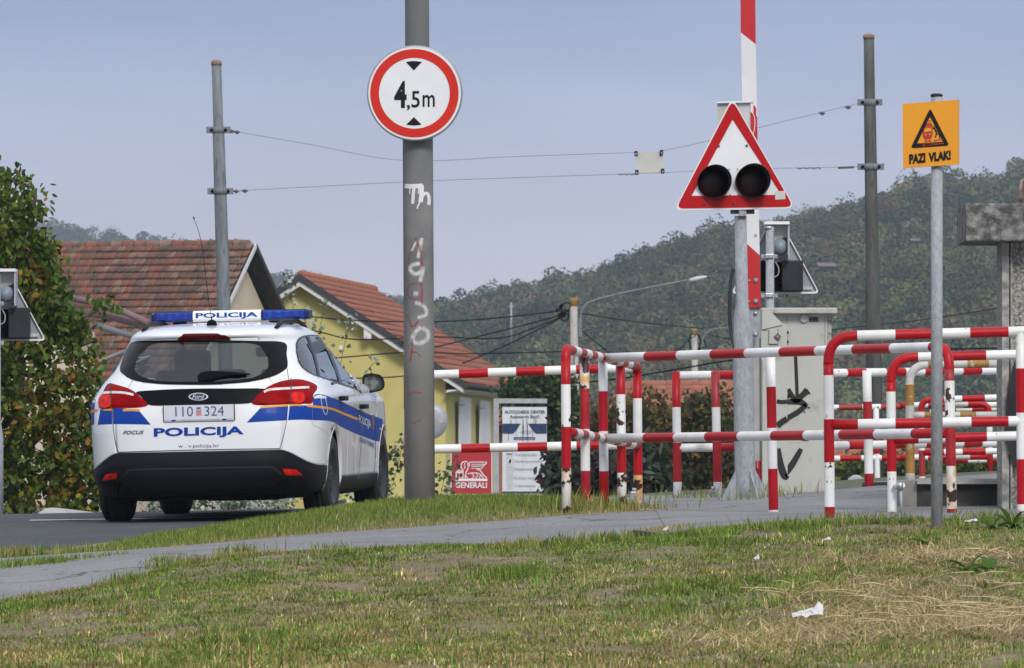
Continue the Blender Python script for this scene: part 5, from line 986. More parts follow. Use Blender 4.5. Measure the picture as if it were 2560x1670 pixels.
mb = MB(); q = [A, A+rdir*LR, A+rdir*LR+sd*SL, A+sd*SL]; mb.prism(q, -sn*.08, woodk); sd2 = (-out+Vector((0, 0, -tn))).normalized()
q2 = [A, A+rdir*LR, A+rdir*LR+sd2*SL, A+sd2*SL]; mb.prism([v+Vector((0, 0, -.0)) for v in q2], -(out*-tn+Vector((0, 0, 1))).normalized()*.08, woodk); mb.build('roof_deck', t)
for k in range(24):
    c = A+rdir*(.2+k*.38)+Vector((0, 0, .04)); mb = MB(); mb.lathe(c, [(.10, 0), (.125, .39), (.145, .40), (.145, .44)], tile_mats[rnd.choice([0, 1, 3, 2, 3])], 10, rdir); mb.build('ridge_tile', t)
g0 = A-rdir*(-.45); mb = MB()
q = [g0+Vector((0, 0, -.35)), g0+out*2.3+Vector((0, 0, -2.65)), g0+out*2.3+Vector((0, 0, -8)), g0-out*2.3+Vector((0, 0, -8)), g0-out*2.3+Vector((0, 0, -2.65))]; mb.prism(q, rdir*(LR-.9), cream); mb.build('wall', t)
mb = MB(); fw = M('verge_board_white', (.62, .62, .62), .6, var=.06)
for d_, m_, w__ in ((sd, fw, .16), (sd2, M('verge_board_dark', (.04, .035, .03), .7), .14)):
    a, b = A-rdir*.02+Vector((0, 0, .06)), A-rdir*.02+d_*(SL)+Vector((0, 0, .06)); dn = Vector((0, 0, -w__)); mb.prism([a, b, b+dn, a+dn], rdir*.03, m_)
mb.build('verge_board', t)
# lower wing roof edge, gutters and downpipe left of the car
pinkm = M('hip_tiles_dull_pink', (.20, .125, .125), .85, var=.15, vs=4); gut = M('gutter_grey', (.20, .21, .22), .5, var=.1)
mb = MB(); mb.tube([P(120, 735, 236), P(230, 755, 235), P(300, 775, 234), P(372, 808, 233)], .09, pinkm, 10); mb.tube([P(150, 775, 235.8), P(270, 790, 234.8), P(340, 808, 233.8), P(380, 828, 233)], .10, pinkm, 10); mb.build('hip_ridge', t)
mb = MB(); mb.tube([P(240, 812, 235), P(270, 822, 234.5), P(315, 835, 234), P(380, 852, 233)], .085, gut, 10); mb.build('gutter', t)
mb = MB(); mb.tube(smooth_line([P(243, 1050, 234), P(243, 930, 234), P(245, 908, 234), P(262, 898, 234), P(330, 872, 234)], 5), .055, gut, 10); mb.build('downpipe', t)
mb = MB(); mb.prism([P(-60, 830, 236), P(236, 830, 236), P(236, 1262, 236), P(-60, 1262, 236)], (0, .1, 0), cream); mb.build('wing_wall', t)
# yellow house: gable towards the camera, roof falling to the right
th = math.radians(5.7); gd = Vector((math.cos(th), -math.sin(th), 0)); bd = Vector((math.sin(th), math.cos(th), 0)); A = P(749, 693, 245.0); Wd = 4.62; rise = 3.0; Ld = 18.0
ylw = M('yellow_render', (.64, .56, .21), .9, c2=(.56, .485, .175), vs=.5, detail=8, thr=(.35, .7), coord='World', bump=.12, bs=20); fas = M('dark_fascia', (.035, .034, .036), .6, var=.1); soff = M('white_soffit', (.66, .66, .64), .6, var=.05)
t = empty('yellow_house', Vector((A.x, A.y+1, .9)), 'yellow house with a red tiled gable roof and white shuttered windows', 'house')
sd = (gd*Wd+Vector((0, 0, -rise))).normalized(); sn = (gd*rise+Vector((0, 0, Wd))).normalized(); SL = math.hypot(Wd, rise)
roof_tiles(t, A+sn*.05, bd, sd, sn, 72, 16, .25, SL/16, new_mats, lambda c, p: rnd.choice([0, 0, 1, 2, 3]), .05, 300, seen(760, 1300, 700, 980), pname='roof_tile')
mb = MB(); mb.prism([A, A+bd*Ld, A+bd*Ld+sd*SL, A+sd*SL], -sn*.06, woodk); sd2 = (-gd*Wd+Vector((0, 0, -rise))).normalized(); sn2 = (-gd*rise+Vector((0, 0, Wd))).normalized()
mb.prism([A, A+bd*Ld, A+bd*Ld+sd2*SL, A+sd2*SL], -sn2*.06, new_mats[0]); mb.build('roof_deck', t)
for k in range(46):
    mb = MB(); c = A+bd*(k*.39)+Vector((0, 0, .07)); mb.lathe(c, [(.09, 0), (.115, .38), (.14, .40), (.14, .43)], new_mats[k % 3], 8, bd); mb.build('ridge_tile', t)
mb = MB()
for d_ in (sd, sd2):
    a, b = A+Vector((0, 0, .10)), A+d_*SL+Vector((0, 0, .10)); dn = Vector((0, 0, -.20)); mb.prism([a, b, b+dn, a+dn], -bd*.05, fas)
mb.build('verge_fascia', t)
mb = MB()
for d_ in (sd, sd2):
    a, b = A+Vector((0, 0, -.10)), A+d_*(SL-.05)+Vector((0, 0, -.10)); mb.prism([a, b, b+Vector((0, 0, -.15)), a+Vector((0, 0, -.15))], bd*.45, soff)
a = A+sd*SL+Vector((0, 0, -.12)); mb.prism([a+bd*.05, a+bd*.05-gd*.55+Vector((0, 0, -.10)), a+bd*.05-gd*.5+Vector((0, 0, -.02))], bd*Ld, soff); mb.build('soffit', t)
mb = MB(); a = A+sd*SL+Vector((0, 0, -.02))+gd*.05; mb.tube([a-bd*.1, a+bd*(Ld+.2)], .075, fas, 10); mb.build('gutter', t)
w1 = Wd-.58; w0 = A+bd*.45; mb = MB(); zb = .3
def gz(x): return A.z-.25-(rise/Wd)*abs(x)
q = [w0+gd*x+Vector((0, 0, (zb if z is None else z)-A.z)) for x, z in ((-w1, None), (w1, None), (w1, gz(w1)), (0, gz(0)), (-w1, gz(w1)))]; mb.prism(q, bd*(Ld-.6), ylw); mb.build('wall', t)
shut = M('shutter_white', (.80, .80, .80), .6, var=.05)
def side_pt(px, py, lift=0):                           # on the right-hand side wall
    o = w0+gd*(w1+lift); d = P(px, py, 1)-Vector((0, 0, CZ)); c = Vector((0, 0, CZ)); tt = (o-c).dot(gd)/d.dot(gd); return c+d*tt
for x0_, x1_, y0_, y1_ in ((1141.5, 1169.5, 991, 996), (1193, 1218, 1000, 1004)):
    q = [side_pt(x0_, y0_), side_pt(x1_, y1_), side_pt(x1_, 1192), side_pt(x0_, 1192)]; mb = MB(); mb.prism(q, gd*.10, shut); fr_ = mb.build('window', t)
    q = [side_pt(x0_+5, y0_+9, .105), side_pt(x1_-5, y1_+8, .105), side_pt(x1_-5, 1188, .105), side_pt(x0_+5, 1188, .105)]; mb = MB(); mb.prism(q, gd*.03, M('shutter_slats', (.74, .74, .75), .6)); mb.build('shutter', fr_)
    mb = MB(); mb.prism([side_pt(x0_+4, y0_+18, .14), side_pt(x1_-7, y1_+15, .14), side_pt(x1_-12, y1_+19, .14), side_pt(x0_+4, y0_+22, .14)], gd*.02, grey_paint); mb.build('shutter_gap', fr_)
mb = MB(); c = P(919, 833, 244.9); mb.box(c, (.22, .12, .30), soff, bev=.02); mb.box(c+Vector((.03, -.02, -.10)), (.12, .16, .12), soff, bev=.02); mb.build('gable_lamp', t)
# red roofed houses farther off
def far_house(name, pts, D, label, wall, wallrect, tw=.3, tl=.35):
    a, b, c, d = [P(x, y, D if k < 2 else D-2.2) for k, (x, y) in enumerate(pts)]     # ridge left, ridge right, eave right, eave left
    t = empty(name, Vector(((a.x+b.x)/2, D, .8)), label, 'house'); du = (b-a); nu = int(du.length/tw); ds = ((d-a)-du.normalized()*(d-a).dot(du.normalized())); nv = max(2, int(ds.length/tl)); nn = du.cross(ds)
    nn = nn if nn.z > 0 else -nn
    def skip(p):
        x = CX+p.x/p.y*F; y = HY-(p.z-CZ)/p.y*F; f = (y-pts[0][1])/max(1, pts[3][1]-pts[0][1]); return x < pts[0][0]+(pts[3][0]-pts[0][0])*f
    e = max(0, (a.x-d.x)); roof_tiles(t, a-du.normalized()*e, du, ds, nn, nu+int(e/tw), nv, tw, tl, new_mats, lambda c, p: rnd.choice([0, 1, 2, 3]), .05, 0, skip=skip)
    mb = MB(); mb.prism([a, b, c, d], (0, .3, -.1), new_mats[2]); mb.build('roof_deck', t)
    mb = MB(); x0_, y0_, x1_, y1_ = wallrect; mb.prism([P(x0_, y0_, D-1.6), P(x1_, y0_, D-1.6), P(x1_, y1_, D-1.6), P(x0_, y1_, D-1.6)], (0, 4, 0), wall); mb.build('wall', t); return t
brick = M('brick_orange', (.33, .13, .08), .9, c2=(.26, .11, .08), vs=6, bump=.3)
far_house('far_house', [(1566, 952), (1850, 950), (1860, 1035), (1512, 1035)], 300, 'house with an orange-red roof, seen between the railings left of the steel signal post', cream, (1530, 1025, 1850, 1262))
far_house('far_house', [(1240, 1038), (1430, 1036), (1450, 1062), (1235, 1062)], 215, 'brick outbuilding just behind the advertising board', brick, (1242, 1055, 1430, 1262))
far_house('far_house', [(2080, 1095), (2330, 1092), (2350, 1160), (2070, 1160)], 260, 'house with an orange-red roof, low behind the railings right of the cabinet', brick, (2090, 1150, 2330, 1262))
far_house('far_house', [(2370, 1100), (2450, 1100), (2460, 1128), (2360, 1128)], 280, 'small house with a grey window strip behind the railings near the pillar', cream, (2370, 1122, 2450, 1240))
# ------------------------------------------------------------------ trees and shrubs
bark = M('bark', (.06, .05, .035), .9, c2=(.11, .09, .07), vs=20, bump=.5)
def in_outline(py, ys_, xs0, xs1): return np.interp(py, ys_, xs0), np.interp(py, ys_, xs1)
t = empty('leafy_tree', P(60, 1284, 81), 'big leafy tree with green, yellow and orange autumn leaves at the left edge', 'tree')
s_ = sc(81); N = 1750; ccy = nr.uniform(425, 1285, N); ys_ = [425, 440, 480, 560, 620, 700, 780, 800, 850, 900, 1000, 1100, 1285]; xr = [20, 75, 105, 98, 130, 158, 185, 215, 215, 240, 262, 275, 270]
x1_ = np.interp(ccy, ys_, xr); x0_ = np.full(N, -380.); ccx = x0_+(x1_-x0_)*nr.random(N)**.72
cd = 81+nr.uniform(-.9, 1.3, N)*(.4+.6*np.clip((x1_-ccx)/150, 0, 1))
hole = ((fbm(ccx/45, ccy/40, 4) < .42) & (ccy > 780) & (ccy < 1010) & (ccx > 90)) | ((nr.random(N) < .6) & (ccy < 560)); keep = ~hole; ccx, ccy, cd = ccx[keep], ccy[keep], cd[keep]
extra = [(262, 762, 80), (272, 772, 80), (255, 780, 80), (240, 750, 80.2), (110, 478, 80.5), (100, 520, 80.5), (250, 868, 80), (220, 880, 80.2)]
ccx = np.append(ccx, [e[0] for e in extra]); ccy = np.append(ccy, [e[1] for e in extra]); cd = np.append(cd, [e[2] for e in extra]); N = len(ccx)
per = 13; cen = np.stack([(ccx-CX)/F*cd, cd, CZ-(ccy-HY)/F*cd], 1); dirs = nr.normal(size=(N, 3)); dirs[:, 2] = -np.abs(dirs[:, 2])*.4; dirs /= np.linalg.norm(dirs, axis=1)[:, None]
tt = nr.random((N, per, 1)); pts = (cen[:, None]+dirs[:, None]*(tt-.5)*.26+nr.normal(size=(N, per, 3))*.035).reshape(-1, 3)
hue = np.repeat(fbm(ccx/90, ccy/90, 8), per)+nr.normal(size=N*per)*.13
cA = pick([(.06, .115, .018), (.09, .15, .024), (.035, .07, .014), (.14, .19, .03)], N*per, [4, 3.5, 2.5, 1.6]); cB = pick([(.20, .20, .03), (.34, .24, .025), (.26, .13, .03), (.13, .09, .03), (.14, .17, .03)], N*per, [2, 1.4, 1.6, 2, 2])
low = np.repeat((ccy-430)/850, per); c_ = np.where((hue > .66-.13*low)[:, None], cB, cA); rr = nr.random(N*per) < .0012; c_[rr] = (.4, .06, .02)
foliage('foliage', pts, nr.uniform(.034, .054, N*per), c_, leaf_m, t, 1.8, None, .12, 'stuff', down=.8)
mb = MB(); mb.tube(smooth_line([P(40, 1300, 81.2), P(30, 1150, 81.2), P(48, 980, 81.2), P(38, 760, 81.2), P(50, 560, 81.2)], 5), .05, bark, 10); mb.build('trunk', t)
for pts_ in ([(40, 1150), (90, 1080), (150, 1045), (205, 1038), (235, 1036)], [(46, 980), (110, 930), (170, 880), (240, 850)], [(38, 760), (90, 700), (130, 640)], [(40, 900), (-60, 820), (-150, 700)], [(45, 700), (80, 560), (90, 470)], [(44, 1000), (140, 820), (215, 790), (262, 765)]):
    mb = MB(); mb.tube(smooth_line([P(x, y, 81) for x, y in pts_], 5), .014, bark, 7); mb.build('branch', t)
def bush(name, label, cat, boxes, D, leaf, n, cols, w, stems=4, elong=1.7, dep=1.5, group=None, cl=12, ground_y=None):
    x_ = (min(b[0] for b in boxes)+max(b[2] for b in boxes))/2; yb = ground_y or max(b[3] for b in boxes)
    t = empty(name, P(x_, yb, D), label, cat, group); area = np.array([(b[2]-b[0])*(b[3]-b[1]) for b in boxes], float); k = nr.choice(len(boxes), n//cl, p=area/area.sum()); B = np.array(boxes, float)[k]
    u = nr.normal(size=(len(k), 3)); u /= np.linalg.norm(u, axis=1)[:, None]; u *= (nr.random((len(k), 1))**.4)
    cx_ = (B[:, 0]+B[:, 2])/2+u[:, 0]*(B[:, 2]-B[:, 0])*.5; cy_ = (B[:, 1]+B[:, 3])/2+u[:, 2]*(B[:, 3]-B[:, 1])*.5; cd = D+u[:, 1]*dep*.5
    cen = np.stack([(cx_-CX)/F*cd, cd, CZ-(cy_-HY)/F*cd], 1); pts = (cen[:, None]+nr.normal(size=(len(k), cl, 3))*leaf*1.6).reshape(-1, 3)
    c = pick(cols, len(k), w, .1).repeat(cl, 0)*(1+nr.normal(size=(len(pts), 1))*.22); foliage('foliage', pts, nr.uniform(.7, 1.3, len(pts))*leaf, np.clip(c, .004, .8), leaf_m, t, elong, None, .12, 'stuff')
    for j in range(stems):
        mb = MB(); a = P(x_+rnd.uniform(-8, 8), yb+4, D); b = P(x_+rnd.uniform(-.3, .3)*(boxes[0][2]-boxes[0][0]), boxes[0][1]+.3*(yb-boxes[0][1]), D); mid = a.lerp(b, .5)+Vector((rnd.uniform(-.1, .1), 0, 0)); mb.tube(smooth_line([a, mid, b], 4), .02 if D > 100 else .008, bark, 6); mb.build('stem', t)
    return t
GB = 'trees and shrubs beyond the crossing'
gr = [(.04, .07, .018), (.065, .10, .024), (.025, .045, .015), (.09, .10, .03)]
bush('garden_tree', 'dark green tree beside the low corner of the red roof of the yellow house', 'tree', [(1255, 945, 1340, 1060), (1300, 925, 1420, 1060), (1330, 935, 1450, 1150)], 200, .09, 5200, gr, [4, 4, 3, 1], 3, group=GB)
bush('hedge_shrub', 'dense shrub with dark purplish green leaves behind the left end of the railing', 'shrub', [(1370, 1110, 1500, 1262), (1460, 1130, 1640, 1262), (1560, 1140, 1660, 1262)], 130, .085, 3600, [(.06, .085, .06), (.03, .045, .028), (.05, .02, .022), (.10, .12, .09)], [4, 4, 2, 2], 4, 2.2, group=GB)
bush('autumn_tree', 'rusty olive autumn tree in front of the orange-red roof, left part', 'tree', [(1470, 1000, 1620, 1140), (1560, 985, 1700, 1180), (1500, 1080, 1700, 1262)], 175, .075, 6500, [(.09, .085, .025), (.13, .09, .03), (.055, .065, .02), (.16, .12, .03), (.10, .05, .025)], [4, 3, 4, 1.5, 2], 5, group=GB)
bush('autumn_tree', 'taller olive and brown tree against the signal post, right of the second street pole', 'tree', [(1690, 975, 1850, 1150), (1720, 1060, 1870, 1262), (1650, 1040, 1760, 1262)], 170, .075, 6500, [(.08, .08, .025), (.11, .07, .028), (.05, .06, .02), (.15, .12, .03)], [4, 3, 4, 1.5], 5, group=GB)
bush('low_shrub', 'bright green low shrub at the foot of the advertising board frame', 'shrub', [(1368, 1190, 1440, 1250), (1420, 1200, 1460, 1255)], 135, .05, 900, [(.06, .14, .02), (.04, .09, .02)], [1, 1], 2, group=GB)
bush('low_shrub', 'yellowish green shrubs behind the far railings right of the cabinet', 'shrub', [(2075, 1145, 2200, 1250), (2180, 1150, 2330, 1240), (2300, 1130, 2420, 1225), (2390, 1125, 2520, 1200)], 190, .08, 5200, [(.08, .12, .025), (.12, .13, .03), (.05, .075, .02), (.2, .18, .05)], [4, 3, 4, 1], 5, group=GB)
bush('garden_tree', 'bluish green tree far behind the railings next to the dark wire pole', 'tree', [(1880, 1040, 2080, 1262), (2020, 1080, 2160, 1262)], 420, .17, 3600, [(.04, .06, .025), (.06, .075, .03), (.03, .045, .02)], [4, 3, 3], 3, dep=5, group=GB)
bush('garden_tree', 'dark hazy tree low beneath the wooded hill, left of the first street pole', 'tree', [(1130, 1010, 1250, 1262), (1400, 1020, 1560, 1262), (1830, 1120, 1930, 1262)], 380, .17, 4200, gr, [4, 3, 4, 1], 3, dep=5, group=GB)
# silver poplar shoots in front of the yellow house
pop = [(.46, .50, .46), (.20, .25, .18), (.08, .12, .06), (.60, .63, .60)]
def shoot(px, pts, D, n, label, sp=10, cols=pop, w=(3, 3, 3, 2), leaf=.044, dens=1.0):
    path = smooth_line([P(x, y, D) for x, y in pts], 8); t = empty('poplar_shoot', path[0], label, 'sapling', 'silver leaved poplar shoots'); mb = MB(); mb.tube(path, .0032, bark, 5); mb.build('stem', t)
    ids = nr.integers(int(len(path)*.12), len(path), n); base = np.array([tuple(path[i]) for i in ids]); off = nr.normal(size=(n, 3))*np.array([sp/sc(D), .06, sp/sc(D)*.7]); q = base+off
    foliage('foliage', q, nr.uniform(.7, 1.3, n)*leaf, pick(cols, n, w, .15), leaf_m, t, 1.2, None, .15, 'stuff')
for k, (pts, n, lb) in enumerate([([(792, 1120), (762, 900), (735, 780), (716, 700)], 85, 'tallest silver leaved shoot, touching the dark roof edge above the lightbar'), ([(800, 1120), (790, 920), (800, 820), (818, 745)], 60, 'silver leaved shoot rising just right of the lightbar'),
    ([(815, 1120), (842, 960), (862, 860), (878, 800), (868, 810)], 42, 'thin silver leaved shoot against the yellow gable above the side window'), ([(850, 1120), (880, 1000), (915, 930), (948, 898)], 30, 'silver leaved shoot leaning right above the wing mirror'),
    ([(760, 1120), (772, 940), (768, 850), (762, 770)], 60, 'silver leaved shoot close to the right end of the lightbar')]): shoot(0, pts, 100+k, n, lb)
for k, (pts, n, lb) in enumerate([([(965, 1262), (985, 1200), (1000, 1140), (1008, 1100)], 60, 'dark leaved shoot left of the foot of the thick pole'), ([(975, 1262), (965, 1190), (978, 1130)], 55, 'dark leaved shoot just right of the front wheel'), ([(1095, 1262), (1110, 1200), (1120, 1150)], 45, 'small leafy shoot right of the foot of the thick pole'),
    ([(1120, 1262), (1135, 1200), (1142, 1150)], 34, 'small leafy shoot touching the red lion board')]): shoot(0, pts, 92+k, n, lb, 12, [(.05, .08, .04), (.10, .14, .08), (.26, .30, .25)], (3, 3, 1.4))
bush('low_shrub', 'grey green shrub seen beneath the police car', 'shrub', [(330, 1225, 470, 1290), (440, 1225, 760, 1290), (850, 1225, 900, 1280)], 98, .035, 1700, pop, [2, 3, 4, 1], 3)
mb = MB(); c = P(168, 1280, 72.5); zt = P(0, 1271, 72.5).z
mb.add([P(87, 1286, 71.6), P(112, 1271, 72.2), P(140, 1271, 72.4), P(252, 1285, 72.6), P(252, 1292, 72.6), P(87, 1292, 71.6), P(130, 1268.5, 73.4), P(150, 1270, 73.6), P(262, 1284, 73.6)], [[0, 5, 4, 3, 2, 1], [1, 2, 7, 6], [2, 3, 8, 7], [0, 1, 6]], conc)
setp(recenter(mb.build('concrete_headwall')), 'small wedge of pale concrete at the far road edge below the leafy tree', 'concrete block')
# ------------------------------------------------------------------ grass
def blades(name, X, Y, h, wdt, colr, label, lean=.45, zoff=0.0, flat=False, adir=None):
    n = len(X); Z = G(X, Y)-.004+zoff; a = nr.uniform(0, 2*PI, n) if adir is None else adir; ln = np.abs(nr.normal(size=n))*lean
    dx, dy = np.cos(a)*ln*h, np.sin(a)*ln*h; b = nr.uniform(0, 2*PI, n); sx, sy = np.cos(b)*wdt/2, np.sin(b)*wdt/2*.5; hz = h*np.clip(1-ln*ln*.35, .25, 1)
    if flat: hz = hz*.3; dx *= 2.2; dy *= 2.2
    V = np.empty((n, 5, 3)); Bp = np.stack([X, Y, Z], 1); Sv = np.stack([sx, sy, np.zeros(n)], 1); M_ = Bp+np.stack([dx*.35, dy*.35, hz*.6], 1); T = Bp+np.stack([dx, dy, hz], 1)
    V[:, 0] = Bp-Sv; V[:, 1] = Bp+Sv; V[:, 2] = M_+Sv*.75; V[:, 3] = M_-Sv*.75; V[:, 4] = T
    me = bpy.data.meshes.new(name); me.vertices.add(n*5); me.vertices.foreach_set('co', V.ravel()); i = (np.arange(n)*5)[:, None]
    lo = np.concatenate([i+[[0, 1, 2, 3]], i+[[3, 2, 4]]], 1); me.loops.add(n*7); me.loops.foreach_set('vertex_index', lo.ravel().astype(np.int32)); me.polygons.add(n*2)
    me.polygons.foreach_set('loop_start', np.stack([np.arange(n)*7, np.arange(n)*7+4], 1).ravel().astype(np.int32))
    ca = me.color_attributes.new('Col', 'FLOAT_COLOR', 'POINT'); c4 = np.ones((n, 4)); c4[:, :3] = colr; ca.data.foreach_set('color', np.repeat(c4, 5, 0).ravel()); me.materials.append(grass_m); me.update(calc_edges=True); me.validate()
    o = bpy.data.objects.new(name, me); col.objects.link(o); return setp(o, label, 'grass', None, 'stuff')
def gcol(X, Y, dry):                                    # dry: 0 lush .. 1 straw
    n = len(X); green = pick([(.12, .20, .030), (.18, .255, .045), (.065, .12, .022), (.23, .28, .075)], n, [4, 4, 3, 2]); straw = pick([(.42, .32, .145), (.32, .22, .095), (.55, .46, .26), (.20, .115, .055), (.30, .27, .09)], n, [4, 3, 1.4, 2, 3])
    return np.where((nr.random(n) < dry)[:, None], straw, green)
NC = 20000; cY = 34.3+nr.random(NC)**.9*17.6; cX = nr.uniform(-1, 1, NC)*(1280/F*cY+2.4)
dpat = np.clip((fbm(cX*1.3, cY*.42, 21)-.30)*2.6, 0, 1); lush = fbm(cX*.8+9, cY*.3, 33); bare = fbm(cX*2.2, cY*.7, 41)
cdry = np.clip(-.12+.60*dpat+nr.normal(size=NC)*.34+.42*smst(43, 36, cY)-.35*smst(46.5, 50.0, cY)+.12*smst(0, 2, cX)-.35*(lush > .56), .0, .97)
ch = nr.uniform(.013, .031, NC)*(1+.7*(lush > .55))*(1+1.1*(nr.random(NC) < .05)); csh = np.exp(nr.normal(size=NC)*.36)*(.72+.5*fbm(cX*1.9, cY*.7, 91)); crr = nr.uniform(.02, .075, NC)
kc = (bare > .345) | (nr.random(NC) < .15); cX, cY, cdry, ch, csh, crr = cX[kc], cY[kc], cdry[kc], ch[kc], csh[kc], crr[kc]
N = 430000; k = nr.integers(0, len(cX), N); ox, oy = nr.normal(size=N)*crr[k], nr.normal(size=N)*crr[k]*1.2; X, Y = cX[k]+ox, cY[k]+oy
keep = Y < path_lo(X)+.04+nr.normal(size=N)*.05; X, Y, k, ox, oy = X[keep], Y[keep], k[keep], ox[keep], oy[keep]
blades('meadow_grass', X, Y, ch[k]*nr.uniform(.6, 1.3, len(X)), nr.uniform(.0035, .008, len(X)), gcol(X, Y, cdry[k])*csh[k][:, None], 'patchy green and straw coloured short grass filling the foreground', 1.05, adir=np.arctan2(oy, ox)+nr.normal(size=len(X))*.7)
N = 60000; Y = 34.5+nr.random(N)**.9*17.5; X = nr.uniform(-1, 1, N)*(1280/F*Y+1.3); keep = Y < path_lo(X); X, Y = X[keep], Y[keep]
blades('thatch', X, Y, nr.uniform(.012, .03, len(X)), nr.uniform(.003, .006, len(X)), gcol(X, Y, np.full(len(X), .55)), 'dry thatch lying between the foreground grass tufts', 1.3, .004, True)
N = 16000; X = nr.uniform(-3.3, 3.9, N); Y = path_lo(X)+nr.normal(size=N)*.035-.01
blades('edge_grass', X, Y, nr.uniform(.016, .042, N)*(.6+.9*fbm(X*5, X*0, 13)), nr.uniform(.004, .008, N), gcol(X, Y, np.clip(fbm(X*3, X*0, 17)*1.3-.1, .1, .8)), 'short grass creeping over the near edge of the footpath', .9)
# verge between path and road
N = 150000; X = nr.uniform(-3.4, 1.4, N); Y = nr.uniform(52.5, 68, N); ok = (X > road_edge(Y)+.12) & (Y > path_up(X)+.03+nr.normal(size=N)*.06) & (X < np.interp(Y, [53, 55.8, 58, 60, 62, 64.5], [1.2, 1.05, .86, .62, .45, .35])) & (X > -2.85) & (Y < 64.2)
X, Y = X[ok], Y[ok]; edge = np.clip(1-(Y-path_up(X))/1.1, 0, 1); dry = np.clip(.10+.65*edge**1.5+.8*smst(.25, .8, X)*smst(59, 55, Y)+.3*(fbm(X*2, Y, 5)-.5), .03, .95)
blades('verge_grass', X, Y, nr.uniform(.018, .055, len(X))*(1-.4*edge)*(.7+.7*fbm(X*5, Y*2, 66))*1.1, nr.uniform(.003, .006, len(X)), gcol(X, Y, dry), 'bright green grass verge between the footpath and the road', .42)
# weeds in joints, at posts and along edges
def tufts(spots, label, hh=(.04, .12), dry=.2, n=140, name='weeds'):
    Xs, Ys, H = [], [], []
    for px, py, D, rx_, k in spots:
        p = P(px, py, D); m = int(n*k); Xs.append(p.x+nr.normal(size=m)*rx_); Ys.append(p.y+nr.normal(size=m)*.12); H.append(nr.uniform(hh[0], hh[1], m)*min(1.3, k**.5))
    X, Y, H = np.concatenate(Xs), np.concatenate(Ys), np.concatenate(H); return blades(name, X, Y, H, nr.uniform(.004, .008, len(X)), gcol(X, Y, np.full(len(X), dry)), label, .6, .01)
tufts([(10, 1392, 53.2, .12, 2), (60, 1388, 53.3, .10, 1.6), (110, 1384, 53.5, .08, 1), (170, 1380, 53.6, .10, 1), (230, 1378, 53.8, .10, 1.2)], 'weeds at the left between footpath and road', (.03, .08), .35)
tufts([(20, 1420, 51, .12, 2), (60, 1418, 51, .08, 1.5), (125, 1416, 51, .06, 1.2), (150, 1415, 51, .05, 1), (215, 1412, 51.2, .10, .8), (260, 1412, 51.4, .08, .6)], 'line of weeds growing in the joint of the footpath', (.02, .055), .08)
tufts([(1690, 1322, 51.9, .06, .5), (1640, 1330, 51.8, .08, .5), (1655, 1345, 51.3, .15, 1)], 'dry weeds on the footpath edge near the stone slab', (.03, .07), .6)
tufts([(1850, 1256, 59.2, .16, .6), (1905, 1252, 59.6, .10, .4), (1960, 1248, 60.2, .12, .6), (1800, 1262, 60.8, .06, .25), (1440, 1276, 55.6, .15, 1.4), (1500, 1277, 56, .2, 1), (1595, 1270, 57.8, .2, .8), (1720, 1262, 62, .12, .8)], 'grass tufts growing round the feet of the posts', (.05, .16), .4)
tufts([(1270, 1452, 46.4, .10, 1.6), (1310, 1445, 46.6, .08, 1)], 'dark green tuft in the middle of the foreground', (.04, .09), .02)
tufts([(310, 1455, 48.6, .06, 1.2), (430, 1412, 49.3, .08, 1.4), (400, 1400, 49.8, .05, .7), (600, 1388, 50, .08, 1.3), (830, 1372, 50.2, .08, .7), (1330, 1362, 50.2, .12, 1.3), (1480, 1352, 50.6, .14, 1.6), (1540, 1345, 50.6, .10, 1), (2080, 1318, 50.9, .12, 1.4), (2200, 1312, 50.8, .15, 1.6), (1950, 1318, 51, .10, 1), (2420, 1310, 50.5, .15, 1.5), (2520, 1310, 50.3, .15, 1.6), (1850, 1335, 50.8, .12, .9)], 'taller weeds along the near edge of the footpath', (.025, .075), .25)
def rosette(px, py, D, n, leaf, label, up=1.0, cols=((.07, .14, .02), (.10, .19, .035), (.14, .22, .05), (.06, .11, .02))):
    b = P(px, py, D); t = empty('broadleaf_weed', Vector((b.x, b.y, g(b.x, b.y))), label, 'weed', 'broad leaved weeds in the grass'); m_ = leaf_m; root = wp(t)
    for k in range(n):
        a = 2*PI*k/n+rnd.uniform(-.3, .3); e = rnd.uniform(.25, 1.15)*up; d = Vector((math.cos(a)*math.cos(e), math.sin(a)*math.cos(e), math.sin(e))); s = Vector((-math.sin(a), math.cos(a), 0)); l = leaf*rnd.uniform(.6, 1.15); w = l*rnd.uniform(.12, .19)
        vs, fs = [], []
        for j in range(6):
            u = j/5; p = root+d*l*u+Vector((0, 0, -l*.38*u*u)); ww = w*math.sin(PI*min(.97, .12+u*.85)); vs += [p+s*ww+Vector((0, 0, ww*.4)), p, p-s*ww+Vector((0, 0, ww*.4))]
        for j in range(5): fs += [[3*j, 3*j+1, 3*j+4, 3*j+3], [3*j+1, 3*j+2, 3*j+5, 3*j+4]]
        mb = MB(); mb.add(vs, fs, leaf_m, True); o = mb.build('leaf', t); ca = o.data.color_attributes.new('Col', 'FLOAT_COLOR', 'POINT'); c = rnd.choice(cols); ca.data.foreach_set('color', [*c, 1]*len(vs))
for a in [(2420, 1462, 44.5, 9, .17, 'broad leaved bright green weed, largest one near the right edge'), (2470, 1440, 44.6, 6, .16, 'upright broad leaved weed right behind the largest weed'), (2530, 1325, 49.6, 14, .22, 'spreading long leaved weed at the right edge of the pavement'), (2310, 1365, 48, 6, .12, 'dark leaved weed just left of the thin sign post'),
           (2480, 1335, 49.5, 10, .14, 'weed left of the spreading weed near the pavement')]: rosette(*a)
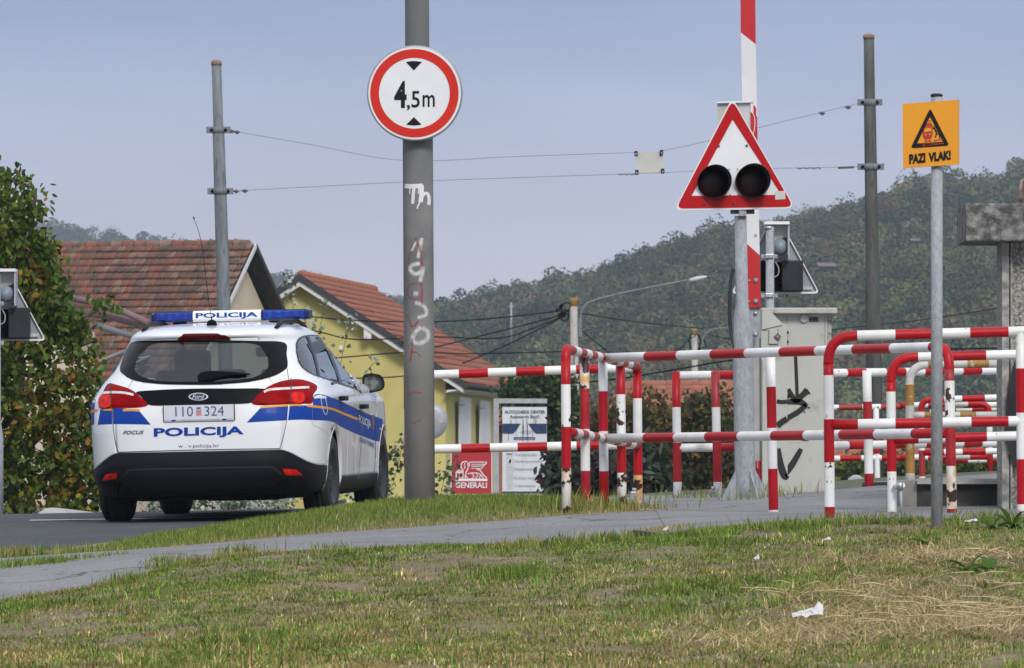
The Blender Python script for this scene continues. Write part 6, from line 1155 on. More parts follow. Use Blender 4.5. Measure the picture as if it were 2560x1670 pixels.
# straw and stubble at the lower right
N = 5200; c0 = [(P(2160, 1500, 42.5), 1.0, .55), (P(2300, 1560, 40.5), .9, .6), (P(2480, 1600, 39), .7, .5), (P(2360, 1400, 46), 1.0, .5), (P(2050, 1620, 38.5), 1.1, .6)]
Xs = np.concatenate([p.x+nr.normal(size=N//5)*a*.32 for p, a, b in c0]); Ys = np.concatenate([p.y+nr.normal(size=N//5)*b*1.3 for p, a, b in c0])
blades('straw', Xs, Ys, nr.uniform(.06, .20, len(Xs)), nr.uniform(.003, .007, len(Xs)), pick([(.50, .38, .20), (.38, .27, .13), (.60, .49, .29)], len(Xs)), 'heap of dry straw and cut stalks in the grass at the lower right', .9, .03, True)
mb = MB(); sm_ = M('long_straw', (.55, .44, .25), .7, var=.2, vs=30)
for k in range(70):
    p, a, b = c0[rnd.choice([0, 0, 1, 1, 2, 3])]; x, y = p.x+rnd.gauss(0, .30*a), p.y+rnd.gauss(0, b); z = g(x, y)+rnd.uniform(.03, .075); an = rnd.choice([rnd.gauss(-.1, .35), rnd.uniform(0, 3.1)]); l = rnd.uniform(.12, .34); d = Vector((math.cos(an), math.sin(an)*.8, rnd.uniform(-.28, .12)))*l
    mb.tube([Vector((x, y, z)), Vector((x, y, z))+d*.5+Vector((0, 0, .01)), Vector((x, y, z))+d], .0027, sm_, 5)
setp(mb.build('long_straw_stalks'), 'long pale straw stalks lying over the heap at the lower right', 'straw', None, 'stuff')
# litter and stones
litter_m = M('white_litter', (.60, .60, .59), .7, var=.05, vs=30)
def scrap(px, py, D, w, h, label, seed, name='litter', m=None, cat='litter'):
    r = random.Random(seed); b = P(px, py, D); b.z = g(b.x, b.y)+.035; n = 7; vs = []
    for i in range(n+1):
        u = i/n; hh = h*(.25+.75*u**2)*(1-.5*(u > .92)); 
        for j in range(4): v = j/3; vs.append((b.x+(u-.5)*w+r.uniform(-.1, .1)*w/n, b.y+r.uniform(-.02, .02)+.06*v, b.z+hh*v+r.uniform(-.12, .12)*h+.12*h*u))
    mb = MB(); mb.add(vs, [[i*4+j, (i+1)*4+j, (i+1)*4+j+1, i*4+j+1] for i in range(n) for j in range(3)], m or litter_m, True); setp(recenter(mb.build(name)), label, cat)
scrap(2020, 1556, 40.4, .14, .07, 'crumpled white paper in the grass, largest scrap, lower right', 3)
scrap(1892, 1412, 46.5, .03, .035, 'tiny white scrap in the green grass right of the middle', 5)
scrap(2068, 1362, 48.3, .04, .02, 'small white scrap below the nearest railing foot', 6)
scrap(2428, 1322, 49.8, .075, .02, 'flat crumpled plastic scrap right of the thin sign post', 8, m=M('grey_plastic_scrap', (.55, .58, .62), .4))
scrap(1664, 1350, 51, .03, .03, 'little white scrap beside the stone slab', 9)
mb = MB(); c = P(1628, 1346, 51); mb.box((c.x, c.y, g(c.x, c.y)+.015), (.20, .20, .03), cdark, Matrix.Rotation(.15, 3, 'Y')@Matrix.Rotation(.1, 3, 'Z'), bev=.012); setp(recenter(mb.build('stone_slab')), 'small broken concrete slab at the near edge of the footpath', 'stone')
mb = MB(); c = P(1612, 1277, 56.2); mb.lathe((c.x, c.y, g(c.x, c.y)), [(.04, 0), (.045, .012), (.02, .02)], conc, 9); setp(recenter(mb.build('stone')), 'flat pale stone beside the rusty post feet', 'stone')
mb = MB(); c = P(1680, 1259, 62.6); mb.lathe((c.x, c.y, g(c.x, c.y)), [(.05, -.01), (.05, .03), (.02, .045)], conc, 9); setp(recenter(mb.build('stone')), 'rounded pale stone at the foot of the first second-row post', 'stone')
# ------------------------------------------------------------------ police car (x right, y forward, z up; origin on the road under the rear axle)
yaw, pit, rol = math.radians(7.2), math.radians(.96), math.radians(1.1)
fv = Vector((math.sin(yaw)*math.cos(pit), math.cos(yaw)*math.cos(pit), math.sin(pit))).normalized()
rv = Vector((math.cos(yaw), -math.sin(yaw), math.tan(rol))); rv = (rv-fv*rv.dot(fv)).normalized(); uv_ = rv.cross(fv)
RM = Matrix((rv, fv, uv_)).transposed(); O = P(550, 1299, 66.0)
car = empty('police_car', O, 'white police estate car with blue stripes and roof lightbar, driving away on the road', 'police car'); car.rotation_euler = RM.to_euler()
RMi = RM.transposed()
paint = M('car_white_paint', (.78, .79, .80), .22, c2=(.75, .76, .77), vs=2, coat=.6); bump_m = M('bumper_black', (.009, .0095, .012), .5, spec=.12, c2=(.012, .012, .014), vs=30, bump=.04, bs=200)
blue = M('police_blue', (.003, .045, .30), .5, spec=.15, coat=.04); orange = M('police_orange', (.72, .30, .02), .4, spec=.3); seam_m = M('panel_seam', (.03, .03, .03), .8); piano = M('gloss_black', (.003, .003, .004), .3, spec=.12)
tyre_m = M('tyre_rubber', (.018, .018, .018), .85, var=.3, vs=40, bump=.4, bs=120); rim_m = M('wheel_dark_grey', (.03, .032, .038), .5, spec=.3); under_m = M('underbody', (.0025, .0025, .0025), 1, spec=.05)
glass_d = M_glass('car_glass_rear', (.36, .42, .42), 1.6); glass_s = M_glass('car_glass_side', (.14, .17, .20), 2.6); red_l = M('tail_lamp_red', (.30, .001, .003), .5, spec=.06, coat=.0, c2=(.20, .001, .003), vs=9, stretch=(1, 1, 3)); red_b = M('tail_lamp_bright', (.70, .02, .012), .4, spec=.12, coat=.05, c2=(.40, .004, .004), vs=26); clear_l = M('lamp_clear', (.62, .58, .58), .15, coat=1, var=.2, vs=25)
chrome = M('chrome', (.75, .76, .78), .12, metal=1); lining = M('dark_lining', (.02, .021, .024), .9)
# horizontal slices: z, half width, rear y, front y, rear corner sharpness
SL_ = np.array([(.16, .74, -.82, 3.30, 3.2), (.24, .84, -.93, 3.45, 3.4), (.34, .862, -.980, 3.52, 3.6), (.44, .874, -.986, 3.55, 3.8), (.49, .877, -.978, 3.55, 3.8), (.515, .877, -.970, 3.55, 3.9), (.535, .876, -.966, 3.54, 4.0), (.60, .882, -.962, 3.53, 4.0), (.70, .890, -.955, 3.50, 4.0), (.78, .893, -.945, 3.46, 3.9),
    (.86, .897, -.925, 3.38, 3.7), (.93, .880, -.90, 3.05, 3.5), (.98, .862, -.88, 2.60, 3.3), (1.03, .835, -.855, 2.32, 3.1), (1.10, .785, -.80, 2.12, 3.0), (1.20, .735, -.735, 1.90, 2.9), (1.30, .685, -.665, 1.66, 2.9), (1.348, .662, -.632, 1.52, 2.8), (1.357, .657, -.66, 1.50, 2.8), (1.385, .64, -.672, 1.40, 2.8), (1.41, .615, -.60, 1.30, 2.7), (1.43, .585, -.50, 1.18, 2.7), (1.45, .53, -.30, 1.02, 2.6), (1.465, .45, -.05, .85, 2.5), (1.475, .32, .15, .65, 2.3), (1.48, .12, .32, .50, 2.2)])
zs = np.unique(np.concatenate([np.linspace(.16, .515, 22), [.525, .535], np.linspace(.535, 1.385, 58), np.linspace(1.385, 1.48, 16)]))
def sl(z, k): return np.interp(z, SL_[:, 0], SL_[:, k])
# smooth the interpolated profile a little (keeps the bumper step)
def slices():
    out = {}
    for k in (1, 2, 3, 4):
        v = sl(zs, k); v2 = v.copy()
        for i in range(1, len(zs)-1):
            if abs(zs[i]-.525) > .02 and abs(zs[i]-1.385) > .012 and abs(zs[i]-1.352) > .012: v2[i] = .25*v[i-1]+.5*v[i]+.25*v[i+1]
        out[k] = v2
    return out
_s = slices(); NR, NS, NF = 36, 92, 16; Lc = .95
def half(z, i):                                        # half outline, rear middle -> side -> front middle
    w, yr, yf, n = (_s[k][i] for k in (1, 2, 3, 4)); pts = []; Lr_ = min(Lc, (yf-yr)*.45)
    for k in range(NR+1):
        a = (PI/2)*(k/NR); pts.append((w*math.sin(a)**(2/n), yr+Lr_-Lr_*math.cos(a)**(2/n) if k < NR else yr+Lr_))
    Lf = min(1.1, (yf-yr)*.4)
    for k in range(1, NS): pts.append((w, yr+Lr_+(yf-Lf-yr-Lr_)*k/NS))
    for k in range(NF+1):
        a = (PI/2)*(k/NF); pts.append((w*math.cos(a)**(2/3.), yf-Lf+Lf*math.sin(a)**(2/3.) if k else yf-Lf))
    return pts
def warp(z, x, y):                                     # the bumper's top edge drops towards the wheel, then becomes the sill line
    zc_ = .522-.125*smst(.60, .88, x) if y < -.3 else .397-.095*smst(-.3, .5, y)+.12*smst(2.5, 3.2, y)
    if z <= .525: return .16+(z-.16)*(zc_-.16)/(.525-.16)
    if z < .75: return zc_+(z-.525)*(.75-zc_)/(.75-.525)
    return z
rows = [half(z, i) for i, z in enumerate(zs)]; H = len(rows[0])
V = []; 
for i, z in enumerate(zs):
    for j, (x, y) in enumerate(rows[i]):
        # crease along the side, slight hollow of the doors above the sill, bulge of the tailgate
        d = 0
        if x > .6: d = .010*math.exp(-((z-.92-.02*y)/.035)**2)-.016*math.exp(-((z-.62)/.16)**2)*smst(.9, 1.4, y)*(1-smst(1.8, 2.2, y))
        V.append([x+d, y, warp(z, x, y)])
V = np.array(V)
def vid(i, j): return i*H+j
WHEELS = [(0.0, .785), (2.65, .785)]; RA = .345; ZW = .316
def snap(V):
    V = V.copy()
    for yc, _ in WHEELS:
        m = V[:, 0] > .55; dy, dz = V[:, 1]-yc, V[:, 2]-ZW-.02; r = np.hypot(dy, dz); m &= np.abs(r-RA) < .021
        V[m, 1] = yc+dy[m]/r[m]*RA; V[m, 2] = ZW+.02+dz[m]/r[m]*RA
    return V
V = snap(V)
Vm = V.copy(); Vm[:, 0] *= -1
faces = []
for i in range(len(zs)-1):
    for j in range(H-1): faces.append((i, j))
fullV = [Vector(v) for v in np.concatenate([V, Vm])]; nV = len(V)
ff = [[vid(i, j), vid(i, j+1), vid(i+1, j+1), vid(i+1, j)] for i, j in faces]; fl = [[nV+a for a in f[::-1]] for f in ff]
bvh = BVHTree.FromPolygons(fullV, ff+fl)
eye = RMi@(Vector((0, 0, CZ))-O)
def z1(x, y): return (200+x/2.589, 740+y/2.589)
def z3(x, y): return (700+x/4.3133, 940+y/4.3133)
def cast(px, py, lift=.0):                             # car-space point of the bodywork seen at this photo position
    d = (RMi@(P(px, py, 66)-O)-eye).normalized(); h = bvh.ray_cast(eye, d)
    if h[0] is None:
        c = eye+d*(66-0); h = bvh.find_nearest(eye+d*((Vector((.5, 0, .8))-eye).length)); p, n = h[0], h[1]
    else: p, n = h[0], h[1]
    if n.dot(d) > 0: n = -n
    return p+n*lift, n
def cz(x, y, lift=0): return cast(*z1(x, y), lift)[0]
def inpoly(x, y, poly):
    c = False; n = len(poly); j = n-1
    for i in range(n):
        if ((poly[i][1] > y) != (poly[j][1] > y)) and (x < (poly[j][0]-poly[i][0])*(y-poly[i][1])/(poly[j][1]-poly[i][1])+poly[i][0]): c = not c
        j = i
    return c
def closed(pts, k=6):                                  # closed smooth outline
    n = len(pts); out = []
    for i in range(n):
        a, b, c, d = (Vector(pts[(i+q) % n]) for q in (-1, 0, 1, 2))
        for j in range(k): t = j/k; v = .5*((2*b)+(-a+c)*t+(2*a-5*b+4*c-d)*t*t+(-a+3*b-3*c+d)*t**3); out.append((v.x, v.y))
    return out
def patch(mb, poly, m, lift, inner=None, rings=7, bulge=0.0, mirror=False, smooth=True, pts_fn=cz):
    n = len(poly); c = (sum(p[0] for p in poly)/n, sum(p[1] for p in poly)/n); vs, fs = [], []
    R_ = rings
    for r in range(R_+1):
        t = r/R_
        for k in range(n):
            q = inner[k] if inner else c; x, y = poly[k][0]*(1-t)+q[0]*t, poly[k][1]*(1-t)+q[1]*t
            vs.append(pts_fn(x, y, lift+bulge*math.sin(min(1, t*2.2)*PI/2)))
            if not inner and r == R_: break
    for r in range(R_):
        for k in range(n):
            k2 = (k+1) % n
            if not inner and r == R_-1: fs.append([r*n+k, r*n+k2, R_*n])
            else: fs.append([r*n+k, r*n+k2, (r+1)*n+k2, (r+1)*n+k])
    if mirror: vs = [Vector((-v.x, v.y, v.z)) for v in vs]
    mb.add(vs, fs, m, smooth); return vs
def ribbon(mb, pts, w, m, lift, mirror=False, k=5):
    pts = smooth_line(pts, k); vs, fs = stroke([p[:2] for p in pts], w, lambda x, y: cz(x, y, lift))
    if mirror: vs = [Vector((-v.x, v.y, v.z)) for v in vs]
    mb.add(vs, fs, m, True)
def both(name, fn, parent=None):
    for mir in (False, True):
        mb = MB(); fn(mb, mir); o = mb.build(name, parent or car, local=True)
    return o
# openings
rw_out = closed([(345, 298), (450, 288), (620, 284), (800, 284), (960, 288), (1150, 293), (1322, 303), (1336, 380), (1343, 440), (1330, 475), (1250, 520), (1100, 556), (900, 573), (700, 576), (500, 570), (350, 547), (278, 505), (260, 472), (276, 410), (308, 340)])
rw_in = closed([(420, 345), (485, 310), (620, 303), (800, 301), (960, 304), (1090, 308), (1165, 328), (1205, 380), (1222, 435), (1205, 480), (1150, 518), (1060, 540), (900, 553), (700, 556), (520, 552), (420, 530), (372, 505), (357, 475), (368, 420), (390, 375)])
dlo = closed([(1396, 330), (1402, 292), (1430, 264), (1475, 253), (1530, 254), (1580, 268), (1630, 310), (1690, 395), (1745, 490), (1790, 565), (1822, 628), (1790, 608), (1700, 578), (1600, 542), (1500, 508), (1440, 468), (1412, 425), (1400, 375)], 4)
dlo_in = [( (x-1570)*.955+1572, (y-430)*.945+428) for x, y in dlo]
def fc(ids): v = sum((fullV[k] for k in ids), Vector())/4; return v
def proj(v):                                           # car point -> zoom coordinates
    w = RM@v+O; px = CX+w.x/w.y*F; py = HY-(w.z-CZ)/w.y*F; return ((px-200)*2.589, (py-740)*2.589)
rw_cut = [((x-800)*.97+800, (y-430)*.965+430) for x, y in rw_out]; dlo_cut = [((x-1572)*.95+1572, (y-428)*.93+428) for x, y in dlo]
J_TG = next(j for j in range(H) if rows[40][j][0] > .615)   # tailgate edge column
groups = {}
def put(key, f): groups.setdefault(key, []).append(f)
for side, fset in ((0, ff), (1, fl)):
    for (i, j), f in zip(faces, fset):
        c = fc(f); ax = abs(c.x); skip = False
        for yc, _ in WHEELS:
            if ax > .55 and math.hypot(c.y-yc, c.z-ZW-.02) < RA-.001: skip = True
        if skip: continue
        if j < NR and c.z > .95 and inpoly(*proj(c), rw_cut): continue
        cm = Vector((ax, c.y, c.z))
        if j >= 12 and c.z > .95 and inpoly(*proj(cm), dlo_cut) and c.y > -.6: continue
        if c.z > 1.04 and c.z < 1.40 and j > H-NF-2 and ax < .86*sl(c.z, 1): continue      # windscreen opening
        lowz = .52-.13*smst(.60, .80, ax)*(1-smst(-.5, -.3, -c.y) if 0 else 1) if c.y < 0 else .30
        if c.y < -.2 or j <= NR: 
            thr = .522 if ax < .62 else .522-.13*smst(.62, .86, ax)
            if c.y > -.36: thr = .385-.0*c.y
        else: thr = .30 if c.y < 2.3 else .45
        if zs[i] < .52: put(('sill' if 0.3 < c.y < 2.4 else ('rear_bumper' if c.y < .3 else 'front_bumper'), side if 0.3 < c.y < 2.4 else 0), f)
        elif j < J_TG and .522 < c.z < 1.36: put(('tailgate', 0), f)
        elif j > NR-3 and .62 < c.y < 1.55 and c.z < 1.36+0*side and j < H-NF: put(('rear_door' if c.y < 1.12+.0 else 'front_door', side), f)
        elif j > NR-3 and 1.55 <= c.y < 2.18 and c.z < 1.0: put(('front_door', side), f)
        else: put(('body', 0), f)
def mesh_part(name, fs, mats, parent):
    used = sorted({k for f in fs for k in f}); mp = {k: n for n, k in enumerate(used)}; me = bpy.data.meshes.new(name)
    me.from_pydata([tuple(fullV[k]) for k in used], [], [[mp[k] for k in f] for f in fs]); me.polygons.foreach_set('use_smooth', [True]*len(fs))
    for m in mats: me.materials.append(m)
    bm = bmesh.new(); bm.from_mesh(me); bmesh.ops.remove_doubles(bm, verts=bm.verts, dist=1e-5); bm.to_mesh(me); bm.free()
    o = bpy.data.objects.new(name, me); col.objects.link(o); o.parent = parent
    s = o.modifiers.new('thickness', 'SOLIDIFY'); s.thickness = .012; s.offset = -1 if True else 1; s.material_offset = 1; s.material_offset_rim = 0; s.use_rim = True
    return o
door_o = {}
for (nm, sd_), fs in groups.items():
    o = mesh_part(nm, fs, [bump_m, under_m] if nm in ('sill', 'rear_bumper', 'front_bumper') else [paint, lining], car)
    if 'door' in nm: door_o[(nm, sd_)] = o
# windows
mb = MB(); patch(mb, rw_in, glass_d, .0, rings=8); rw = mb.build('rear_window', car, local=True)
mb = MB(); patch(mb, rw_out, piano, .003, inner=rw_in, rings=5); mb.build('window_frit', rw, local=True)
def f_dlo(mb, mir): patch(mb, dlo, piano, .003, inner=dlo_in, rings=2, mirror=mir); ribbon(mb, [(1470, 256), (1500, 330), (1525, 420), (1545, 520)], 15, piano, .004, mir); ribbon(mb, [(1560, 262), (1605, 350), (1650, 460), (1688, 572)], 17, piano, .004, mir)
both('window_trim', f_dlo)
panes = [[(1404, 330), (1410, 296), (1440, 270), (1472, 262), (1500, 330), (1524, 420), (1543, 518), (1500, 502), (1445, 465), (1415, 425)], [(1478, 262), (1520, 258), (1558, 264), (1602, 350), (1648, 460), (1684, 568), (1600, 538), (1548, 520), (1527, 420), (1502, 330)],
         [(1566, 266), (1582, 274), (1630, 315), (1690, 400), (1745, 495), (1790, 575), (1812, 612), (1780, 600), (1692, 570), (1652, 460), (1608, 350)]]
for q in panes: both('side_window', lambda mb, mir, q=q: patch(mb, q, glass_s, -.001, rings=6, mirror=mir))
mb = MB(); vs = []; nn_ = 9
for z in np.linspace(1.03, 1.41, 8):
    w, yf = sl(z, 1)*.88, sl(z, 3)
    for k in range(nn_): x = w*(2*k/(nn_-1)-1); vs.append((x, yf+.0-.22*(x/.8)**2, z))
mb.add(vs, [[i*nn_+k, i*nn_+k+1, (i+1)*nn_+k+1, (i+1)*nn_+k] for i in range(7) for k in range(nn_-1)], M_glass('windscreen_glass', (.62, .68, .68), 1.0), True); mb.build('windscreen', car, local=True)
# liveries and lights, rear
def quadpatch(mb, top, bot, m, lift, n=14, k=5, mirror=False):     # between two lines given in zoom coordinates
    T, B = smooth_line(top, n), smooth_line(bot, n); N_ = max(len(T), len(B)); T = [T[int(i*(len(T)-1)/(N_-1))] for i in range(N_)]; B = [B[int(i*(len(B)-1)/(N_-1))] for i in range(N_)]
    vs = [cz(t.x*(1-q/k)+b.x*q/k, t.y*(1-q/k)+b.y*q/k, lift) for t, b in zip(T, B) for q in range(k+1)]
    if mirror: vs = [Vector((-v.x, v.y, v.z)) for v in vs]
    mb.add(vs, [[i*(k+1)+q, i*(k+1)+q+1, (i+1)*(k+1)+q+1, (i+1)*(k+1)+q] for i in range(N_-1) for q in range(k)], m, True)
mb = MB()
quadpatch(mb, [(214, 726), (300, 730), (385, 745)], [(217, 829), (330, 830), (458, 833)], blue, .0015); quadpatch(mb, [(132, 735), (170, 728), (207, 727)], [(116, 833), (160, 831), (209, 829)], blue, .0015)
quadpatch(mb, [(1170, 722), (1250, 716), (1347, 712)], [(1080, 819), (1200, 812), (1340, 804)], blue, .0015); quadpatch(mb, [(1356, 712), (1435, 708), (1506, 712)], [(1346, 804), (1430, 800), (1502, 803)], blue, .0015)
def side_stripe(mb, mir):
    quadpatch(mb, [(1509, 660), (1520, 640), (1560, 636), (1640, 662), (1700, 688), (1780, 725), (1850, 757), (1906, 780)], [(1503, 803), (1530, 804), (1590, 806), (1640, 815), (1690, 846), (1780, 888), (1850, 915), (1910, 937)], blue, .0015, mirror=mir)
    quadpatch(mb, [(1908, 781), (1935, 788), (1960, 800)], [(1912, 937), (1930, 941), (1938, 942)], blue, .0015, mirror=mir)
side_stripe(mb, False); build_each(mb, 'blue_stripe', car, True)
mb = MB(); side_stripe(mb, True); build_each(mb, 'blue_stripe', car, True)
def side_orange(mb, mir): ribbon(mb, [(1470, 711), (1530, 717), (1600, 725), (1650, 738), (1720, 768), (1796, 797)], 15, orange, .0028, mir); ribbon(mb, [(1935, 855), (1945, 860), (1951, 862)], 12, orange, .0028, mir)
mb = MB(); side_orange(mb, False)
ribbon(mb, [(1168, 720), (1250, 712), (1346, 707)], 15, orange, .0028); ribbon(mb, [(1357, 707), (1400, 704), (1430, 707)], 15, orange, .0028); ribbon(mb, [(1435, 715), (1450, 722)], 1, orange, .0028); ribbon(mb, [(278, 740), (330, 738), (386, 741)], 15, orange, .0028); ribbon(mb, [(150, 736), (180, 735), (207, 736)], 15, orange, .0028); build_each(mb, 'orange_stripe', car, True)
mb = MB(); side_orange(mb, True); build_each(mb, 'orange_stripe', car, True)
def car_text(mb, st, q, m, bold=0, lift=.003, shear=0):
    vs, fs = text_mesh(st, bold, shear); mb.add([cz(*quad_map(q, u, v), lift) for u, v in vs], fs, m)
mb = MB(); car_text(mb, 'POLICIJA', [(478, 855), (1060, 842), (1060, 910), (478, 927)], blue, .035, .004); build_each(mb, 'letter', car, True)
mb = MB(); car_text(mb, 'w . v.policija.hr', [(636, 960), (900, 957), (900, 986), (636, 989)], M('worn_print', (.06, .07, .14), .6), .0, .003); mb.build('web_address', car, local=True)
mb = MB(); car_text(mb, 'FOCUS', [(280, 872), (415, 870), (415, 893), (280, 896)], M('dark_chrome', (.12, .12, .13), .3, metal=.5), .02, .006, .35); mb.build('model_badge', car, local=True)
mb = MB(); car_text(mb, 'POLICIJA', [(1803, 768), (1880, 805), (1880, 868), (1803, 832)], sign_white, .01, .003); mb.build('lettering', car, local=True)
mb = MB(); car_text(mb, 'SIGURNOST I POVJERENJE', [(1808, 912), (1902, 952), (1902, 993), (1808, 950)], blue, .01, .003); mb.build('lettering', car, local=True)
mb = MB(); patch(mb, closed([(1886, 780), (1896, 768), (1904, 785), (1903, 840), (1896, 872), (1888, 845)], 4), M('crest_brown', (.20, .12, .07), .5, c2=(.05, .05, .15), vs=60), .003, rings=3); mb.build('police_crest', car, local=True)
# tail lamps
tlr = closed([(1112, 692), (1150, 640), (1210, 592), (1290, 556), (1380, 540), (1450, 545), (1524, 574), (1532, 604), (1509, 640), (1503, 692), (1450, 698), (1300, 703), (1160, 708)], 4)
tll = closed([(129, 727), (138, 655), (165, 592), (190, 567), (240, 576), (330, 606), (388, 650), (441, 702), (385, 722), (250, 727)], 4)
for outl, silver, low, split in ((tlr, [(1190, 628), (1230, 612), (1350, 605), (1476, 598)], [[(1190, 650), (1345, 640), (1345, 692), (1160, 697)], [(1366, 636), (1440, 632), (1440, 688), (1366, 690)]], [(1360, 540), (1360, 620), (1356, 700)]),
                                 (tll, [(138, 636), (210, 631), (290, 633), (352, 645)], [[(136, 655), (200, 650), (200, 718), (134, 720)], [(222, 660), (350, 662), (380, 700), (222, 712)]], [(207, 572), (208, 640), (209, 726)])):
    mb = MB(); patch(mb, outl, red_l, .003, rings=6, bulge=.010); tl = mb.build('tail_light', car, local=True)
    for q in low: mb = MB(); patch(mb, closed(q, 3), red_b if q is low[1 if outl is tlr else 0] else red_l, .0145, rings=2); mb.build('lamp_reflector', tl, local=True)
    mb = MB(); ribbon(mb, silver, [7]*1 if 0 else 15, clear_l, .0155); mb.build('reversing_strip', tl, local=True)
    mb = MB(); ribbon(mb, split, 6, seam_m, .016); mb.build('seam', tl, local=True)
mb = MB(); patch(mb, closed([(366, 622), (480, 611), (620, 604), (800, 600), (1000, 600), (1195, 602), (1150, 640), (1114, 690), (1000, 700), (800, 704), (560, 710), (443, 704), (400, 655)], 3), piano, .004, rings=6); mb.build('tailgate_trim', car, local=True)
mb = MB(); el = [(767+63*math.cos(a), 654+25*math.sin(a)-.0*math.cos(a)) for a in np.linspace(0, 2*PI, 33)[:-1]]; patch(mb, el, chrome, .008, rings=3, bulge=.004); bd_ = mb.build('badge', car, local=True)
mb = MB(); el = [(767+55*math.cos(a), 654+19.5*math.sin(a)) for a in np.linspace(0, 2*PI, 33)[:-1]]; patch(mb, el, M('badge_navy', (.006, .012, .04), .2, coat=.5), .0125, rings=3); mb.build('badge_field', bd_, local=True)
mb = MB(); car_text(mb, 'Ford', [(728, 642), (806, 641), (806, 668), (728, 669)], chrome, .0, .014, .35); mb.build('badge_script', bd_, local=True)
mb = MB(); patch(mb, closed([(640, 282), (655, 258), (690, 250), (800, 248), (915, 249), (950, 256), (964, 280), (800, 278)], 4), M('brake_light_red', (.09, .003, .004), .35, spec=.2), .008, rings=3); mb.build('high_brake_light', car, local=True)
mb = MB(); q = [(148, 1193), (170, 1155), (200, 1148), (242, 1146), (240, 1180), (160, 1193)]; patch(mb, q, red_b, .006, rings=3); mb.build('reflector', car, local=True)
mb = MB(); q = [(1310, 1118), (1395, 1121), (1420, 1140), (1437, 1160), (1330, 1157), (1318, 1140)]; patch(mb, q, red_b, .006, rings=3); mb.build('reflector', car, local=True)
mb = MB(); ribbon(mb, [(270, 1190), (300, 1150), (345, 1130), (700, 1122), (1200, 1112), (1260, 1125), (1300, 1160)], 4, M('bumper_groove', (.004, .004, .005), .9), .002); mb.build('bumper_groove', car, local=True)
mb = MB(); ribbon(mb, [(275, 1183), (304, 1144), (347, 1124), (700, 1116), (1200, 1106), (1262, 1119), (1305, 1154)], 5, M('painted_lip_highlight', (.035, .036, .042), .5), .0015); mb.build('painted_lip_highlight', car, local=True)  # paler ribbon paints a highlight along the bumper's lower step
# seams
mb = MB(); ribbon(mb, [(1340, 470), (1352, 560)], 3.5, seam_m, .002); ribbon(mb, [(1345, 712), (1335, 810), (1318, 900), (1292, 990)], 4, seam_m, .004); ribbon(mb, [(211, 727), (216, 830), (230, 940), (247, 1010)], 4, seam_m, .004); ribbon(mb, [(247, 1011), (500, 1003), (800, 995), (1100, 990), (1292, 988)], 5, seam_m, .003); build_each(mb, 'tailgate_seam', car, True)
def f_seam(mb, mir): ribbon(mb, [(1690, 578), (1712, 660), (1700, 850), (1690, 1000), (1688, 1160)][:0] or [(1808, 690), (1818, 760), (1822, 880), (1816, 1000), (1800, 1185)], 2.2, M('soft_seam', (.25, .25, .26), .8), .0035, mir); ribbon(mb, [(1905, 775), (1912, 935), (1908, 1100), (1898, 1195)], 2.2, seam_m, .0035, mir); ribbon(mb, [(1558, 625), (1556, 660), (1562, 700), (1575, 750), (1590, 768), (1598, 740), (1592, 690), (1580, 650)], 3, sign_white, .004, mir); ribbon(mb, [(1503, 810), (1505, 830), (1540, 850), (1600, 885), (1625, 905)], 2, M('soft_seam2', (.42, .42, .43), .8), .003, mir)
both('panel_seams', f_seam)
# door handles
for (nm, sd_), o in door_o.items():
    pts = ((1685, 664), (1690, 695)) if nm == 'rear_door' else ((1818, 713), (1822, 742)); c = cz(*pts[0], .028); c2_ = cz(*pts[1], .003); mb = MB(); sx = -1 if sd_ else 1
    mb.box((c.x*sx, c.y, c.z), (.045, .19, .036), bump_m, bev=.010); mb.box((c.x*sx-.02*sx, c.y-.07, c.z), (.05, .03, .03), bump_m); h_ = mb.build('handle', o, local=True)
# wheel arch lips and liners
for yc, _ in WHEELS:
    for sx in (-1, 1):
        mb = MB(); vs, fs = [], []; n = 28
        for k in range(n+1):
            a = math.radians(-22+224*k/n); y, z = yc+math.cos(a)*RA, ZW+.02+math.sin(a)*RA; w = sl(max(.2, z), 1)
            xr = .4
            hit = bvh.ray_cast(Vector((3*sx, y, max(z, .18))), Vector((-sx, 0, 0))); xo = abs(hit[0].x) if hit[0] is not None else w
            for xx, rr in ((xo-.001, 0), (xo+.004, -.006), (xo-.02, -.016), (.50, -.012)): vs.append((xx*sx, yc+math.cos(a)*(RA+rr), ZW+.02+math.sin(a)*(RA+rr)))
        for k in range(n):
            for q in range(3): fs.append([4*k+q, 4*k+q+1, 4*k+q+5, 4*k+q+4])
        mb.add(vs[:], [f for i, f in enumerate(fs) if i % 3 < 2], paint, True); mb.add(vs, [f for i, f in enumerate(fs) if i % 3 == 2], under_m, True)
        mb.add([(.5*sx, yc+RA*math.cos(a), max(.24, ZW+.02+RA*math.sin(a))) for a in np.linspace(0, 2*PI, 25)[:-1]], [list(range(24))], under_m); mb.build('wheel_arch', car, local=True)
# underbody
mb = MB(); mb.box((0, 1.3, .30), (1.30, 4.3, .20), under_m); mb.box((0, -.62, .27), (1.25, .5, .18), under_m, bev=.03); mb.box((.28, -.45, .20), (.55, .5, .10), under_m, bev=.03); mb.cyl((-.50, -.55, .225), (-.15, -.55, .225), .07, under_m, 14); mb.box((0, 0, .26), (1.35, .12, .12), under_m); mb.box((-.1, 2.6, .24), (.8, .6, .14), under_m); mb.box((.5, -.60, .185), (.12, .2, .05), under_m); mb.build('underbody', car, local=True)
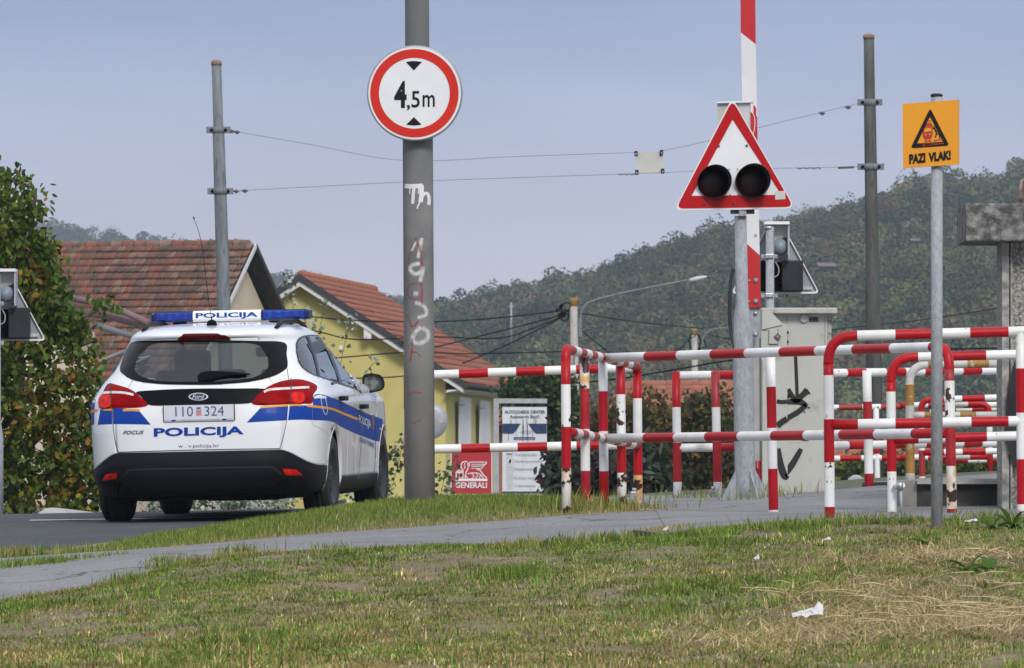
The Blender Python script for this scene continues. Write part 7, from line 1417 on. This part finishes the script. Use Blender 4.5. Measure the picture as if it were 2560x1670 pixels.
# wheels
def wheel(x, y, sx):
    c = Vector((x, y, ZW)); mb = MB(); ax = Vector((sx, 0, 0)); w = .1025
    mb.lathe(c, [(.205, -w), (.285, -w), (.303, -w+.012), (.3145, -w+.035), (.316, -.05), (.316, -.046), (.311, -.044), (.311, -.038), (.316, -.036), (.316, -.006), (.311, -.004), (.311, .004), (.316, .006), (.316, .036), (.311, .038), (.311, .044), (.316, .046), (.3145, w-.035), (.303, w-.012), (.285, w), (.215, w-.004)], tyre_m, 56, ax, cap=False)
    ty = mb.build('wheel', car, local=True)
    mb = MB(); mb.lathe(c, [(.215, -w+.005), (.20, -.02), (.200, w-.028), (.215, w-.006), (.213, w-.002), (.205, w-.010), (.185, w-.035), (.15, w-.050), (.08, w-.030), (.055, w-.022), (.002, w-.020)], rim_m, 40, ax, cap=False)
    for k in range(8): a = 2*PI*k/8; p = c+Vector((sx*(w-.044), math.cos(a)*.155, math.sin(a)*.155)); mb.lathe(p, [(.022, 0), (.022, .003)], matt_black, 12, ax)
    for k in range(5): a = 2*PI*k/5; p = c+Vector((sx*(w-.034), math.cos(a)*.054, math.sin(a)*.054)); mb.lathe(p, [(.011, 0), (.010, .02)], rim_m, 8, ax)
    mb.build('rim', ty, local=True)
for yc in (0, 2.65):
    for sx in (-1, 1): wheel(sx*.768, yc, sx)
# lightbar
lb_m = M_glass('lightbar_blue', (.14, .40, .80), .8); lb_in = M('lightbar_inner_blue', (.03, .13, .36), .35, c2=(.16, .42, .74), vs=24, stretch=(.4, 1, 2.5), thr=(.45, .62)); t2 = bpy.data.objects.new('lightbar', None); col.objects.link(t2); t2.parent = car; t2.location = (0, 0, 0)
LZ, LY_ = 1.532, .78
def hull(mb, x0, x1, m, hy=.14, hz=.040, taper=0):
    prof = [(-hy, -hz*.55), (-hy+.015, -hz), (hy-.015, -hz), (hy, -hz*.55), (hy, hz*.5), (hy-.03, hz), (-hy+.03, hz), (-hy, hz*.5)]; k1 = 1-taper
    vs = [(x0, LY_+y, LZ+z) for y, z in prof]+[(x1, LY_+y*k1, LZ+z*k1) for y, z in prof]; mb.add(vs, [[i, (i+1) % 8, (i+1) % 8+8, i+8] for i in range(8)]+[list(range(8))[::-1], [i+8 for i in range(8)]], m)
mb = MB(); hull(mb, -.278, .243, M('lightbar_white', (.80, .81, .82), .3), .141, .041); lw = mb.build('centre_panel', t2, local=True)
for a_, b_ in ((-.28, -.575), (.245, .575)):
    mb = MB(); hull(mb, a_, b_, lb_m); s_ = 1 if b_ > 0 else -1; hull(mb, b_, b_+.028*s_, lb_m, taper=.25); lens = mb.build('blue_lens', t2, local=True)
    mb = MB(); hull(mb, a_+.012*s_, b_-.01*s_, lb_in, .11, .031)
    for k in range(5): x = a_+(b_-a_)*(k+.5)/5; mb.box((x, LY_-.115, LZ+.004), (.03, .012, .045), M('reflector_blue', (.05, .18, .60), .2, metal=.5) if k == 0 else mb.mats[-1])
    mb.build('lamp_reflector', lens, local=True)
mb = MB(); vs, fs = text_mesh('POLICIJA', .03); mb.add([(-.255+u*.475, LY_-.1425, LZ-.025+v*.050) for u, v in vs], fs, blue); mb.build('lettering', lw, local=True)
for x in (-.40, .43):
    mb = MB(); mb.box((x, LY_, 1.482), (.09, .10, .022), matt_black); mb.box((x, LY_, 1.462), (.05, .06, .05), matt_black); mb.box((x+.04, LY_-.1, 1.478), (.03, .03, .03), matt_black); mb.build('mounting_foot', t2, local=True)
# roof rails, aerial, wiper, mirrors
for sx in (-1, 1):
    mb = MB(); pts = []
    for k in range(17):
        t = k/16; y = -.30+1.9*t; xr = .515-.03*abs(t-.5); h = bvh.ray_cast(Vector((xr*sx, y, 3)), Vector((0, 0, -1)))[0]; zr = (h.z if h is not None else 1.42); pts.append(Vector((xr*sx, y, zr+.030*min(1, 6*t, 6*(1-t))**.7-.002)))
    mb.tube(pts, .016, bump_m, 10); mb.build('roof_rail', car, local=True)
b_ = Vector((-.045-.09, -.42, 1.425)); hb = cz(853, 190)
mb = MB(); mb.lathe(hb+Vector((0, 0, -.004)), [(.040, 0), (.036, .030), (.026, .040), (.006, .046), (.004, .07)], matt_black, 18); mb.build('aerial_base', car, local=True)
tip = RMi@(P(485.5, 548, 65.4)-O); mb = MB(); m0 = hb+Vector((0, 0, .05)); mid1, mid2 = RMi@(P(521, 748, 65.6)-O), RMi@(P(504, 610, 65.45)-O); mb.tube(smooth_line([m0, mid1, mid2, tip], 6), .0022, matt_black, 6);  mb.tube([tip, tip+(tip-mid2).normalized()*.02], .005, matt_black, 8); mb.build('aerial_whip', car, local=True)
mb = MB(); patch(mb, closed([(765, 520), (790, 500), (860, 490), (960, 496), (1095, 508), (1095, 518), (1000, 522), (880, 540), (830, 555), (770, 552)], 3), matt_black, .012, rings=3, bulge=.012); mb.build('rear_wiper', car, local=True)
for sx in (-1, 1):
    ww = lambda x, y, d: RMi@(P(*z1(x, y), d)-O); mb = MB(); D_ = 67.75
    outer = closed([(1826, 560), (1832, 520), (1855, 504), (1900, 502), (1945, 512), (1968, 545), (1972, 580), (1955, 608), (1910, 622), (1860, 628), (1832, 622)], 4); inn = [((x-1903)*.80+1902, (y-563)*.80+563) for x, y in outer]; n = len(outer)
    L0 = [ww(x, y, D_) for x, y in outer]; L1 = [ww((x-1898)*.78+1898, (y-565)*.78+565, D_+.13) for x, y in outer]; Li = [ww(x, y, D_-.002) for x, y in inn]; Li2 = [ww(x, y, D_+.012) for x, y in inn]
    vs = [Vector((v.x*sx, v.y, v.z)) for v in L1+L0+Li+Li2]; mb.add(vs, [[k+n*j, (k+1) % n+n*j, (k+1) % n+n*(j+1), k+n*(j+1)] for j in range(3) for k in range(n)]+[list(range(n))[::-1]], bump_m, False)
    arm = [ww(1835, 612, D_+.08), ww(1790, 600, D_+.1)]; mb.tube([Vector((v.x*sx, v.y, v.z)) for v in arm], .035, bump_m, 8); mr_ = mb.build('wing_mirror', car, local=True)
    mb = MB(); vs = [Vector((v.x*sx, v.y, v.z)) for v in Li2]; mb.add(vs, [list(range(n))], M('mirror_glass', (.16, .18, .18), .6, c2=(.03, .04, .035), vs=14, thr=(.4, .55))); mb.build('mirror_glass', mr_, local=True)
# number plate
c = cz(772, 758, .012); mb = MB(); mb.box((c.x, c.y, c.z), (.535, .016, .122), bump_m, bev=.004); np_ = mb.build('number_plate', car, local=True)
mb = MB(); mb.box((c.x, c.y-.009, c.z+.004), (.522, .004, .108), M('plate_white', (.66, .68, .73), .4)); mb.build('plate_face', np_, local=True)
plm = M('plate_blue_ink', (.02, .06, .20), .4); mb = MB(); yy = c.y-.0125
for st, x0, x1 in (('110', -.175, -.043), ('324', .043, .188)):
    vs, fs = text_mesh(st, -.004); mb.add([(c.x+x0+(x1-x0)*u, yy, c.z-.025+.072*v) for u, v in vs], fs, plm)
mb.build('plate_digits', np_, local=True)
mb = MB()
for i in range(5):
    for j in range(5):
        if (i+j) % 2 == 0: x0, z0 = c.x-.020+i*.008, c.z-.022+j*.009; mb.add([(x0, yy, z0), (x0+.008, yy, z0), (x0+.008, yy, z0+.009), (x0, yy, z0+.009)], [[0, 1, 2, 3]], sign_red)
mb.box((c.x, yy+.001, c.z+.034), (.03, .002, .012), plm); mb.build('chequered_crest', np_, local=True)
mb = MB(); mb.box((c.x, c.y-.0095, c.z-.0535), (.522, .005, .014), M('plate_strip', (.5, .51, .53), .4)); vs, fs = text_mesh('GRAND AUTO d.o.o. 01/3710 555'); mb.add([(c.x-.13+.28*u, c.y-.0125, c.z-.0585+.009*v) for u, v in vs], fs, print_k)
for sx in (-1, 1): mb.add([(c.x+sx*.19+.018*math.cos(a), c.y-.0125, c.z-.0535+.006*math.sin(a)) for a in np.linspace(0, 2*PI, 17)[:-1]], [list(range(16))], blue)
mb.build('plate_dealer_strip', np_, local=True)
# interior
seat_m = M('seat_fabric', (.018, .02, .024), .9, var=.2)
for x in (-.36, .36):
    mb = MB(); mb.box((x, 1.20, .78), (.48, .14, .62), seat_m, Matrix.Rotation(-.12, 3, 'X'), bev=.06); mb.box((x, 1.10, 1.18), (.28, .10, .20), seat_m, bev=.045); mb.box((x, 1.40, .48), (.48, .5, .16), seat_m, bev=.05); mb.build('front_seat', car, local=True)
mb = MB(); mb.box((0, .38, .72), (1.25, .14, .56), seat_m, bev=.05)
for x in (-.40, .05, .40): mb.box((x, .34, 1.06), (.24, .09, .13), seat_m, bev=.04)
mb.build('rear_seat', car, local=True)
mb = MB(); mb.box((0, 2.02, .86), (1.35, .45, .22), seat_m, bev=.05); mb.build('dashboard', car, local=True)
mb = MB(); mb.box((.17, 1.62, 1.255), (.25, .04, .075), matt_black, bev=.02); mb.cyl((.17, 1.64, 1.27), (.17, 1.70, 1.35), .012, matt_black, 8); mb.build('rear_view_mirror', car, local=True)
mb = MB(); mb.box((0, .85, .42), (1.2, 2.5, .03), lining); mb.build('cabin_floor', car, local=True)
